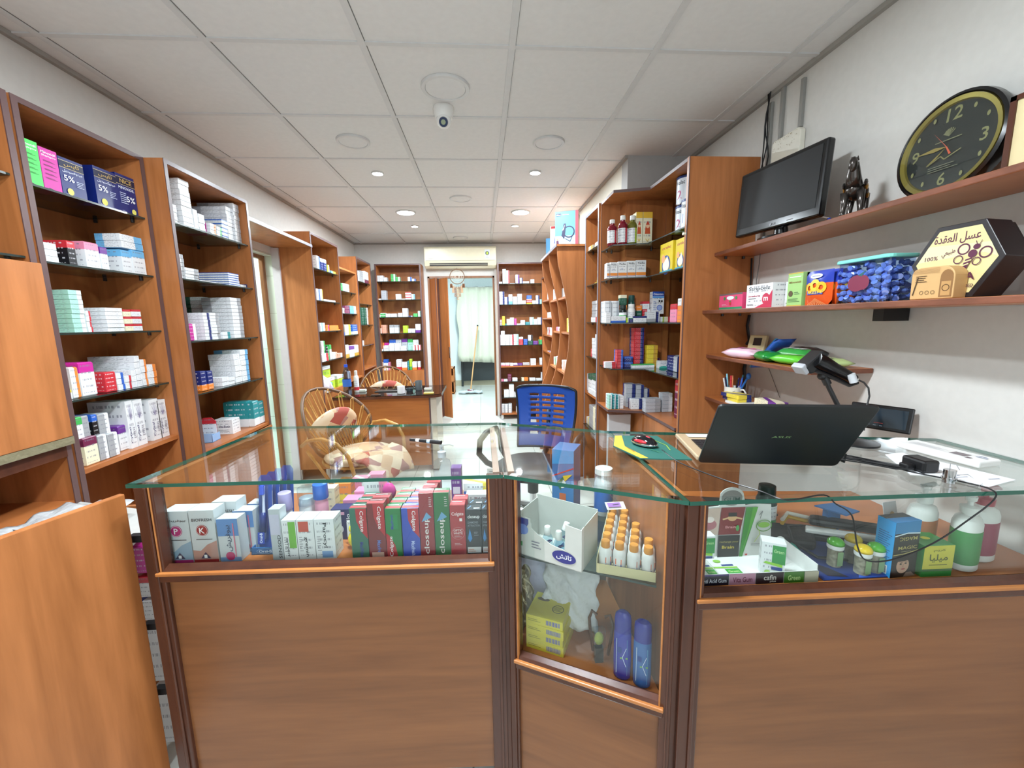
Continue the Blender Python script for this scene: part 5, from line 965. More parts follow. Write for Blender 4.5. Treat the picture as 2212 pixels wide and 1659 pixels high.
for s in (-1, 1): cm_.rings([((0, s*.009, 0), .004), ((0, s*.018, 0), .009)], 7, flat('#94a8ea', .15))
c0 = cm_.build('wrapped_candy', smooth=True); first = True
for ix in range(3):
    for iy in range(6):
        for iz in range(6):
            x, y, z = 1.305-.031+ix*.031, 1.325-.076+iy*.0305, ZB+.014+iz*.0215
            if iz == 5 and (ix+iy) % 2: continue
            ea = (random.uniform(-.5, .5), random.uniform(-.5, .5), random.uniform(0, 3)); o = c0 if first else c0.copy()
            if not first: C.objects.link(o)
            first = False; o.location = (x+random.uniform(-.004, .004), y+random.uniform(-.004, .004), z); o.rotation_euler = ea; tag(o, 'blue wrapped candy heaped inside the clear tub', 'candy', 'blue wrapped candies in the clear tub')
t = thing('black_carton', 'black carton with white small print behind the candy tub', 'box', (1.36, 1.18, ZB), -PI/2-.25)
MB().box((-.03, 0, 0), (.05, .07, .135), BLACK).build('carton_body', None, t, world=False, bevel=.003); print_on(t, (-.03, 0, 0), (1, 0, 0), (0, 0, 1), [('n', .04, .035, .07, .12, 12, '#8a8a90'), ('r', .045, .02, .06, .032, '#c8c8cc'), ('c', .052, .01, .006, '#c04a4a')])
# hexagonal honey sign
t = thing('honey_sign', 'black hexagonal honey carton with a bee, leaning on the shelf', 'sign', (0, 0, 0)); Vh = Vector((.06, 0, 1)).normalized(); R6 = .112; M = rect_frame((1.262, 1.055, ZB+.0982), (0, -1, 0), Vh); t.matrix_world = M; t.location = M.to_translation(); t.rotation_euler = M.to_euler()
hexp = lambda r: [(r*math.cos(a*PI/3), r*math.sin(a*PI/3)) for a in range(6)]
MB().prism(hexp(R6), -.07, 0, flat('#221d20', .4)).prism(hexp(R6*.96), -.085, -.07, flat('#221d20', .4)).build('hexagonal_body', None, t, world=False, bevel=.002)
MBk = '#54193a'
def arc(s, cx, cy, r, a0, a1, size, c):
    out = []; s2 = arabic(s); n = len(s2)
    for i, ch in enumerate(s2):
        if ch == ' ': continue
        a = math.radians(a0+(a1-a0)*i/(n-1)); out.append(('t', ch, cx+r*math.sin(a), cy+r*math.cos(a), None, size, c, -math.degrees(a)))
    return out
print_on(t, (0, 0, 0), (1, 0, 0), (0, 1, 0), [('p', hexp(R6*.87), '#d9c98f'), ('p', [(-R6*.63, R6*.42), (R6*.68, R6*.34), (R6*.86, .0), (R6*.6, R6*.12), (-R6*.83, R6*.05)], '#e2d6a6'),
    ('t', 'عسل العقدة', -.003, R6*.53, R6*.98, R6*.26, MBk), ('t', '100%', -R6*.52, R6*.12, R6*.3, R6*.1, MBk), ('t', 'طبيعي', -R6*.15, R6*.2, R6*.3, R6*.16, MBk, 12),
    ('o', R6*.17, R6*.25, R6*.13, R6*.10, MBk), ('o', R6*.62, R6*.12, R6*.13, R6*.10, MBk), ('e', R6*.37, R6*.12, R6*.09, R6*.09, MBk), ('e', R6*.43, R6*.27, R6*.07, R6*.06, MBk), ('l', [(R6*.44, R6*.3), (R6*.40, R6*.4)], .0015, MBk), ('l', [(R6*.48, R6*.3), (R6*.52, R6*.4)], .0015, MBk),
    ('o', R6*.10, R6*.02, R6*.1, R6*.08, MBk), ('o', R6*.48, -R6*.06, R6*.09, R6*.07, MBk), ('p', [(R6*.26, R6*.0), (R6*.4, R6*.04), (R6*.3, -R6*.22), (R6*.18, -R6*.24)], MBk), ('l', [(R6*.22, -R6*.06), (R6*.38, -R6*.02)], .003, '#d9c98f'), ('l', [(R6*.19, -R6*.14), (R6*.34, -R6*.1)], .003, '#d9c98f'),
    ('t', 'OKDA', R6*.1, -R6*.38, R6*.82, R6*.17, MBk), ('t', 'FOR THE INTENDED', R6*.1, -R6*.60, R6*.85, R6*.07, MBk)], 'sign_print')
print_on(t, (0, 0, 0), (.5, .866, 0), (0, 0, -1), [('r', -.012, .03, .03, .045, '#8a7a4a')], 'gold_plate', lift=R6*.87)
t = thing('wooden_phone_stand', 'light wood engraved box with an arched end, before the honey sign', 'wooden box', (1.212, 1.115, ZB), -PI/2+.05); KR = flat('#c9a06a', .55)
b = MB(); arch = [(0, 0), (.105, 0), (.105, .05)]+[(.075+.03*math.cos(a), .055+.03*math.sin(a)) for a in [q*PI/16 for q in range(1, 9)]]+[(.02, .085), (.006, .08), (0, .07)]
b.prism(arch, 0, .040, KR, Matrix(((1, 0, 0, 0), (0, 0, 1, 0), (0, 1, 0, .0005), (0, 0, 0, 1)))); b.build('box_body', None, t, world=False, bevel=.002)
print_on(t, (0, 0, 0), (1, 0, 0), (0, 0, 1), [('p', [(.072, .004), (.102, .004), (.102, .052)]+[(.087+.015*math.cos(a), .055+.02*math.sin(a)) for a in [q*PI/8 for q in range(1, 8)]]+[(.072, .05)], '#8a6238'), ('p', [(.076, .008), (.098, .008), (.098, .045), (.076, .045)], '#b88c56'), ('o', .087, .028, .009, .007, '#5f3f20'), ('n', .012, .045, .04, .065, 4, '#4a3218'), ('l', [(.008, .012), (.018, .06)], .003, '#4a3218'), ('o', .03, .018, .005, .004, '#4a3218'), ('o', .044, .018, .005, .004, '#4a3218'), ('o', .058, .018, .005, .004, '#4a3218')]+[('l', [(.004, .07+.003*q), (.07, .07+.003*q)], .0006, '#8a6238') for q in range(5)], 'engraving')
# shelf C: thermostat, wipes
t = thing('intercom_unit', 'beige wall unit with a small dark display behind the wipes', 'thermostat', (1.47, 2.06, ZC)); Mi = rect_frame((1.40, 2.12, ZC+.0005), (.25, -1, 0), (.25, 0, 1)); t.matrix_world = Mi; t.location = Mi.to_translation(); t.rotation_euler = Mi.to_euler()
MB().box((0, 0, -.02), (.10, .11, 0), flat('#c5b68b', .45)).build('casing', None, t, world=False, bevel=.004); MB().box((.03, .055, -.001), (.078, .095, .001), flat('#1d1c1c', .15)).build('display', None, t, world=False); MB().box((.03, .022, 0), (.042, .032, .003), EDGE).build('button', None, t, world=False); MB().box((.055, .022, 0), (.067, .032, .003), EDGE).build('button', None, t, world=False)
def pillow(name, label, loc, w, d, h, m, rz=0, rot=None, prints=None, crimp=.012, cat='pack of wipes', z=0):
    t = thing(name, label, cat, loc, rz, None, rot); b = MB(); n = 12; k = 8
    V = {}
    for s in (1, -1):
        g = [[None]*(k+1) for _ in range(n+1)]
        for i in range(n+1):
            for j in range(k+1):
                u, v = i/n, j/k; e = (1-abs(2*u-1)**5)*(1-abs(2*v-1)**4); x = (u-.5)*w; y = (v-.5)*d*(1-.06*abs(2*u-1)**6)
                zz = h/2+s*h/2*e+.0012*math.sin(i*2.1+j*1.3)*e
                if s == -1 and (i in (0, n) or j in (0, k)): g[i][j] = V[(i, j)]
                else:
                    g[i][j] = b.bm.verts.new((x, y, max(zz, .0006)))
                    if s == 1: V[(i, j)] = g[i][j]
        for i in range(n):
            for j in range(k): b.face([g[i][j], g[i+1][j], g[i+1][j+1], g[i][j+1]], b.mi(m))
    b.build('pack_body', None, t, world=False, smooth=2)
    if prints:
        o = print_on(t, (-w/2, -d/2, h+.0005), (1, 0, 0), (0, 1, 0), prints, 'printed_top')
        for v in o.data.vertices:
            u = v.co.x/w+.5; q = v.co.y/d+.5; e = max(0, 1-abs(2*u-1)**5)*max(0, 1-abs(2*q-1)**4); v.co.z = h/2+h/2*e+.0022+(v.co.z-h)
    return t
pillow('wet_wipes_pack', 'pink and white baby wipes pack at the front left of its shelf', (1.29, 1.955, ZC), .21, .11, .05, flat('#e8c3d2', .3), -PI/2+.15, None, [('r', .02, .015, .19, .095, '#f0e6ee'), ('r', .03, .03, .07, .06, '#5a6ac0'), ('r', .075, .03, .11, .06, '#e07aa8'), ('c', .125, .05, .014, '#e2b898'), ('p', [(.15, .03), (.18, .05), (.15, .07)], '#e888a8')])
pillow('wet_wipes_pack', 'blue wipes pack with orange pictures leaning behind the pink one', (1.40, 1.90, ZC+.012), .22, .11, .03, flat('#3560b8', .3), -PI/2, (0, -.75, -PI/2+.05), [('p', [(.01, .06), (.06, .07), (.05, .09), (.02, .09)], '#e89a3a'), ('c', .09, .08, .012, '#e8b070'), ('r', .14, .06, .20, .095, '#e8952a'), ('r', .07, .02, .13, .045, '#e8eef8'), ('t', 'Pampers', .10, .033, .05, .01, '#2a6a8a'), ('r', .0, .0, .22, .015, '#58b8e0')])
pillow('wet_wipes_pack', 'dark maroon wipes pack lying at the back by the wall', (1.445, 1.76, ZC+.035), .16, .06, .03, flat('#3a2026', .3), -PI/2)
pillow('wet_wipes_pack', 'dark green glossy wipes pack beside the pink one', (1.30, 1.80, ZC+.0005), .15, .10, .045, flat('#1f8a3a', .2), -PI/2-.25, None, [('l', [(.02, .02), (.13, .08)], .004, '#8ad06a'), ('l', [(.02, .06), (.10, .09)], .003, '#d8e8c8'), ('c', .05, .05, .02, '#57b84a')])
pillow('wet_wipes_pack', 'bright green wipes pack with a white rectangular lid', (1.39, 1.745, ZC+.0005), .17, .10, .06, flat('#3da24a', .25), -PI/2+.05, None, [('r', .03, .025, .14, .075, '#e8ece4'), ('r', .035, .03, .135, .07, '#dfe6dc')])
pillow('wet_wipes_pack', 'lime green wipes pack partly behind the scanner', (1.31, 1.66, ZC+.0005), .17, .10, .04, flat('#62c23a', .25), -PI/2+.1, None, [('r', .03, .03, .12, .08, '#d8f0c8')])
pillow('wet_wipes_pack', 'clear and yellow-green pack at the right end of its shelf', (1.38, 1.56, ZC+.0005), .16, .10, .035, flat('#b8cc8a', .3), -PI/2-.1, None, [('t', 'Delta', .11, .03, .05, .014, '#3a3a30'), ('r', .01, .04, .05, .09, '#c8d838')])
# shelf D: mug with pens, cartons
def mug(name, label, loc, r, h, m, rz, prints=None, m2=None):
    t = thing(name, label, 'mug', loc, rz); MB().lathe([(.001, .0005), (r*.9, .0005), (r, h*.06), (r, h), (r*.94, h), (r*.92, h*.1), (.001, h*.08)], n=28, m=m).build('cup_body', None, t, world=False, smooth=True)
    MB().tube([(r*.98, 0, h*.8), (r*1.35, 0, h*.82), (r*1.6, 0, h*.6), (r*1.5, 0, h*.32), (r*.98, 0, h*.22)], r*.11, 8, m).build('handle', None, t, world=False, smooth=True)
    if prints:
        o = print_on(t, (0, 0, 0), (1, 0, 0), (0, 0, 1), prints, 'printed_picture')
        for v in o.data.vertices: a = v.co.x/r-PI/2; rr_ = r*1.006-v.co.y; v.co.x, v.co.y = rr_*math.cos(a), rr_*math.sin(a)
    return t
mug('pen_mug', 'white mug full of pens on the lowest right wall shelf', (1.33, 2.10, ZD), .042, .072, flat('#e4e2de', .2), -1.0, [('l', [(.01, .03), (.018, .05), (.026, .04)], .0015, '#2a2a30'), ('c', .016, .03, .005, '#3a3a40'), ('l', [(.008, .018), (.028, .015)], .0015, '#2a2a30'), ('l', [(.02, .05), (.03, .055)], .0015, '#2a2a30')])
random.seed(21)
for k, (c, lb) in enumerate((('#2b2a8c', 'violet blue'), ('#e88a5a', 'orange clear'), ('#8fd0e0', 'pale cyan'), ('#e8e8e8', 'white'), ('#16163a', 'dark navy'), ('#c22a3a', 'red'), ('#1a1a1c', 'black'), ('#3a6ad0', 'bright blue'), ('#2a7a8a', 'teal'))):
    a = k*2*PI/9+.4; x, y = 1.33+.026*math.cos(a), 2.10+.026*math.sin(a); x2, y2 = 1.33+.05*math.cos(a), 2.10+.05*math.sin(a)
    t = thing('pen', lb+' pen standing in the white mug', 'pen', (x, y, ZD+.012)); h = .11+.012*(k % 3)
    MB().cyl((x, y, ZD+.010), (x2*.7+x*.3, y2*.7+y*.3, ZD+h*.85), .0042, n=8, m=flat(c, .25)).build('barrel', None, t, smooth=True); q = Vector((x, y, ZD+.01)); e = Vector((x2, y2, ZD+h+.014)); q2 = Vector((x2*.7+x*.3, y2*.7+y*.3, ZD+h*.85))
    MB().cyl(q2, q2+(q2-q).normalized()*.022, .0048, .004, 8, flat(c, .3)).build('pen_cap', None, t, smooth=True)
tag(MB().ball((1.37, 2.035, ZD+.135), (.012, .012, .018), flat('#2a6ab8', .3), 10).cyl((1.345, 2.085, ZD+.02), (1.368, 2.04, ZD+.125), .005, n=8, m=flat('#2a6ab8', .3)).build('round_headed_pen', smooth=True), 'blue novelty pen with a round head in the white mug', 'pen')
sh = thing('paper_pad', 'white paper pad under the yellow tube carton', 'paper', (1.31, 2.0, ZD)); MB().box((1.255, 1.90, ZD+.0003), (1.36, 2.04, ZD+.012), WHITE).build('pad', None, sh)
for k in range(2):
    o = MB().box((0, 0, 0), (.075, .13, .018), carton('yellow|navy')).build('tube_carton'); place(o, (1.27, 2.035-.008*k-.075, ZD+.0125+.0185*k), .12*k); tag(o, ['yellow and blue tube carton lying on the paper pad', 'upper yellow and blue tube carton on another carton'][k], 'box')
for k in range(2):
    o = MB().box((0, 0, 0), (.14, .06, .026), carton('cream|purple')).build('medicine_box'); place(o, (1.30, 1.875, ZD+.0005+.0265*k), -PI/2+.05); tag(o, 'cream flat carton on the lowest right shelf, '+['lower one', 'upper one'][k], 'box')
# ================================================================ ON THE COUNTER TOP
ZT = 1.0005
t = thing('laptop', 'open black laptop on the right counter, its lid towards the camera', 'laptop', (0, 0, 0)); hA = Vector((.602, 1.096, ZT)); hB = Vector((.944, 1.026, ZT)); U = (hB-hA).normalized(); N = Vector((-U.y, U.x, 0)); Wl = (hB-hA).length+.01; M = frame(hA, U, N); t.matrix_world = M; t.location = M.to_translation(); t.rotation_euler = M.to_euler()
LB_ = flat('#17191b', .38, name='laptop_black'); MB().box((0, .006, .002), (Wl, .25, .016), flat('#c3ac8c', .35, .3, name='champagne_deck')).build('base', None, t, world=False, bevel=.004)
MB().box((.03, .07, .0181), (Wl-.03, .17, .0192), BLACK).build('keyboard_well', None, t, world=False); 
b = MB(); 
for i in range(15):
    for j in range(5): b.box((.034+i*.0198, .074+j*.019, .019), (.034+i*.0198+.016, .074+j*.019+.0155, .0205), flat('#1c1c20', .5))
tag(b.build('keyboard_keys', None, t, world=False), kind='stuff'); MB().box((.03, .20, .018), (.14, .235, .0188), WHITE).build('palm_rest_sticker', None, t, world=False)
th_ = math.atan2(.137, .194); Ml = Matrix.Translation((0, -.004, .0025)) @ Matrix.Rotation(th_, 4, 'X'); lid = [(0, 0)]
MB().prism(rr(Wl/2, .1185, .012), -.004, .004, LB_, Ml @ Matrix(((1, 0, 0, Wl/2), (0, 0, -1, 0), (0, 1, 0, .1195), (0, 0, 0, 1)))).build('lid', None, t, world=False, bevel=.002)
MB().prism(rr(Wl/2-.012, .100, .004), .0042, .0046, flat('#3a3d42', .2), Ml @ Matrix(((1, 0, 0, Wl/2), (0, 0, 1, 0), (0, 1, 0, .122), (0, 0, 0, 1)))).build('screen', None, t, world=False)
lo = Ml @ Vector((0, -.0042, 0)); u_ = Vector((1, 0, 0)); v_ = (Ml.to_3x3() @ Vector((0, 0, 1)))
print_on(t, lo, u_, v_, [('t', 'ASUS', Wl*.5, .122, .045, .0078, '#7fa06a', 0, .25), ('r', Wl*.5-.012, .1185, Wl*.5+.02, .1195, '#3a4a3a')], 'lid_logo')
MPAD = [(.45, 1.385), (.412, 1.262), (.455, 1.132), (.597, 1.10), (.640, 1.36)]; t = thing('mouse_pad', 'green mouse pad with a yellow stripe beside the laptop', 'mouse pad', (.53, 1.25, 1.0))
MB().prism([(.452, 1.385), (.412, 1.27), (.452, 1.14), (.595, 1.112), (.598, 1.365)], ZT, ZT+.003, flat('#1c5c52', .6)).build('pad', None, t); 
print_on(t, (.0, .0, ZT+.003), (1, 0, 0), (0, 1, 0), [('p', [(.454, 1.383), (.414, 1.27), (.453, 1.142), (.476, 1.138), (.447, 1.26), (.478, 1.382)], '#d8a83a'), ('l', [(.50, 1.33), (.488, 1.29), (.50, 1.26)], .003, '#8fae3a'), ('l', [(.53, 1.36), (.55, 1.37)], .003, '#b8c040'), ('l', [(.56, 1.33), (.58, 1.25), (.57, 1.2)], .003, '#8fae3a'), ('l', [(.51, 1.22), (.53, 1.18)], .003, '#4a8a6a'), ('t', 'Your desk', .452, 1.22, .05, .008, '#6a5a2a', 100)], 'pad_print', True)
t = thing('computer_mouse', 'black and red computer mouse on the green pad', 'mouse', (.512, 1.262, ZT+.0033), .55)
MB().lathe([(.001, 0), (.024, 0), (.030, .006), (.029, .014), (.022, .024), (.012, .030), (.001, .032)], n=20, sx=.95, sy=1.55, m=flat('#101014', .12)).build('mouse_body', None, t, world=False, smooth=2)
b = MB()
for s in (-1, 1): b.ball((s*.021, .0, .016), (.007, .026, .007), flat('#c2303a', .15), 10)
b.ball((0, -.012, .0285), (.006, .011, .004), flat('#c2303a', .15), 10); b.build('red_trim', None, t, world=False, smooth=2)
MB().lathe([(.0285, .005), (.0295, .009), (.0285, .012)], n=24, sx=1, sy=1.6, m=CHROME, cap=False).build('chrome_band', None, t, world=False, smooth=True)
tag(MB().tube(smooth_path([hit(*p, z=ZT+.003+.0*i) for i, p in enumerate(((1430, 972), (1470, 1000), (1560, 1035), (1640, 1060), (1700, 1080)))]+[(.768, .846, 1.0025), (.79, .835, .985), (.83, .832, .955), (.85, .83, .88), (.875, .826, .845), (.94, .82, .85), (1.03, .82, .885), (1.10, .818, .935), (1.155, .815, .985), (1.165, .83, 1.003), (1.15, .88, 1.0035), (1.10, .95, 1.0035), (1.09, 1.0, 1.004)]), .0017, 6, BLACK).build('mouse_cable', smooth=True), 'thin black mouse cable dangling over the front of the right counter', 'cable')
t = thing('marker_pen', 'black marker pen lying on the left glass top', 'pen', (-.2, 1.39, ZT)); a, c = Vector((-.262, 1.415, ZT+.0075)), Vector((-.15, 1.365, ZT+.0075)); d = (c-a).normalized(); L_ = (c-a).length
MB().cyl(a, a+d*L_*.68, .0048, .0065, 14, BLACK).build('barrel', None, t, smooth=True); MB().cyl(a+d*L_*.66, c, .0072, .0072, 14, BLACK).build('pen_cap', None, t, smooth=True); MB().cyl(a+d*L_*.2, a+d*L_*.31, .0056, .006, 14, WHITE).build('white_band', None, t, smooth=True); MB().cyl(a+d*L_*.56, a+d*L_*.66, .0069, .0072, 14, flat('#a8c4d8')).build('pale_band', None, t, smooth=True)
# scanner on a flexible stand
t = thing('barcode_scanner', 'black hand scanner resting on a flexible stand behind the laptop', 'scanner', (1.2, 1.3, 1.0)); Pz = lambda x, y, zc: Vector((0, 0, CH))+(FF+RR*((x-1106)/FP)-UU*((y-829.5)/FP))*zc
b = MB(); hd = [Pz(1728, 792, 1.37), Pz(1745, 780, 1.37), Pz(1765, 775, 1.38), Pz(1780, 784, 1.38)]
b.rings([(Pz(1762, 778, 1.38), .026), (Pz(1775, 784, 1.38), .027), (Pz(1800, 797, 1.38), .022), (Pz(1830, 812, 1.38), .019), (Pz(1843, 820, 1.38), .018)], 16, GB); b.build('grip', None, t, smooth=True)
MB().prism([(1.055, 1.242), (1.115, 1.295), (1.14, 1.285), (1.10, 1.222), (1.075, 1.215)], -.028, .028, BLACK, Matrix(((1, 0, 0, .01), (0, 0, 1, 1.32), (0, 1, 0, 0), (0, 0, 0, 1)))).build('scanner_head', None, t, bevel=.006)
MB().prism([(1.048, 1.238), (1.060, 1.252), (1.078, 1.222), (1.068, 1.212)], -.026, .026, flat('#a8aab0', .2), Matrix(((1, 0, 0, .006), (0, 0, 1, 1.32), (0, 1, 0, 0), (0, 0, 0, 1)))).build('scan_window', None, t, bevel=.003)
MB().tube([Pz(1760, 800, 1.38), Pz(1790, 812, 1.38), Pz(1835, 832, 1.39), Pz(1852, 826, 1.39)], .007, 8, BLACK).build('trigger_guard', None, t, smooth=True)
MB().cyl(Pz(1838, 808, 1.36), Pz(1845, 826, 1.36), .012, .012, 10, flat('#c8ccd0', .3)).build('white_sticker', None, t, smooth=True)
MB().cyl(Pz(1842, 818, 1.38), Pz(1852, 820, 1.38), .008, .006, 10, WHITE).build('cable_collar', None, t, smooth=True)
MB().tube([Pz(1852, 820, 1.38), Pz(1866, 826, 1.37), Pz(1876, 838, 1.36), Pz(1878, 856, 1.35), Pz(1872, 880, 1.34), Pz(1868, 905, 1.33), Pz(1866, 930, 1.33)], .0028, 8, BLACK).build('scanner_cable', None, t, smooth=True)
MB().tube([Pz(1783, 818, 1.39), Pz(1790, 836, 1.39), Pz(1801, 858, 1.39), Pz(1812, 880, 1.39), Pz(1822, 910, 1.40), (1.19, 1.25, 1.02), (1.19, 1.22, 1.004)], .0075, 10, BLACK).build('flexible_neck', None, t, smooth=True)
MB().cyl(Pz(1779, 812, 1.39), Pz(1788, 830, 1.39), .012, .012, 12, BLACK).ball(Pz(1776, 812, 1.39), .015, BLACK, 10).build('holder_joint', None, t, smooth=True)
MB().lathe([(.001, 0), (.055, 0), (.055, .006), (.012, .012), (.001, .012)], (1.19, 1.20, ZT), 24, BLACK).build('stand_base', None, t, smooth=True)
t = thing('tablet', 'black tablet leaning at the wall behind the laptop', 'tablet', (0, 0, 0)); M = rect_frame((1.375, 1.385, ZT+.0008), Vector((.065, -.115, 0)), Vector((.25, .14, 1))); t.matrix_world = M; t.location = M.to_translation(); t.rotation_euler = M.to_euler()
MB().box((-.04, 0, -.012), (.135, .09, 0), GB).build('casing', None, t, world=False, bevel=.004); MB().box((-.028, .012, 0), (.122, .078, .0006), flat('#27323b', .08)).build('screen', None, t, world=False)
print_on(t, (0, 0, .0006), (1, 0, 0), (0, 1, 0), [('n', .035, .022, .06, .027, 1, '#c04a40')]+[('r', -.02+.018*i, .014, -.012+.018*i, .016, '#9ab0c0') for i in range(5)], 'screen_print')
t = thing('white_slim_box', 'long slim white boxed device lying by the right wall', 'box', (0, 0, 0)); A1, B1 = Vector((1.27, 1.155, ZT)), Vector((1.295, .975, ZT)); U = (B1-A1).normalized(); M = frame(A1, U, Vector((-U.y, U.x, 0))); t.matrix_world = M; t.location = M.to_translation(); t.rotation_euler = M.to_euler()
MB().box((0, 0, 0), (.20, .08, .018), WHITE).build('box_body', None, t, world=False, bevel=.004); print_on(t, (0, 0, .018), (1, 0, 0), (0, 1, 0), [('r', .12, .02, .155, .05, '#7a7074'), ('r', .16, .012, .172, .024, '#6a5a62'), ('n', .02, .02, .11, .05, 5, '#d0d0d4'), ('n', .165, .04, .19, .065, 2, '#8a98b8')], 'printed_top')
def sheetp(label, pts, z, items=None, th=.0012):
    t = thing('paper_sheet', label, 'paper', (pts[0][0], pts[0][1], z)); MB().prism(pts, z, z+th, flat('#eceef2', .7)).build('sheet', None, t)
    if items: print_on(t, (0, 0, z+th), (1, 0, 0), (0, 1, 0), items, 'printed_text', True)
sheetp('white printed sheet under the cable bundle, further from the edge', [(1.17, 1.09), (1.235, 1.10), (1.20, .90), (1.085, .94)], ZT, [('n', 1.12, .93, 1.17, .95, 2, '#9aa0b8')])
sheetp('white printed sheet nearest the right photo edge', [(1.235, 1.07), (1.29, .875), (1.18, .845), (1.12, .935)], ZT+.0016, [('n', 1.16, .90, 1.20, .92, 2, '#8a90a8'), ('n', 1.23, .88, 1.26, .89, 1, '#8a90a8')])
# power adapter and its bundled cable
t = thing('power_adapter', 'black plug-in power adapter with bundled cable on the papers', 'adapter', (1.13, .985, ZT)); MB().box((1.115, .935, ZT+.003), (1.16, .995, ZT+.035), BLACK).build('adapter_body', None, t, bevel=.006)
MB().box((1.09, .955, ZT+.006), (1.115, .978, ZT+.022), BLACK).build('plug', None, t, bevel=.004)
for k in range(6):
    a = k*.55; pts = [(.93+.01*math.sin(a)+.0, 1.075+.012*math.cos(a*2), ZT+.004+.003*(k % 3)), (.98, 1.075+.006*(k-3), ZT+.008+.004*(k % 2)), (1.03, 1.03+.008*(k-2), ZT+.008+.003*(k % 3)), (1.075, .995+.009*(k-3), ZT+.006+.003*(k % 2)), (1.10, .968+.006*(k-3), ZT+.01)]
    P = []
    for i in range(len(pts)-1):
        for q in range(5): u = q/5; P.append(Vector(pts[i]).lerp(Vector(pts[i+1]), u)+Vector((0, 0, .0)))
    MB().tube(P+[pts[-1]], .0024, 6, BLACK).build('cable_strand', None, t, smooth=True)
MB().tube([(1.0, 1.045, ZT+.002), (1.0, 1.075, ZT+.003), (1.003, 1.075, ZT+.022), (1.003, 1.045, ZT+.022)], .004, 6, BLACK, closed=True).build('cable_tie', None, t, smooth=True)
t = thing('stapled_key_bunch', 'small chrome cylinder with curled wires at the right counter front', 'metal part', (1.13, .885, 1.0)); MB().cyl((1.125, .885, ZT), (1.125, .885, ZT+.032), .012, n=16, m=CHROME).cyl((1.125, .885, ZT+.008), (1.125, .885, ZT+.013), .015, n=16, m=CHROME).build('cylinder', None, t, smooth=True)
MB().tube([(1.13, .89, ZT+.032), (1.132, .892, ZT+.045), (1.145, .89, ZT+.042), (1.15, .885, ZT+.03)], .0008, 5, CHROME).tube([(1.135, .88, ZT+.02), (1.16, .875, ZT+.022), (1.175, .855, ZT+.006), (1.15, .845, ZT+.003), (1.13, .85, ZT+.005)], .001, 5, CHROME).build('curled_wire', None, t, smooth=True)
# ================================================================ INSIDE THE LEFT COUNTER
def fbox(M, name, label, u0, u1, v, d, h, base, items=None, z=0, rz=0, cat='box', group=None, top=None):
    """carton standing in a counter's own frame M (u along the front, v inwards)"""
    o = MB().box((0, 0, 0), (u1-u0, d, h), carton(base) if isinstance(base, str) else base).build(name); W = u1-u0
    m = M @ Matrix.Translation((u0, v, z)) @ Matrix.Rotation(rz, 4, 'Z'); o.matrix_world = m; o.location = m.to_translation(); o.rotation_euler = m.to_euler(); tag(o, label, cat, group)
    if items: print_on(o, (0, 0, 0), (1, 0, 0), (0, 0, 1), items(W, h) if callable(items) else items)
    if top: print_on(o, (0, 0, h), (1, 0, 0), (0, 1, 0), top(W, d), 'printed_top')
    return o
def more(o, label, M, u, v, z=0, rz=0):
    m = M @ Matrix.Translation((u, v, z)) @ Matrix.Rotation(rz, 4, 'Z'); c = o.copy(); C.objects.link(c); c['label'] = label
    for ch in o.children: q = ch.copy(); C.objects.link(q); q.parent = c
    c.matrix_world = m; c.location = m.to_translation(); c.rotation_euler = m.to_euler(); return c
for k_, v_ in (('bio', '#c9cdd0'), ('colg', '#2a6a55'), ('colr', '#7a1a20'), ('colgr', '#157a3c'), ('colb', '#2546b4'), ('clr', '#8f1c26'), ('clg', '#1c6a34'), ('opt', '#a8202a'), ('dia', '#23272d'), ('labp', '#d888ac'), ('labn', '#272a60'), ('sens', '#b9bfc4')): MC[('c', k_)] = flat(v_, .3)
FZ = .736
def bio(letter, c, name):
    return lambda W, h: [('p', [(0, 0), (W, 0), (W, h*.42), (W*.6, h*.34), (W*.3, h*.22), (0, h*.24)], '#8fa9bd' if letter == 'P' else '#b98a7e'), ('r', 0, 0, W, h*.055, c), ('t', name, W*.5, h*.82, W*.8, h*.055, '#3a3c40'), ('c', W*.47, h*.62, W*.24, c), ('o', W*.47, h*.62, W*.22, W*.205, '#e8d8dc'), ('t', letter, W*.47, h*.62, None, h*.11, '#f0e8ea'), ('n', W*.2, h*.43, W*.85, h*.47, 1, '#4a4a50'), ('p', [(W*.3, h*.08), (W*.7, h*.08), (W*.5, h*.2)], '#3a3a5a'), ('r', W*.44, h*.09, W*.56, h*.15, '#eeeeee')]
o = fbox(ML, 'toothpaste_carton', 'white and blue toothpaste carton with a pink P, leftmost in the long counter', .028, .098, .045, .05, .157, 'bio', bio('P', '#b5216e', 'بيوفريش'), FZ)
o = fbox(ML, 'toothpaste_carton', 'white and brown toothpaste carton with a red K, marked BIOFRESH', .101, .171, .045, .05, .158, 'bio', bio('K', '#9a1f26', 'BIOFRESH'), FZ)
more(o, 'white carton behind the red K toothpaste carton, only its top showing', ML, .13, .10, FZ)
o = fbox(ML, 'toothpaste_carton', 'blue and white toothpaste carton with upright Arabic lettering, front of its row', .176, .235, .045, .04, .13, 'bio', lambda W, h: [('r', 0, h*.6, W, h, '#5a86c0'), ('r', 0, 0, W, h*.1, '#7a9cc8'), ('t', 'بيوفريش', W*.5, h*.55, h*.62, W*.3, '#2e3a5a', 90), ('c', W*.5, h*.13, W*.22, '#c0306a'), ('r', W*.75, h*.1, W*.8, h*.9, '#d8708a')], FZ, group='blue white toothpaste cartons in depth')
for k in range(3): more(o, ['blue and white toothpaste carton, second in its row', 'blue and white toothpaste carton, third in its row', 'blue and white toothpaste carton, rearmost in its row'][k], ML, .190+.016*k, .095+.048*k, FZ)
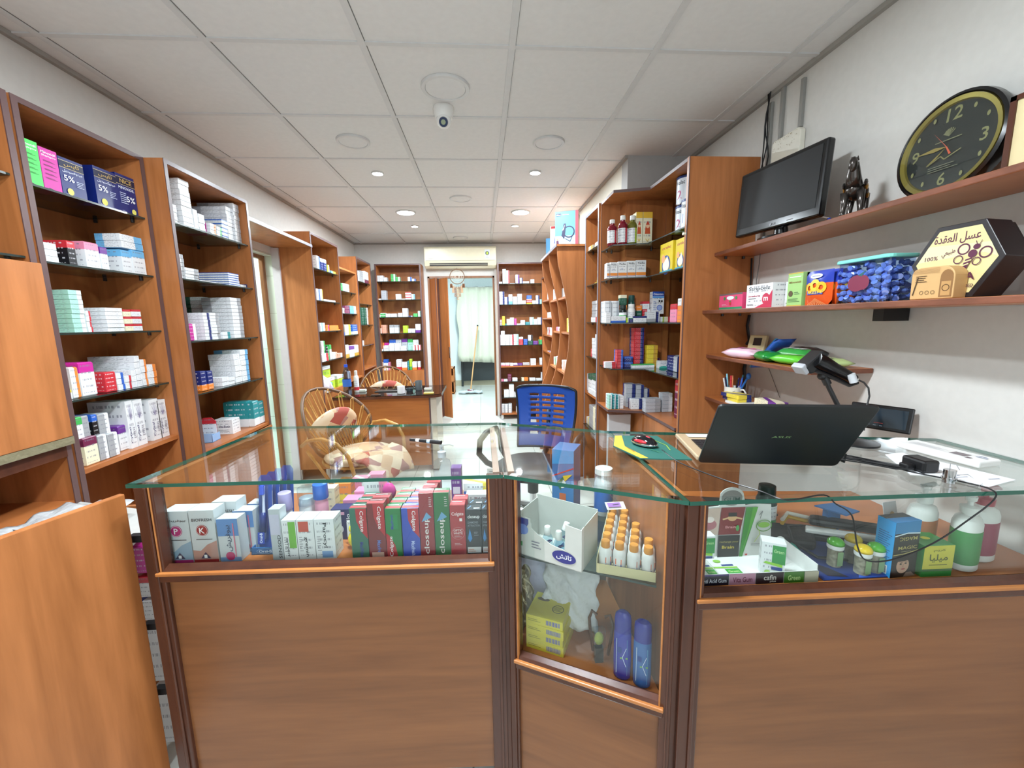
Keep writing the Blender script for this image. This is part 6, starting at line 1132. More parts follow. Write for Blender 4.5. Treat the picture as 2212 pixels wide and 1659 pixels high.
# toothbrush display
t = thing('toothbrush_tray', 'blue open tray marked Oral-B holding toothbrush packs', 'tray', (0, 0, 0)); m = ML @ Matrix.Translation((.245, .075, FZ)); t.matrix_world = m; t.location = m.to_translation(); t.rotation_euler = m.to_euler()
BLU = flat('#1f5f9a', .3); MB().box((0, 0, 0), (.085, .15, .003), BLU).box((0, 0, 0), (.085, .003, .022), BLU).box((0, .147, 0), (.085, .15, .05), BLU).box((0, 0, 0), (.003, .15, .022), BLU).box((.082, 0, 0), (.085, .15, .022), BLU).build('tray_body', None, t, world=False)
print_on(t, (0, 0, 0), (1, 0, 0), (0, 0, 1), [('e', .042, .011, .026, .0085, '#8fb0d8'), ('e', .042, .011, .0245, .0075, '#1f5f9a'), ('t', 'Oral-B', .042, .011, .038, .008, '#c8dcf0')], 'printed_front')
t0 = None
for k in range(4):
    u = .268+.008*k; v = .10+.028*k; m = ML @ Matrix.Translation((u, v, FZ+.004)) @ Matrix.Rotation(-.15, 4, 'X')
    lb = ['toothbrush pack in the Oral-B tray, frontmost one', 'toothbrush pack in the Oral-B tray, second from the front', 'toothbrush pack in the Oral-B tray, third from the front', 'toothbrush pack in the Oral-B tray, rearmost one'][k]
    if k == 0:
        t0 = thing('toothbrush_pack', lb, 'toothbrush', (0, 0, 0), group='toothbrush packs in the blue tray'); t0.matrix_world = m; t0.location = m.to_translation(); t0.rotation_euler = m.to_euler(); NV = flat('#22307a', .3)
        MB().prism([(-.02, 0), (.02, 0), (.02, .21), (.012, .222), (-.012, .222), (-.02, .21)], 0, .001, flat('#2c4a9a', .3), Matrix(((1, 0, 0, 0), (0, 0, 1, .012), (0, 1, 0, 0), (0, 0, 0, 1)))).build('backing_card', None, t0, world=False)
        b = MB(); b.rings([((0, .002, .03), .006), ((0, .002, .08), .007), ((0, .003, .11), .0045), ((0, .003, .15), .0035), ((0, .003, .19), .0045)], 10, flat('#e8e4f4', .2)); b.build('brush_handle', None, t0, world=False, smooth=2)
        MB().rings([((0, -.001, .05), .0075), ((0, -.001, .095), .0085), ((0, 0, .11), .006)], 10, NV).build('rubber_grip', None, t0, world=False, smooth=2)
        MB().box((-.006, -.010, .165), (.006, .001, .194), flat('#3358d8', .5)).build('bristles', None, t0, world=False, bevel=.002)
        MB().box((-.014, -.013, .02), (.014, .011, .2), PLASTIC).build('blister', None, t0, world=False, bevel=.008, seg=3)
        print_on(t0, (-.014, -.0135, .02), (1, 0, 0), (0, 0, 1), [('r', .004, 0, .024, .035, '#1d3a9a'), ('t', 'Oral-B', .014, .018, .03, .008, '#e8ecf8', 90)], 'printed_label')
    else: c = dup(t0, m.to_translation(), 0, lb); c.rotation_euler = m.to_euler(); c.matrix_world = m
# mouth care cartons
fbox(ML, 'toothpaste_carton', 'grey carton with upright SENSODYNE lettering, lilac capped bottle behind', .325, .357, .045, .035, .155, 'sens', lambda W, h: [('t', 'SENSODYNE', W*.72, h*.38, h*.7, W*.28, '#2c2e34', 90), ('r', W*.05, h*.5, W*.9, h*.9, '#c6c4d8')], FZ)
for k, (u0, u1, lb, col, tx) in enumerate(((.36, .400, 'white carton with a green block and upright black lettering', '#6fb43a', 'مليكوير'), (.402, .450, 'white carton with a red tooth square and upright script', '#c8503c', 'gremin'), (.452, .508, 'white carton with upright Parocyl lettering and lilac side', '#8a94d8', 'Parocyl'))):
    fbox(ML, 'gel_carton', lb, u0, u1, .042, .055, .122, 'white', lambda W, h, col=col, tx=tx, k=k: [('r', W*(.45 if k == 0 else .1), h*(.3 if k == 0 else .7), W*(.95 if k == 0 else .7), h*.96, col) if k < 2 else ('r', W*.3, h*.04, W*.85, h*.2, '#7aa0d0'), ('t', tx, W*(.3 if k == 0 else .5), h*.32 if k < 2 else h*.6, h*(.5 if k < 2 else .62), W*.24, '#22262c', 90 if k == 0 else -90), ('n', W*.1, h*.2, W*.3, h*.6, 7, '#9a9aa0')], FZ)
wb = lambda M, u, v, z: (M @ Vector((u, v, z)))
bottle('spray_bottle', 'white spray bottle with a lilac cap behind the grey carton', wb(ML, .335, .12, FZ), .017, .175, flat('#d8d4e4', .3), flat('#b0a4d4', .3), neck=.95, caph=.3)
bottle('cream_bottle', 'bottle with a clear dome cap between lilac and blue caps', wb(ML, .375, .17, FZ), .024, .17, flat('#e8ecee', .3), PLASTIC, neck=.9, caph=.32)
bottle('spray_bottle', 'pink bottle with a bright blue cap behind the gel cartons', wb(ML, .425, .16, FZ), .020, .185, flat('#e8a0b8', .3), flat('#2a66c8', .3), neck=.95, caph=.25)
def lab(c, tc): return lambda W, h: [('t', 'Labello', W*.75, h*.5, h*.7, W*.16, tc, 90), ('c', W*.3, h*.35, W*.22, '#dfe6ee'), ('r', W*.2, h*.82, W*.6, h*.92, '#e8a8c8')]
for k, (u0, v, b_, tc, lb) in enumerate(((.455, .15, 'labn', '#ffffff', 'dark blue Labello lip balm carton in front'), (.475, .20, 'labp', '#5a2a7a', 'pink Labello carton just behind the dark blue one'), (.495, .25, 'labp', '#5a2a7a', 'pink Labello carton, third back'), (.515, .30, 'sky', '#b02a6a', 'sky blue Labello carton at the rear'))):
    fbox(ML, 'lip_balm_carton', lb, u0, u0+.07, v, .045, .10+.008*k, b_, lab(b_, tc), FZ, group='lip balm cartons')
for k, (u0, v, b_, lb) in enumerate(((.37, .26, 'cream', 'cream carton behind the clear domed bottle'), (.41, .30, 'yellow/orange', 'yellow carton standing behind the bottles'), (.455, .34, 'pink|white', 'pale pink carton at the rear beside the yellow one'), (.50, .38, 'white/pink', 'white and pink carton furthest back by the lip balms'))): fbox(ML, 'lotion_carton', lb, u0, u0+.055, v, .04, .125, b_, None, FZ)
fbox(ML, 'small_carton', 'small white carton with dark base behind the Parocyl carton', .55, .60, .20, .12, .03, 'white_navy', None, FZ, rz=-.3)
t = thing('toy_package', 'yellow rubber toy package lying between the cartons', 'toy', wb(ML, .545, .10, FZ)); MB().ball((0, 0, .028), (.022, .018, .028), flat('#e8d41c', .2), 14).ball((-.004, 0, .062), (.014, .013, .014), flat('#e8d41c', .2), 12).build('toy_body', None, t, world=False, smooth=2)
MB().prism([(-.03, .02), (.035, .03), (.04, .032), (-.028, .024)], .001, .075, carton('white_orange')).build('backing_card', None, t, world=False)
# toothpaste rows
def colgate(c2, sub, rot=-90, swap=False):
    def f(W, h):
        a = [('p', [(W*.35, h), (W, h), (W, h*.38), (W*.6, h*.55), (W*.38, h*.75)], '#b51f2a'), ('t', 'Colgate', W*.68, h*.74, h*.42, W*.28, '#f2e8e8', rot), ('t', sub, W*.6, h*.17, h*.3, W*.22, c2, rot)]
        b = [('p', [(0, 0), (W*.7, 0), (W*.55, h*.25), (W*.2, h*.45), (0, h*.5)], '#b51f2a'), ('t', 'Colgate', W*.32, h*.22, h*.42, W*.28, '#f2e8e8', 90), ('r', W*.3, h*.58, W*.8, h*.88, '#1a8a4a'), ('t', sub, W*.42, h*.73, h*.3, W*.2, '#2a3aa0', 90)]
        return (b if swap else a)+([('r', W*.15, h*.0, W*.85, h*.1, '#c8a090')] if sub == 'Maxfresh ' else [])
    return f
def close(W, h): return [('t', 'closeup', W*.48, h*.33, h*.6, W*.45, '#e4dcd8', 90), ('p', [(W*.15, h*.55), (W*.5, h*.7), (W*.85, h*.62), (W*.5, h*.58)], '#6aa0c8'), ('n', W*.7, h*.78, W*.9, h*.95, 5, '#d8c8c8')]
def dia(W, h): return [('t', 'closeup', W*.5, h*.84, W*.8, h*.1, '#eef0f2'), ('t', 'DIAMOND', W*.45, h*.72, W*.7, h*.05, '#8a9098'), ('t', 'ATTRACTION', W*.5, h*.65, W*.8, h*.045, '#8a9098'), ('p', [(W*.22, h*.58), (W*.38, h*.36), (W*.22, h*.28), (W*.08, h*.36)], '#3a86c8'), ('n', W*.5, h*.42, W*.8, h*.52, 3, '#9aa0a8'), ('r', W*.05, h*.04, W*.95, h*.17, '#d8d8d8'), ('n', W*.1, h*.06, W*.6, h*.14, 2, '#c87850')]
def optic(W, h): return [('t', 'Colgate', W*.5, h*.82, W*.8, h*.09, '#f2dcdc'), ('r', W*.62, h*.68, W*.8, h*.74, '#f4ecec'), ('o', W*.5, h*.44, W*.44, W*.425, '#e0a8a8'), ('t', 'OPTIC', W*.5, h*.5, W*.6, h*.045, '#f2dcdc'), ('t', 'WHITE', W*.5, h*.44, W*.6, h*.045, '#f2dcdc'), ('n', W*.25, h*.36, W*.75, h*.4, 2, '#e8c8c8'), ('n', W*.25, h*.2, W*.75, h*.25, 2, '#e8c8c8')]
ROW = [(.555, .603, .152, 'colg', colgate('#2a3aa0', 'MaxWhite'), 3, 'dark green Colgate MaxWhite carton'), (.605, .654, .165, 'colr', colgate('#5a78c8', 'Maxfresh '), 2, 'dark red Colgate Maxfresh carton'), (.656, .700, .148, 'colgr', colgate('', 'Maxfresh', swap=True), 4, 'bright green Colgate Maxfresh carton'),
       (.703, .752, .148, 'colb', colgate('#c0d0f8', 'Maxfresh'), 4, 'blue Colgate Maxfresh carton'), (.754, .795, .192, 'clr', close, 3, 'tall red closeup carton'), (.797, .840, .192, 'clg', close, 1, 'tall green closeup carton'),
       (.842, .885, .153, 'opt', optic, 2, 'red Colgate Optic White carton'), (.888, .931, .138, 'dia', dia, 2, 'dark closeup Diamond Attraction carton, left column'), (.933, .965, .138, 'dia', dia, 4, 'dark closeup Diamond Attraction carton, right column')]
for u0, u1, h, b_, it, n, lb in ROW:
    o = fbox(ML, 'toothpaste_carton', lb+(', frontmost' if n > 1 else ' in the right half of the long counter'), u0, u1, .042, .036, h, b_, it, FZ, group='toothpaste cartons, '+lb.split(',')[0], top=lambda W, d: [('r', 0, d*.1, W, d*.5, '#c03a40'), ('n', W*.1, d*.55, W*.8, d*.85, 1, '#e8e8ee')] if b_ != 'dia' else [('r', W*.5, d*.2, W*.9, d*.35, '#e8eef4'), ('l', [(W*.1, d*.2), (W*.3, d*.7)], .003, '#7aa0d0')])
    for k in range(1, n): more(o, lb+', '+(ORD[k]+' from the front' if k < n-1 else 'rearmost'), ML, u0+.005*k, .042+.039*k, FZ)
t = thing('hair_accessory_card', 'white and pink card pack behind the green Colgate cartons', 'card', wb(ML, .585, .19, FZ)); MB().box((-.035, 0, 0), (.04, .003, .175), carton('white|pink')).build('card', None, t, world=False); MB().ball((.045, -.004, .14), (.022, .008, .03), flat('#d84a9a', .2), 12).build('pink_shell', None, t, world=False, smooth=2)
fbox(ML, 'clip_carton', 'blue and white carton marked CLIPP behind the dark closeup cartons', .86, .965, .27, .05, .125, 'white|yellow', lambda W, h: [('r', 0, h*.5, W*.7, h*.78, '#2a66c0'), ('t', 'CLIPP', W*.36, h*.64, W*.45, h*.16, '#ffffff'), ('t', 'CLIPP', W*.25, h*.35, W*.35, h*.12, '#1f3f8a'), ('c', W*.85, h*.5, h*.14, '#5a9a3a')], FZ)
fbox(ML, 'medicine_box', 'red and white carton marked Apetitos in front of the CLIPP carton', .872, .965, .222, .04, .105, 'white_red', lambda W, h: [('t', 'Apetitos', W*.6, h*.85, W*.6, h*.14, '#8a2a3a'), ('b', W*.05, h*.1, W*.25, h*.6, '#222222')], FZ)
fbox(ML, 'medicine_box', 'tall violet carton behind the green closeup carton', .815, .85, .30, .04, .17, 'purple', lambda W, h: [('r', W*.15, h*.45, W*.85, h*.6, '#e4e0f0')], FZ)
t = thing('price_card', 'small white card with a red U taped upright under the glass', 'card', wb(ML, .975, .10, FZ)); MB().box((-.025, .0, .14), (.0, .002, .24), WHITE).box((-.014, 0, 0), (-.010, .002, .14), WHITE).build('card', None, t, world=False)
print_on(t, (-.025, 0, .14), (1, 0, 0), (0, 0, 1), [('t', 'U', .0125, .035, .014, .03, '#b02a35'), ('n', .006, .08, .02, .095, 2, '#555555')])
# pump bottle in the long counter
def pump(name, label, loc, r, h, body, head, rz=0, lab=None, ry=.7):
    t = thing(name, label, 'bottle', loc, rz); MB().lathe([(r*.9, .0005), (r, h*.02), (r, h*.62), (r*.85, h*.69), (r*.42, h*.735), (r*.42, h*.76)], n=24, sy=ry, m=body).build('bottle_body', None, t, world=False, smooth=True)
    MB().lathe([(r*.44, h*.755), (r*.46, h*.84), (r*.3, h*.85), (r*.14, h*.86), (r*.14, h*.93)], n=18, m=head).build('collar', None, t, world=False, smooth=True)
    MB().rings([((0, 0, h*.92), r*.26), ((0, 0, h*.975), r*.3)], 12, head).rings([((-r*.2, 0, h*.955), r*.22), ((r*.9, 0, h*.965), r*.15), ((r*1.35, 0, h*.93), r*.09)], 10, head).build('pump_head', None, t, world=False, smooth=True)
    if lab: MB().lathe([(r*1.012, h*.1), (r*1.015, h*.105), (r*1.015, h*.54), (r*1.012, h*.55)], n=28, sy=ry, m=lab, cap=False).build('label_sleeve', None, t, world=False, smooth=True)
    return t
pump('sanitizer_bottle', 'translucent pump bottle standing under the glass near the marker pen', (-.165, 1.50, FZ), .034, .235, PLASTIC, flat('#dfe8ee', .3), 0, None, 1)
# ================================================================ INSIDE THE MIDDLE COUNTER
SZ = .7415
t = thing('sanitizer_display_box', 'torn open white carton holding small clear sanitizer bottles', 'box', (0, 0, 0)); bx = frame((.085, 1.112, SZ), Vector((.169, -.118, 0)), Vector((.118, .169, 0))); t.matrix_world = bx; t.location = bx.to_translation(); t.rotation_euler = bx.to_euler()
CB = flat('#c4c6c0', .6); Wb, Db = .195, .125
MB().box((0, 0, 0), (Wb, Db, .002), CB).build('box_floor', None, t, world=False)
fr = Matrix(((1, 0, 0, 0), (0, 0, 1, 0), (0, 1, 0, 0), (0, 0, 0, 1)))
MB().prism([(0, 0), (Wb, 0), (Wb, .12), (Wb*.76, .125), (Wb*.75, .05), (Wb*.55, .055), (Wb*.33, .075), (Wb*.22, .09), (Wb*.21, .115), (0, .12)], 0, .002, CB, fr).build('front_wall', None, t, world=False)
MB().prism([(0, 0), (Wb, 0), (Wb, .128), (0, .135)], Db-.002, Db, CB, fr).build('rear_wall', None, t, world=False)
MB().box((0, .002, 0), (.002, Db-.002, .125), CB).build('side_wall', None, t, world=False); MB().box((Wb-.002, .002, 0), (Wb, Db-.002, .122), CB).build('side_wall', None, t, world=False)
print_on(t, (0, 0, 0), (1, 0, 0), (0, 0, 1), [('p', [(0, .115), (0, .05), (.02, .07), (.035, .1), (.035, .113)], '#2a3a8a'), ('c', .018, .08, .016, '#6a86c8'), ('r', .0, .028, .015, .042, '#2a8a4a'), ('e', Wb*.74, .03, .035, .018, '#35357e'), ('t', 'تاتش', Wb*.74, .03, .045, .018, '#f0f0f8'), ('n', .045, .03, .075, .055, 3, '#6a6a7a')], 'printed_front')
LQ = glassmat('sanitizer_gel', '#dcebf2', rough=.05)
def sani(label, p, tilt=0):
    t = thing('sanitizer_bottle', label, 'bottle', p, .3); t.rotation_euler = (0, tilt, .3); t.matrix_world = Matrix.LocRotScale(Vector(p), t.rotation_euler, None)
    MB().lathe([(.015, .0005), (.016, .003), (.017, .045), (.012, .056), (.008, .06)], n=20, sy=.65, m=LQ).build('bottle_body', None, t, world=False, smooth=True)
    MB().lathe([(.0095, .058), (.010, .06), (.009, .08), (.008, .082)], n=16, m=WHITE).build('cap', None, t, world=False, smooth=True)
    print_on(t, (-.012, -.0112, .0), (1, 0, 0), (0, 0, 1), [('e', .012, .042, .009, .0045, '#2a2f8a'), ('t', 'Touch', .012, .042, .013, .004, '#f0f0ff'), ('p', [(.006, .012), (.018, .012), (.018, .02), (.012, .026), (.006, .02)], '#3a8ad0'), ('n', .004, .028, .02, .035, 2, '#8ac0a8')], 'printed_label'); return t
for k, (u, v, tl) in enumerate(((.018, .03, 0), (.075, .04, 0), (.095, .075, .35), (.115, .03, 0), (.165, .05, 0))):
    sani(['clear sanitizer bottle in the torn carton, far left, mostly hidden', 'clear sanitizer bottle in the torn carton, left of the tilted one', 'tilted clear sanitizer bottle at the back of the torn carton', 'clear sanitizer bottle in the torn carton, right of the tilted one', 'clear sanitizer bottle in the torn carton, far right, only its cap showing'][k], (bx @ Vector((u, v, .0025)))-Vector((0, 0, 0)), tl)
# orange capped bottles in a low cream tray
t = thing('bottle_tray', 'low cream cardboard tray under the orange-capped bottles', 'tray', (0, 0, 0)); by = frame((.287, 1.0, SZ), Vector((.147, -.062, 0)), Vector((.062, .147, 0))); t.matrix_world = by; t.location = by.to_translation(); t.rotation_euler = by.to_euler()
CT = flat('#c9bf94', .7); MB().box((0, 0, 0), (.148, .30, .002), CT).build('tray_floor', None, t, world=False); MB().box((0, -.002, 0), (.148, 0, .026), CT).build('front_lip', None, t, world=False); MB().box((-.002, 0, 0), (0, .30, .04), CT).build('side_lip', None, t, world=False)
OC = flat('#d08a2e', .4, name='orange_cap'); r0 = None; n_ = 0
for j in range(7):
    for i in range(4):
        if (i == 3 and j > 4): continue
        u, v = .019+i*.0365, .02+j*.0395; p = by @ Vector((u, v, .0022))
        if p.x > .430: continue
        lb = f"white bottle with an orange cap, {ORD[i]} from left in the {ORD[j]} row from the glass"
        if r0 is None:
            r0 = thing('orange_capped_bottle', lb, 'bottle', p, .2, 'white bottles with orange caps'); MB().lathe([(.016, 0), (.017, .002), (.017, .052), (.014, .062), (.009, .066)], n=20, m=flat('#dddcda', .35)).build('bottle_body', None, r0, world=False, smooth=True)
            MB().lathe([(.0115, .064), (.012, .066), (.0115, .080), (.0105, .082)], n=20, m=OC).build('cap', None, r0, world=False, smooth=True)
            o = print_on(r0, (0, 0, 0), (1, 0, 0), (0, 0, 1), [('r', -.009, .012, .009, .045, '#e8e8ea'), ('r', -.008, .026, .008, .042, '#e06a3a'), ('p', [(-.008, .018), (.008, .018), (.008, .028), (-.008, .024)], '#3a3a8a')], 'printed_label')
            for v_ in o.data.vertices: a = v_.co.x/.017-PI/2; rr_ = .01715-v_.co.y; v_.co.x, v_.co.y = rr_*math.cos(a), rr_*math.sin(a)
        else: dup(r0, p, .2+random.uniform(-1, 1), lb)
bottle('supplement_bottle', 'large white bottle with a blue label behind the orange-capped bottles', (.402, 1.335, SZ), .032, .165, flat('#dfe6e8', .3), WHITE, lab=flat('#2b66b8', .3), neck=.8, caph=.12)
t = thing('hang_tag', 'white and lilac folded tag lying on the bottles', 'tag', (.40, 1.20, .83)); MB().box((-.03, -.016, 0), (.03, .016, .0012), WHITE, Matrix.Rotation(.35, 4, 'X')).build('tag', None, t, world=False); print_on(t, (-.03, -.015, .0), (1, 0, 0), (0, .94, .34), [('r', .004, .004, .045, .022, '#a070b8'), ('l', [(.02, .012), (.04, .014)], .003, '#3a2a4a')], 'printed_top', lift=.0016)
MB().box((-.0015, .0, -.085), (.0015, .003, .0), PLASTIC).build('stem', None, t, world=False)
t = thing('film_bag', 'clear plastic film draped over the right bottles', 'plastic bag', (.42, 1.08, .8)); P = [[(.395+.03*u/6+.005*math.sin(v), 1.25-.26*v/8, .845-.02*u/6-.008*v+.006*math.sin(u*2+v)) for u in range(7)] for v in range(9)]
b = MB(); b.grid(P, PLASTIC); b.build('film', None, t, smooth=2)
def toy(W, h): return [('p', [(0, h*.78), (W, h*.82), (W, h), (0, h)], '#3aa0e0'), ('l', [(0, h*.6), (W, h*.75)], .004, '#c8303a'), ('c', W*.45, h*.5, W*.2, '#f0f0ec'), ('p', [(W*.2, h*.5), (W*.55, h*.62), (W*.4, h*.4)], '#2a7a4a'), ('p', [(W*.5, h*.62), (W*.95, h*.66), (W*.6, h*.54)], '#e8c83a'), ('r', W*.35, h*.2, W*.65, h*.36, '#c8642e'), ('r', 0, 0, W, h*.12, '#d88a4a')]
fbox(MM, 'toy_carton', 'blue carton with a bird picture at the left of the middle counter', .035, .11, .30, .09, .235, flat('#3a7ab8', .3), toy, SZ-.0+.003)
sh_ = thing('paper_pile', 'pile of white papers beyond the sanitizer carton', 'papers', (.3, 1.4, .6)); random.seed(9)
for k in range(6):
    a = -.5+.12*k; c, s = math.cos(a), math.sin(a); MB().prism([(.22+c*x-s*y, 1.44+s*x+c*y) for x, y in ((-.11, -.09), (.11, -.09), (.11, .09), (-.11, .09))], .62+.0035*k, .6225+.0035*k, flat('#e6ecf2', .7)).build('sheet', None, sh_)
tag(MB().box((.12, 1.36, .431), (.34, 1.50, .6195), flat('#b8b09a', .6)).build('storage_carton', bevel=.002), 'plain carton under the white paper pile inside the middle counter', 'box')
# lower part
LZ = .4305
def yel(W, h): return [('b', W*.55, h*.25, W*.92, h*.8, '#4a56b0'), ('n', W*.05, h*.3, W*.4, h*.7, 2, '#8a8430')]
MC[('c', 'yel')] = flat('#cfc23c', .4)
for k in range(4): o = fbox(MM, 'yellow_carton', 'yellow flat carton with a blue bar code, '+['bottom', 'second', 'third', 'top'][k]+' of the stack of four', .032, .148-.003*(k % 2), .055, .11, .027, 'yel', yel, LZ+.0275*k, rz=.03*(k % 2), group='stack of yellow cartons')
print_on(o, (0, 0, .027), (1, 0, 0), (0, 1, 0), [('o', .085, .05, .018, .016, '#3a3a20'), ('n', .07, .04, .1, .06, 4, '#3a3a20'), ('e', .03, .08, .02, .008, '#6a5a3a')], 'printed_top')
def shampoo_b(label, u, v, h, flatcap, body):
    p = wb(MM, u, v, LZ); t = thing('shampoo_bottle', label, 'bottle', p, -.45); CPB = flat('#2a2c8c', .18)
    MB().lathe([(.020, .0005), (.0235, .006), (.024, h*.3), (.023, h*.68), (.022, h*.70)], n=28, sy=.7, m=body).build('bottle_body', None, t, world=False, smooth=True)
    pr_ = [(.0225, h*.70), (.0225, h*.88), (.020, h*.95), (.012, h*.99), (.001, h)] if not flatcap else [(.0225, h*.70), (.0225, h*.90), (.021, h*.96), (.016, h*.985), (.001, h*.975)]
    MB().lathe(pr_, n=28, sy=.7, m=CPB).build('cap', None, t, world=False, smooth=True)
    o = print_on(t, (0, 0, 0), (1, 0, 0), (0, 0, 1), [('r', -.016, h*.08, .016, h*.62, '#2f5aa0' if not flatcap else '#3a78a8'), ('l', [(-.014, h*.1), (-.014, h*.62)], .0016, '#c8d4e8'), ('l', [(.012, h*.5), (.002, h*.36), (.012, h*.22)], .0014, '#d0dcf0'), ('r', -.004, h*.335, .016, h*.355, '#7ab83a'), ('r', -.01, h*.42, .0, h*.5, '#1f3f8a')], 'printed_label')
    for v_ in o.data.vertices: a = v_.co.x/.024-PI/2; rr_ = .0243-v_.co.y; v_.co.x, v_.co.y = rr_*math.cos(a), rr_*math.sin(a)*.7
shampoo_b('violet blue shampoo bottle with a rounded cap, left of the pair', .315, .058, .20, False, flat('#3438a0', .2)); shampoo_b('blue shampoo bottle with a flat cap, right of the pair', .368, .052, .19, True, flat('#3666a8', .2))
# crumpled bags
def crumple(name, label, P0, U, V, w, h, m, seed, amp=.012, n=20, th=.0015, cat='bag'):
    random.seed(seed); U = Vector(U).normalized(); V = Vector(V).normalized(); N = U.cross(V); ph = [(random.uniform(3, 17), random.uniform(3, 17), random.uniform(0, 6)) for _ in range(9)]
    P = [[Vector(P0)+U*(w*(i/n)+.006*math.sin(j*1.1))+V*(h*(j/n)+.008*math.sin(i*.7+2))+N*sum(amp/(1+.45*q)*abs(math.sin(a*i/n*.6+b_*j/n+c)) for q, (a, b_, c) in enumerate(ph)) for j in range(n+1)] for i in range(n+1)]
    o = sheet(name, P, m, None, th); return tag(o, label, cat)
WP = flat('#d2d2d2', .45, bump=.6, name='white_plastic_bag')
crumple('plastic_bag', 'crumpled white plastic bag hanging in the lower middle counter', (.175, 1.19, .47), (.15, -.08, 0), (.02, .06, .22), .17, .255, WP, 2, .010)
crumple('foil_bag', 'brown and silver foil bag at the lower left of the middle counter', (.085, 1.20, LZ+.01), (.09, -.02, 0), (-.03, .05, .2), .075, .20, flat('#8f8468', .25, .5, bump=.5, name='foil'), 5, .010)
crumple('lilac_sheet', 'pale lilac plastic sheet standing behind the foil bag', (.10, 1.29, LZ+.01), (.1, -.03, 0), (0, .02, .2), .10, .28, flat('#c9c4dc', .4, bump=.2), 8, .003, cat='sheet')
crumple('dark_film', 'dark translucent plastic film behind the white bag', (.15, 1.33, LZ+.01), (.1, -.03, 0), (0, .02, .2), .13, .28, flat('#3c434c', .15, bump=.8), 12, .012, cat='plastic film')
t = thing('comb_clip', 'brown tortoiseshell hair clip standing before the white bag', 'hair clip', wb(MM, .22, .10, LZ)); BR_ = flat('#5c3a2a', .25)
for s in (-1, 1): MB().tube([wb(MM, .245+s*.022, .11, LZ+.006), wb(MM, .245+s*.030, .11, LZ+.06), wb(MM, .245+s*.034, .11, LZ+.11), wb(MM, .245+s*.026, .11, LZ+.135), wb(MM, .245+s*.012, .11, LZ+.125)], .0045, 8, BR_).build('clip_jaw', None, t, smooth=True)
t = thing('blister_pouch', 'small clear pouch of yellow-green sponge on a stand', 'pouch', wb(MM, .245, .085, LZ)); MB().box((-.018, -.012, .045), (.018, .012, .105), PLASTIC).build('pouch', None, t, world=False, bevel=.006); MB().ball((0, 0, .072), (.014, .009, .02), flat('#b9bd5a', .8, bump=1), 12).build('sponge', None, t, world=False, smooth=2); MB().box((-.012, -.008, 0), (.012, .008, .045), flat('#4c4a46', .3)).build('stand', None, t, world=False)
# ================================================================ INSIDE THE RIGHT COUNTER
RZ = .7425
t = thing('gum_display', 'cardboard gum display tray marked GUM, with printed lip and backboard', 'display box', (0, 0, 0)); gm_ = frame((.524, .915, RZ), (1, -.03, 0), (.03, 1, 0)); t.matrix_world = gm_; t.location = gm_.to_translation(); t.rotation_euler = gm_.to_euler(); WB_, DB_ = .305, .125
MB().box((0, 0, 0), (WB_, DB_, .002), WHITE).build('tray_floor', None, t, world=False); MB().box((0, 0, 0), (WB_, .002, .03), flat('#e4e4e0')).build('front_lip', None, t, world=False); MB().box((WB_-.002, .002, 0), (WB_, DB_, .045), WHITE).build('side_lip', None, t, world=False); MB().box((0, .002, 0), (.002, DB_, .045), WHITE).build('side_lip', None, t, world=False)
print_on(t, (0, 0, 0), (1, 0, 0), (0, 0, 1), [('r', 0, 0, .075, .03, '#1f1b2e'), ('r', 0, .026, .075, .03, '#4a2f7a'), ('t', 'Anti Acid Gum', .036, .013, .066, .011, '#e8e8f0'), ('r', .076, 0, .143, .03, '#c88fa8'), ('t', 'Vita Gum', .11, .014, .05, .014, '#6a2038'), ('r', .144, 0, .215, .03, '#2c1820'), ('t', 'cafin', .18, .017, .032, .014, '#f0e8e0'), ('t', 'plus', .188, .006, .016, .006, '#f0e8e0'), ('r', .216, 0, .268, .03, '#3f7a1e'), ('t', 'Green', .242, .014, .032, .014, '#cfe8a0'), ('r', .269, 0, WB_, .03, '#c8c0a8')], 'printed_lip')
bb = MB().prism([(0, 0), (.215, 0), (.205, .20), (.155, .205), (.13, .20), (.125, .235)]+[(.09+.035*math.cos(a), .235+.035*math.sin(a)) for a in [q*PI/8 for q in range(1, 8)]]+[(.055, .20), (0, .195)], DB_-.004, DB_-.001, flat('#dcdcd8'), fr).build('backboard', None, t, world=False)
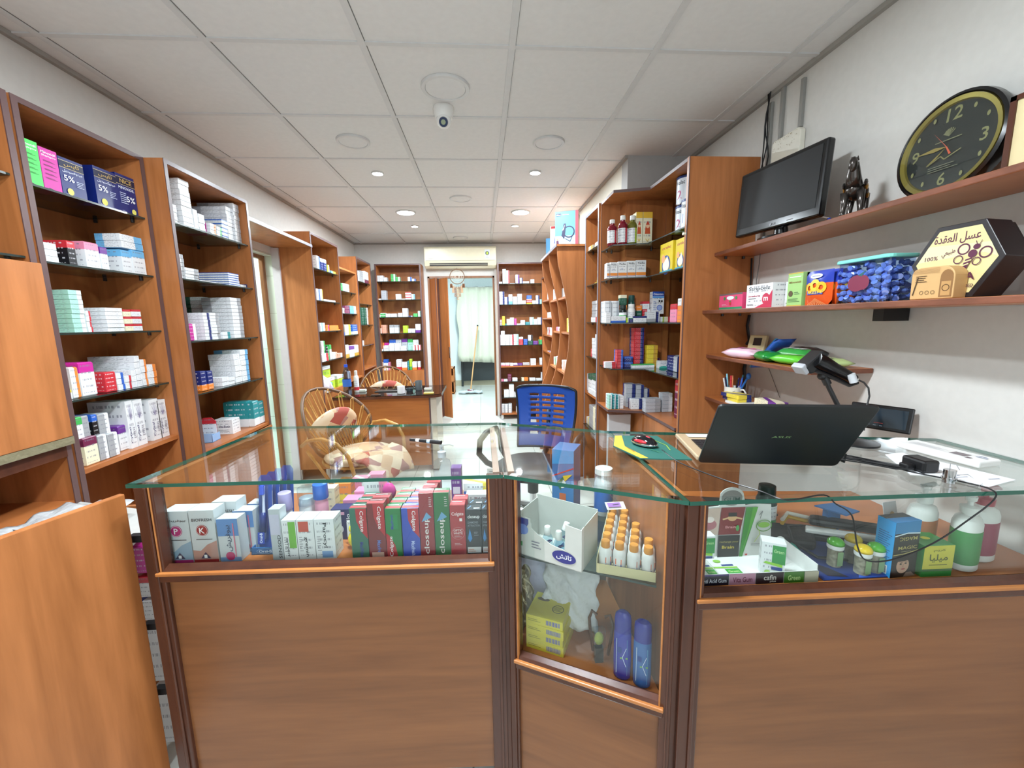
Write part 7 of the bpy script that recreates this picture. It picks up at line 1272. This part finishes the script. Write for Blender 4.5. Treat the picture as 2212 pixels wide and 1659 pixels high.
print_on(t, (0, DB_-.004, 0), (1, 0, 0), (0, 0, 1), [('c', .09, .23, .030, '#8f8a86'), ('t', 'GUM', .09, .225, .046, .016, '#2c4a42'), ('p', [(0, .09), (.055, .09), (.06, .195), (0, .19)], '#cdb4a6'), ('c', .03, .13, .02, '#b06a72'), ('c', .03, .15, .012, '#e8d8d0'), ('p', [(.056, .09), (.118, .09), (.13, .195), (.061, .195)], '#7d1e20'), ('c', .094, .155, .013, '#d8a878'), ('r', .082, .160, .106, .175, '#1c1410'), ('l', [(.066, .150), (.085, .156)], .006, '#d8b080'), ('l', [(.103, .156), (.122, .150)], .006, '#d8b080'), ('t', 'Brain', .09, .12, .03, .01, '#e8a0a0'), ('e', .11, .115, .005, .012, '#4f9a50'), ('r', .056, 0, .118, .088, '#1d1a1a'), ('t', 'recharge your', .088, .062, .055, .009, '#a89a50'), ('t', 'Brain', .085, .042, .035, .012, '#d8c040'), ('p', [(.119, 0), (.128, 0), (.165, .195), (.131, .195)], '#3c8c34'), ('p', [(.122, 0), (.14, .1), (.15, .195), (.165, .195)], '#5aa83a'), ('e', .185, .125, .017, .011, '#8cc04a'), ('o', .185, .122, .023, .020, '#6a9a4a'), ('l', [(.16, .06), (.175, .09), (.17, .11)], .002, '#b8cc5a'), ('l', [(.172, .15), (.178, .18), (.170, .165)], .0015, '#4a4a4a'), ('r', .135, .008, .142, .015, '#c03a3a'), ('n', .15, .045, .19, .055, 2, '#8a8a8a')], 'backboard_print')
for q in (bb, [c for c in t.children if c.name.startswith('backboard_print')][-1]): q.location = (.055, 0, 0); q.scale = (.98, 1, .76)
def green(W, h): return [('r', W*.45, h*.42, W, h*.94, '#2f8f45'), ('t', 'Green', W*.72, h*.78, W*.42, h*.1, '#b8e0a0'), ('p', [(W*.1, h*.4), (W*.9, h*.34), (W*.9, h*.42), (W*.2, h*.46)], '#8cc63c'), ('r', W*.45, h*.24, W*.9, h*.33, '#24408a'), ('e', W*.3, h*.14, W*.14, h*.07, '#9ccc50'), ('n', W*.45, h*.06, W*.9, h*.18, 3, '#a0a0a0')]
fbox(MR, 'gum_carton', 'green and white gum carton standing at the left in the gum display', .085, .14, .125, .028, .085, 'white', green, RZ+.0025, group='green tea gum cartons')
fbox(MR, 'gum_carton', 'open green and white gum carton standing alone in the display', .235, .288, .075, .035, .095, 'white', green, RZ+.0025, rz=-.45, group='green tea gum cartons')
for k, (u, v) in enumerate(((.072, .012), (.115, .018))):
    m = MR @ Matrix.Translation((u, .052+.045, RZ+.003)) ; o = MB().box((0, 0, 0), (.062 if k else .042, .07, .022), WHITE).build('gum_carton'); o.matrix_world = m @ Matrix.Translation((0, -.045, 0)); o.location = o.matrix_world.to_translation(); o.rotation_euler = m.to_euler(); W_ = .062 if k else .04
    tag(o, ['green gum carton lying flat at the far left of the display', 'green gum carton lying flat, right of another'][k], 'box', 'green tea gum cartons'); print_on(o, (0, 0, .022), (1, 0, 0), (0, 1, 0), [('r', W_*.4, .0, W_, .022, '#3aa43c'), ('t', 'Green', W_*.7, .011, W_*.45, .008, '#d0f0a0'), ('p', [(0, .025), (W_, .024), (W_, .03), (0, .032)], '#8cc63c'), ('r', W_*.4, .034, W_*.9, .04, '#24408a'), ('e', W_*.35, .055, .010, .007, '#8cc04a')], 'printed_top')
t = thing('round_card', 'round white cut-out flap of the gum display', 'card', wb(MR, .315, .12, RZ)); MB().lathe([(.001, 0), (.026, 0), (.026, .001), (.001, .001)], n=28, m=WHITE, M=Matrix.Translation((0, 0, .055)) @ Matrix.Rotation(PI/2-.2, 4, 'X') @ Matrix.Rotation(.3, 4, 'Y')).box((-.004, .0, 0), (.004, .001, .04), WHITE).build('disc', None, t, world=False)
# cotton bud jars
t0 = None
for k, (px, py, c, lb) in enumerate(((1808, 1238, '#4fa82c', 'toothpick jar with a bright green lid, left one'), (1840, 1226, '#d8b820', 'toothpick jar with a yellow lid, behind the front yellow one'), (1848, 1262, '#e6c41c', 'toothpick jar with a yellow lid, nearest the glass'), (1880, 1262, '#4fa82c', 'toothpick jar with a green lid, right of the yellow one'))):
    q = hit(px, py, z=RZ+.003); q = Vector((q.x, max(q.y, .912), RZ+.003)) if k else hit(1808, 1238, z=RZ+.003)
    if k == 1: q = Vector((.985, .975, RZ+.003))
    if k == 2: q = Vector((.965, .925, RZ+.003))
    if k == 3: q = Vector((1.006, .93, RZ+.003))
    if k == 0: q = Vector((.925, .965, RZ+.003))
    t = thing('toothpick_jar', lb, 'jar', q, 0, 'toothpick jars')
    MB().lathe([(.016, 0), (.0165, .048)], n=22, m=flat('#b5a88a', .6, bump=1.5, name='toothpicks')).build('toothpick_bundle', None, t, world=False, smooth=True)
    MB().lathe([(.0175, 0), (.018, .050)], n=22, m=PLASTIC, cap=False).build('jar_wall', None, t, world=False, smooth=True)
    MB().lathe([(.0188, .049), (.0192, .052), (.019, .060)], n=22, m=WHITE).build('collar', None, t, world=False, smooth=True)
    MB().lathe([(.0195, .060), (.0195, .066), (.015, .073), (.007, .077), (.001, .078)], n=24, m=flat(c, .2)).build('lid', None, t, world=False, smooth=2)
    o = print_on(t, (-.008, -.0182, 0), (1, 0, 0), (0, 0, 1), [('r', 0, .006, .016, .045, '#8cae7a')], 'printed_label')
t = thing('blue_leaflet', 'dark blue printed leaflet lying under the toothpick jars', 'leaflet', (.95, .97, RZ)); MB().prism([(.845, .905), (1.04, .902), (1.06, .95), (1.01, 1.10), (.86, 1.08), (.85, 1.0)], RZ+.0005, RZ+.002, flat('#1f3a7e', .35)).build('sheet', None, t)
print_on(t, (0, 0, RZ+.002), (1, 0, 0), (0, 1, 0), [('p', [(.86, 1.0), (.90, .95), (.92, .91), (.87, .92)], '#2c2a38'), ('p', [(.94, .905), (1.03, .904), (1.04, .92), (.96, .925)], '#3a62c8'), ('l', [(.86, 1.04), (.89, 1.01)], .002, '#a05a9a'), ('n', .865, 1.05, .90, 1.065, 1, '#c8ccd8')], 'printed_top', True)
# hair colour carton
def magic(W, h): return [('r', 0, h*.80, W, h, '#2a80b8'), ('l', [(0, h*.76), (W*.5, h*.8), (W, h*.78)], .003, '#d8e8f0'), ('t', 'MAGIC', W*.55, h*.70, W*.7, h*.065, '#b8a860', 180), ('t', 'MAGIC', W*.55, h*.54, W*.75, h*.06, '#b8a860'), ('n', W*.3, h*.46, W*.7, h*.49, 1, '#8a8468'), ('l', [(0, h*.42), (W*.4, h*.43), (W, h*.48)], .0025, '#b0a060'), ('p', [(W*.0, h*.02), (W*.85, h*.02), (W*.8, h*.34), (W*.55, h*.42), (W*.2, h*.40), (W*.05, h*.3)], '#20160f'), ('e', W*.42, h*.22, W*.25, h*.14, '#c9a088'), ('p', [(W*.12, h*.30), (W*.45, h*.42), (W*.75, h*.32), (W*.45, h*.30)], '#20160f'), ('e', W*.33, h*.25, W*.05, h*.010, '#2a2420'), ('e', W*.52, h*.26, W*.05, h*.010, '#2a2420'), ('l', [(W*.28, h*.275), (W*.38, h*.28)], .0015, '#2a1a12'), ('l', [(W*.47, h*.285), (W*.58, h*.285)], .0015, '#2a1a12'), ('l', [(W*.42, h*.25), (W*.40, h*.205), (W*.44, h*.20)], .0012, '#a87860'), ('e', W*.42, h*.165, W*.08, h*.012, '#a83a3a'), ('p', [(W*.45, h*.02), (W*.95, h*.02), (W*.75, h*.1), (W*.55, h*.1)], '#8a7468')]
MC[('c', 'magic')] = flat('#1b1815', .3)
o = fbox(MR, 'hair_dye_carton', 'black and blue hair dye carton marked MAGIC with a portrait', .555, .63, .045, .045, .150, 'magic', magic, RZ, rz=.12)
print_on(o, (0, .045, 0), (0, -1, 0), (0, 0, 1), [('r', 0, 0, .045, .15, '#2aa0e8')]+[('n', .006, .05, .039, .12, 12, '#1a5a9a'), ('r', .01, .006, .036, .03, '#e8eef4'), ('b', .012, .009, .034, .027, '#222222')], 'printed_side')
MB().prism([(0, 0), (.075, 0), (.07, .02), (.0, .024)], .150, .1512, flat('#2a90d8', .35)).build('open_flap', None, o, world=False)
fbox(MR, 'melia_carton', 'green and yellow carton with Arabic lettering beside the hair dye carton', .637, .717, .045, .075, .085, flat('#2a8a3c', .35), lambda W, h: [('r', 0, h*.25, W, h, '#c8c03c'), ('r', 0, h*.18, W, h*.25, '#3a6a3a'), ('t', 'ميليا', W*.5, h*.6, W*.6, h*.26, '#3a4a1c'), ('n', W*.2, h*.36, W*.8, h*.42, 1, '#6a6a28'), ('t', 'كريم', W*.5, h*.85, W*.4, h*.1, '#7a7a2a')], RZ, top=lambda W, d: [('e', W*.5, d*.5, W*.14, d*.1, '#d8d040')])
SHW = flat('#dcdcd8', .3)
pump('shampoo_pump_bottle', 'white pump bottle with a brown-orange label, left of three', wb(MR, .725, .14, RZ), .042, .21, SHW, SHW, .3, flat('#b06a42', .4))
pump('shampoo_pump_bottle', 'white pump bottle with a green label, middle of three', wb(MR, .79, .085, RZ), .042, .20, SHW, SHW, .5, flat('#3f8a48', .4))
pump('shampoo_pump_bottle', 'white pump bottle with a crimson pump and label, rightmost of three', wb(MR, .875, .12, RZ), .042, .205, SHW, flat('#a0303f', .3), .2, flat('#943850', .4))
# clutter behind
o = fbox(MR, 'medicine_box', 'white and orange carton lying flat on dark pouch inside right counter', .29, .39, .25, .07, .022, 'white', None, RZ, rz=-.3, top=lambda W, d: [('r', W*.65, 0, W, d, '#e8a030'), ('n', W*.1, d*.4, W*.6, d*.8, 2, '#555560')])
fbox(MR, 'medicine_box', 'white and teal carton lying flat inside the right counter', .32, .40, .17, .05, .02, 'white', None, RZ, rz=-.25, top=lambda W, d: [('r', W*.45, 0, W, d, '#2a9a86'), ('n', W*.05, d*.4, W*.4, d*.8, 2, '#555560')])
tag(MB().prism([(.72, 1.10), (.93, 1.03), (1.0, 1.13), (.78, 1.19)], RZ, RZ+.03, flat('#15161a', .6, bump=.4)).build('black_pouch', bevel=.01), 'black soft pouch lying behind the flat cartons', 'pouch')
t = thing('stapler', 'large black and white stapler lying in the right counter', 'stapler', (1.08, 1.08, RZ)); MB().prism([(.94, 1.10), (1.16, .99), (1.19, 1.02), (.97, 1.14)], RZ, RZ+.02, BLACK).build('base', None, t, bevel=.006); MB().prism([(.94, 1.085), (1.15, .985), (1.17, 1.01), (.96, 1.11)], RZ+.028, RZ+.040, WHITE).build('magazine', None, t, bevel=.003); MB().prism([(.96, 1.10), (1.17, .995), (1.19, 1.03), (.99, 1.135)], RZ+.041, RZ+.065, BLACK).build('handle', None, t, bevel=.010); MB().box((1.15, .99, RZ+.0195), (1.18, 1.02, RZ+.05), BLACK).build('hinge', None, t)
t = thing('black_cable_coil', 'thick black cable coiled beside the stapler', 'cable', (1.0, 1.0, RZ)); MB().tube([(.93, 1.09, RZ+.05), (.88, 1.08, RZ+.055), (.865, 1.04, RZ+.03), (.90, .99, RZ+.01), (.98, .97, RZ+.008), (1.05, .96, RZ+.02)], .004, 8, BLACK).build('cable', None, t, smooth=True)
t = thing('yellow_scraper', 'white and yellow plastic loop behind the black pouch', 'scraper', (.93, 1.15, RZ)); MB().tube([(.90, 1.13, RZ+.05), (.94, 1.16, RZ+.055), (1.0, 1.12, RZ+.05), (1.03, 1.08, RZ+.045)], .006, 8, flat('#e8e4d8')).tube([(.90, 1.13, RZ+.038), (.94, 1.16, RZ+.042), (1.0, 1.12, RZ+.038), (1.03, 1.08, RZ+.034)], .006, 8, flat('#d8a82a')).build('loop', None, t, smooth=True)
bottle('ink_bottle', 'dark green capped bottle with a white label behind the gum display', (.885, 1.185, RZ), .030, .14, flat('#1c3a34', .15), flat('#16302a', .25), lab=carton('white_green'), neck=.7, caph=.22)
tag(MB().prism([(1.0, 1.13), (1.07, 1.14), (1.10, 1.08), (1.04, 1.06)], .83, .834, flat('#4f86c8', .8)).box((1.02, 1.10, .7425), (1.06, 1.12, .83), flat('#4f86c8', .8)).build('blue_cloth'), 'blue folded cloth over dark glasses inside the right counter', 'cloth')
t = thing('photo_card', 'small picture card of a lady leaning inside the right counter', 'card', (1.20, 1.06, RZ)); MB().box((-.032, 0, .0), (.032, .0015, .115), flat('#cfd8dc', .5), Matrix.Rotation(-.25, 4, 'X') @ Matrix.Rotation(.3, 4, 'Z')).build('card', None, t, world=False)
o = print_on(t, (0, 0, 0), (1, 0, 0), (0, 0, 1), [('p', [(-.03, .0), (-.01, .0), (-.02, .05), (-.03, .06)], '#8fc0e0'), ('e', .004, .055, .02, .032, '#b9a070'), ('e', .006, .055, .014, .024, '#d9c0a0'), ('p', [(-.012, 0), (.028, 0), (.02, .03), (0, .03)], '#c8a860')], 'portrait', lift=.001); o.data.transform(Matrix.Rotation(-.25, 4, 'X') @ Matrix.Rotation(.3, 4, 'Z'))
t = thing('keyboard', 'black keyboard on the low ledge behind the laptop', 'keyboard', (.95, 1.36, .70)); MB().prism([(.62, 1.40), (1.02, 1.30), (1.05, 1.42), (.65, 1.52)], .70, .72, BLACK).build('keyboard_body', None, t, bevel=.004)
tag(MB().prism([(.485, 1.325), (1.48, 1.21), (1.48, 1.50), (.60, 1.60)], .680, .698, WSH).build('desk_ledge'), 'wooden ledge behind the right counter carrying the keyboard', 'ledge')
tag(MB().box((.60, 1.46, 0), (.63, 1.5, .68), BLACK).build('ledge_leg'), 'black steel leg under the ledge behind the right counter', 'leg')
# plastic bag on the side cabinet
PB = flat('#b5b8ba', .25, bump=.6, name='clear_grey_bag'); random.seed(4)
crumple('plastic_bag', 'crumpled clear grey plastic bag on the side cabinet at bottom left', (-1.40, 1.02, .81), (1, 0, .02), (.05, 1, .02), .22, .36, PB, 33, .011, cat='plastic bag')
tag(MB().tube([(-1.38+.09*math.cos(a*.5), 1.12+.10*math.sin(a*.5), .838) for a in range(12)], .0018, 6, flat('#55585c')).build('thin_cord', smooth=True), 'thin dark cord coiled on the grey plastic bag', 'cord')
# ================================================================ DESK, CHAIRS
t = thing('desk', 'wooden desk with a dark glass top in front of the left bookcases', 'desk', (-.9, 4.0, 0)); DX0, DX1, DY0, DY1 = -1.38, -.40, 3.80, 4.38
top = [(DX0, DY0), (DX1-.08, DY0)]+[(DX1-.08+.08*math.sin(a), DY0+.08-.08*math.cos(a)) for a in [q*PI/12 for q in range(1, 7)]]+[(DX1, DY1), (DX0, DY1)]
MB().prism(top, .722, .745, WM).build('desk_top', None, t); MB().prism(top, .7455, .751, flat('#1c1411', .05, name='dark_glass_top')).build('glass_sheet', None, t)
MB().box((DX0+.02, DY0+.05, .06), (DX1-.12, DY0+.068, .722), WHT if False else wood('desk_front_wood', '#9c5a2c', '#b87038', (1.2, 1.2, 14), .35)).build('modesty_panel', None, t); MB().box((DX1-.12, DY0+.045, .02), (DX1-.105, DY1-.05, .722), EDGE).build('side_panel', None, t); MB().box((DX1-.105, DY0+.046, .02), (DX1-.05, DY1-.05, .722), flat('#bfb5a6', .4)).build('side_panel', None, t); MB().box((DX0+.02, DY0+.07, .02), (DX0+.04, DY1-.03, .722), WV).build('side_panel', None, t)
DZ = .7515
def dpos(px, py): return hit(px, py, z=DZ)
q = dpos(752, 858); t = thing('water_bottle', 'clear plastic water bottle with a blue cap on the desk', 'bottle', q)
MB().lathe([(.030, .0005), (.036, .01), (.033, .04), (.037, .06), (.034, .09), (.037, .12), (.036, .19), (.033, .22), (.018, .26), (.013, .275)], n=24, m=glassmat('bottle_plastic', '#c9d2e0', rough=.05)).build('bottle_body', None, t, world=False, smooth=2); MB().lathe([(.0155, .275), (.0155, .298)], n=18, m=flat('#2a50c0', .3)).build('cap', None, t, world=False); MB().lathe([(.0375, .10), (.0378, .101), (.0378, .165), (.0375, .166)], n=24, m=flat('#2f5fb0', .4), cap=False).build('label_sleeve', None, t, world=False)
q = dpos(766, 850); bottle('lotion_bottle', 'white lotion bottle with a red stripe behind the water bottle', (q.x, q.y+.08, DZ), .024, .21, WHITE, WHITE, lab=carton('white_red'), neck=.5, caph=.2)
q = dpos(867, 850); mug('coffee_mug', 'plain white cup on the desk', (q.x, q.y, DZ), .036, .07, flat('#e6e6ea', .2), PI*.6)
q = dpos(905, 843); mug('coffee_mug', 'tall grey patterned mug on the desk', (q.x, q.y, DZ), .034, .095, flat('#6a7276', .25, bump=.2), PI*.95)
q = dpos(885, 845); t = thing('glass_ashtray', 'small dark glass bowl between the two mugs', 'bowl', q); MB().lathe([(.001, .0005), (.03, .0005), (.036, .03), (.032, .03), (.027, .008), (.001, .007)], n=20, m=flat('#3d444a', .08)).build('bowl', None, t, world=False, smooth=True)
q = dpos(783, 846); tag(MB().box((q.x-.035, q.y-.025, DZ+.0005), (q.x+.035, q.y+.03, DZ+.022), flat('#cfd4c6', .4)).build('small_carton', bevel=.003), 'small pale flat carton on the desk beside the water bottle', 'box')
q = dpos(835, 846); tag(MB().prism([(q.x-.11, q.y-.02), (q.x+.12, q.y-.03), (q.x+.13, q.y+.03), (q.x-.09, q.y+.035)], DZ+.0005, DZ+.008, flat('#4a4a48', .3)).build('magazine'), 'dark glossy magazine lying on the desk', 'magazine')
q = dpos(925, 851); tag(MB().box((q.x-.04, q.y-.02, DZ+.0005), (q.x+.05, q.y+.03, DZ+.014), flat('#c8b05a', .5)).build('sticky_notes', bevel=.002), 'yellow note pad at the right end of the desk', 'notepad')
q = dpos(922, 844); tag(MB().box((q.x-.03, q.y+.03, DZ+.0005), (q.x+.04, q.y+.07, DZ+.02), flat('#dcd8c4', .5)).build('cream_box', bevel=.002), 'small cream box behind the yellow note pad', 'box')
q = dpos(812, 855); tag(MB().box((q.x-.045, q.y-.012, DZ+.0005), (q.x+.04, q.y+.03, DZ+.01), flat('#3a2a22', .4)).build('wallet', bevel=.003), 'small dark brown wallet near the desk front edge', 'wallet')
t = thing('carrier_bag', 'white carrier bag with magenta print on the tall bookcase', 'bag', (-1.47, 3.90, .7905)); MB().prism([(-.06, -.07), (.045, -.07), (.045, .09), (-.06, .09)], .0, .02, WHITE).build('base', None, t, world=False)
MB().rings([((-.01, .01, .018), .085), ((-.01, .0, .07), .07), ((-.01, -.01, .12), .04), ((-.01, -.02, .15), .012)], 9, flat('#e2dde6', .4, bump=.5)).build('bag_body', None, t, world=False, smooth=2); print_on(t, (.07, -.05, .03), (0, 1, 0), (-.35, 0, 1), [('t', 'R', .03, .04, .02, .035, '#c0308a'), ('c', .07, .05, .012, '#5aa0e0'), ('p', [(0, 0), (.05, .0), (.03, .012)], '#5a2a9a')])
pump('lotion_pump', 'white pump bottle on the low left bookcase shelf', (-1.49, 4.50, .8005), .03, .19, WHITE, WHITE, -.5, carton('white|red'))
carton_obj('white|grey', (-1.50, 4.60, .8005), PI/2, (.15, .08, .085), 'white box, last item on the wooden shelf, low left bookcase')
# wicker chair
RT = wood('rattan', '#9a6a34', '#c8964f', (9, 9, 9), .4); RTD = flat('#5f4026', .5, name='dark_rattan')
def cush_mat():
    m, nt, b = newmat('patchwork_cushion'); tc = nt.nodes.new('ShaderNodeTexCoord'); mp = nt.nodes.new('ShaderNodeMapping'); mp.inputs['Scale'].default_value = (12, 12, 12); mp.inputs['Rotation'].default_value = (.3, .5, .6); nt.links.new(tc.outputs['Object'], mp.inputs[0])
    v = nt.nodes.new('ShaderNodeTexVoronoi'); v.distance = 'CHEBYCHEV'; v.inputs['Randomness'].default_value = .25; v.inputs['Scale'].default_value = 1; nt.links.new(mp.outputs[0], v.inputs[0])
    r = nt.nodes.new('ShaderNodeValToRGB'); r.color_ramp.interpolation = 'CONSTANT'; e = r.color_ramp.elements; e[0].color = lin('#cfae8c'); e[1].position = .35; e[1].color = lin('#a85348')
    for p, c in ((.5, '#d9c4a8'), (.68, '#a57c74'), (.84, '#dccaae')): q = e.new(p); q.color = lin(c)
    sp = nt.nodes.new('ShaderNodeSeparateColor'); nt.links.new(v.outputs['Color'], sp.inputs[0]); nt.links.new(sp.outputs[0], r.inputs[0]); nt.links.new(r.outputs[0], b.inputs['Base Color']); b.inputs['Roughness'].default_value = .85; return m
CU = cush_mat()
def wicker(label, loc, rz):
    t = thing('wicker_chair', label, 'chair', loc, rz, 'rattan armchairs'); kw = dict(parent=t, world=False, smooth=2)
    yb = lambda z: -.20-.42*(z-.38)
    hoop = [(.30*math.cos(a), yb(.62+.27*math.sin(a))+.16*abs(math.cos(a))**2, .62+.27*math.sin(a)) for a in [q*2*PI/32 for q in range(32)]]
    MB().tube(hoop, .013, 8, RTD, closed=True).build('back_hoop', None, **kw)
    for k in range(13):
        a = math.radians(-12+17*k); hx, hy, hz = .29*math.cos(a), yb(.62+.26*math.sin(a))+.16*math.cos(a)**2, .62+.26*math.sin(a); bx_, by_ = .14*math.cos(a), -.10
        L = []
        for s in (-1, 1): dx = -math.sin(a)*.02*s; dz = math.cos(a)*.02*s; L.append([(bx_+dx*.4, by_, .37+.02), ((bx_+hx)/2+dx, (by_+hy)/2-.03, (.40+hz)/2+dz*.5), (hx+dx*.9, hy+.012, hz+dz*.9-.02)])
        MB().tube(L[0]+[(hx, hy+.02, hz+.008)]+L[1][::-1], .0052, 6, RT).build('rib_loop', None, **kw)
    for s in (-1, 1):
        MB().tube([(s*.27, -.27, .50), (s*.30, -.15, .565), (s*.31, .02, .60), (s*.30, .16, .575), (s*.28, .24, .49), (s*.26, .26, .36), (s*.24, .25, .30)], .014, 10, RT).build('arm', None, **kw)
        MB().tube([(s*.25, -.24, .46), (s*.24, -.14, .36), (s*.22, .18, 0.014)], .013, 8, RT).build('leg', None, **kw); MB().tube([(s*.24, .25, .32), (s*.24, .12, .30), (s*.23, -.24, 0.014)], .013, 8, RT).build('leg', None, **kw)
        MB().tube([(s*.225, -.25, .018), (s*.22, .2, .018)], .013, 8, RT).build('runner', None, **kw)
    MB().tube([(-.22, .19, .02), (.22, .19, .02)], .012, 8, RT).build('runner', None, **kw); MB().tube([(-.23, -.24, .02), (.23, -.24, .02)], .012, 8, RT).build('runner', None, **kw)
    MB().tube([(.25*math.cos(a), .02+.25*math.sin(a), .37) for a in [q*2*PI/28 for q in range(28)]], .013, 8, RT, closed=True).build('seat_ring', None, **kw)
    MB().tube([(-.2, .24, .22), (0, .27, .22), (.2, .24, .22)], .011, 8, RT).build('stretcher', None, **kw)
    b = MB(); b.lathe([(.001, -.03), (.2, -.03), (.255, -.012), (.265, .008), (.24, .03), (.15, .042), (.001, .046)], (0, .05, .40), 32, CU, 1, 1.02); b.build('seat_cushion', None, **kw)
    Mb = Matrix.Translation((0, -.235, .57)) @ Matrix.Rotation(math.radians(68), 4, 'X'); b = MB(); b.lathe([(.001, -.015), (.17, -.02), (.225, -.005), (.228, .015), (.19, .035), (.001, .048)], (0, 0, 0), 32, CU, 1.02, .85, Mb); b.build('back_cushion', None, **kw)
    P = [[(x*.5*(1-.12*v), .18+.20*math.sin(min(v*1.6, PI/2))+.03*v, .44-.0*v-.26*max(0, v-.35)**1.2+.012*math.sin(x*9+v*3)) for x in [-.42+.84*i/12 for i in range(13)]] for v in [q/8 for q in range(9)]]
    b = MB(); b.grid(P, CU); o = b.build('drape', None, parent=t, world=False, smooth=2); q = o.modifiers.new('solid', 'SOLIDIFY'); q.thickness = .02; q.offset = 0
    return t
wicker('rattan armchair with pink patchwork cushion, seen through the long counter glass', (-1.02, 3.22, 0), -2.12)
wicker('rattan armchair half hidden behind the desk', (-1.09, 4.68, 0), PI+.25)
# office chair
t = thing('office_chair', 'blue mesh office chair with black arms behind the counters', 'chair', (.30, 2.56, -.0), PI-.45); kw = dict(parent=t, world=False)
CBL = flat('#1d4fae', .6, name='blue_mesh'); CBK = flat('#1b1d20', .45, name='chair_black')
MB().lathe([(.001, .43), (.20, .43), (.25, .45), (.255, .475), (.22, .50), (.001, .505)], n=28, sy=.95, m=CBK).build('seat', None, smooth=2, **kw)
NC, NR = 20, 44; b = MB(); mi = b.mi(CBL); V = {}
def bp(i, j):
    u = i/NC*2-1; v = j/NR; wd = .215*(1-.16*(1-v)**2)*(1 if v < .93 else 1-.25*((v-.93)/.07)**2); z = .53+.425*v; return (u*wd, -.26-.07*v-.05*math.sin(PI*v)+.05*u*u, z)
for i in range(NC+1):
    for j in range(NR+1): V[i, j] = b.bm.verts.new(bp(i, j))
slots = [j for j in range(6, 38) if j % 4 in (0, 1)]
for i in range(NC):
    for j in range(NR):
        if j in slots and 4 <= i <= 15 and i not in (8, 12): continue
        b.face([V[i, j], V[i+1, j], V[i+1, j+1], V[i, j+1]], mi)
o = b.build('mesh_back', None, smooth=2, **kw); q = o.modifiers.new('solid', 'SOLIDIFY'); q.thickness = .006
rim = [bp(i, NR) for i in range(0, NC+1)]+[bp(NC, j) for j in range(NR-1, -1, -1)]+[bp(i, 0) for i in range(NC-1, -1, -1)]+[bp(0, j) for j in range(1, NR)]
MB().tube([(x*1.01, y, z) for x, y, z in rim], .009, 8, CBK, closed=True).build('back_rim', None, smooth=2, **kw)
MB().tube([(0, -.20, .47), (0, -.30, .50), (0, -.36, .62), (0, -.385, .78)], .02, 10, CBK).build('back_support', None, smooth=2, **kw)
for s in (-1, 1): MB().tube([(s*.22, -.10, .47), (s*.28, -.14, .52), (s*.30, -.16, .62), (s*.30, -.10, .68), (s*.30, .05, .69), (s*.30, .15, .66), (s*.30, .17, .58), (s*.28, .10, .50), (s*.22, .06, .46)], .019, 10, CBK).build('armrest', None, smooth=2, **kw)
MB().cyl((0, 0, .30), (0, 0, .44), .035, n=16, m=CBK).build('gas_housing', None, smooth=True, **kw); MB().cyl((0, 0, .10), (0, 0, .31), .022, n=16, m=CHROME).build('gas_lift', None, smooth=True, **kw)
for k in range(5):
    a = k*2*PI/5+.3; c, s = math.cos(a), math.sin(a); MB().rings([((c*.03, s*.03, .11), .028), ((c*.28, s*.28, .085), .016)], 10, CHROME).build('base_arm', None, smooth=True, **kw); MB().ball((c*.29, s*.29, .030), (.028, .028, .029), CBK, 12).build('castor', None, smooth=2, **kw)
# chicco boxes on the curved unit
o = MB().box((0, 0, 0), (.20, .11, .30), flat('#b5a798', .6)).build('carrier_carton'); place(o, (.665, 3.60+.11, 2.0305), -PI/2+.35+1.2); 
place(o, (.655, 3.72, 2.0305), -.35); tag(o, 'large blue baby carrier carton marked chicco on the curved unit', 'box')
print_on(o, (0, 0, 0), (1, 0, 0), (0, 0, 1), [('r', 0, 0, .175, .30, '#62b4e4'), ('r', 0, 0, .175, .10, '#a8cdec'), ('r', .175, .0, .2, .3, '#d2505e'), ('r', .012, .262, .052, .284, '#16224e'), ('t', 'chicco', .032, .273, .036, .012, '#ffffff'), ('n', .065, .268, .12, .28, 1, '#e87890'), ('p', [(.055, .1), (.075, .2), (.095, .2), (.09, .13), (.08, .07)], '#2a2a4e'), ('o', .12, .13, .05, .04, '#2a2a4e'), ('p', [(.06, .14), (.085, .19), (.075, .15)], '#e8eef4'), ('l', [(.09, .075), (.13, .05), (.16, .12)], .005, '#2a2a4e'), ('c', .02, .07, .009, '#d8a080'), ('p', [(.01, .01), (.035, .01), (.03, .06), (.012, .06)], '#5a2a4a')])
print_on(o, (.20, 0, 0), (0, 1, 0), (0, 0, 1), [('r', .02, .25, .09, .275, '#2a2420'), ('t', 'chicco', .055, .262, .06, .014, '#d8d0c8')], 'printed_side')
MB().prism([(0, 0), (.2, .0), (.2, .05), (0, .06)], .30, .302, flat('#6a6460', .7)).build('top_flap', None, o, world=False)
o = MB().box((0, 0, 0), (.16, .07, .25), flat('#d8d4cc', .5)).build('toy_carton'); place(o, (.66, 4.02, 2.0305), -.5); tag(o, 'white carton with a person in a blue shirt behind the chicco carton', 'box')
print_on(o, (0, 0, 0), (1, 0, 0), (0, 0, 1), [('r', .01, .225, .06, .245, '#c03a40'), ('p', [(.04, .09), (.1, .09), (.1, .17), (.05, .17)], '#5a70b8'), ('c', .075, .19, .015, '#d8a880'), ('e', .07, .05, .03, .035, '#5a5448'), ('e', .07, .05, .02, .025, '#b8b0a0')])
o = MB().box((0, 0, 0), (.14, .06, .18), flat('#4a90d0', .5)).build('toy_carton'); place(o, (.655, 4.24, 2.0305), -.4); tag(o, 'plain blue carton furthest back on the curved unit', 'box')
place_cartons()
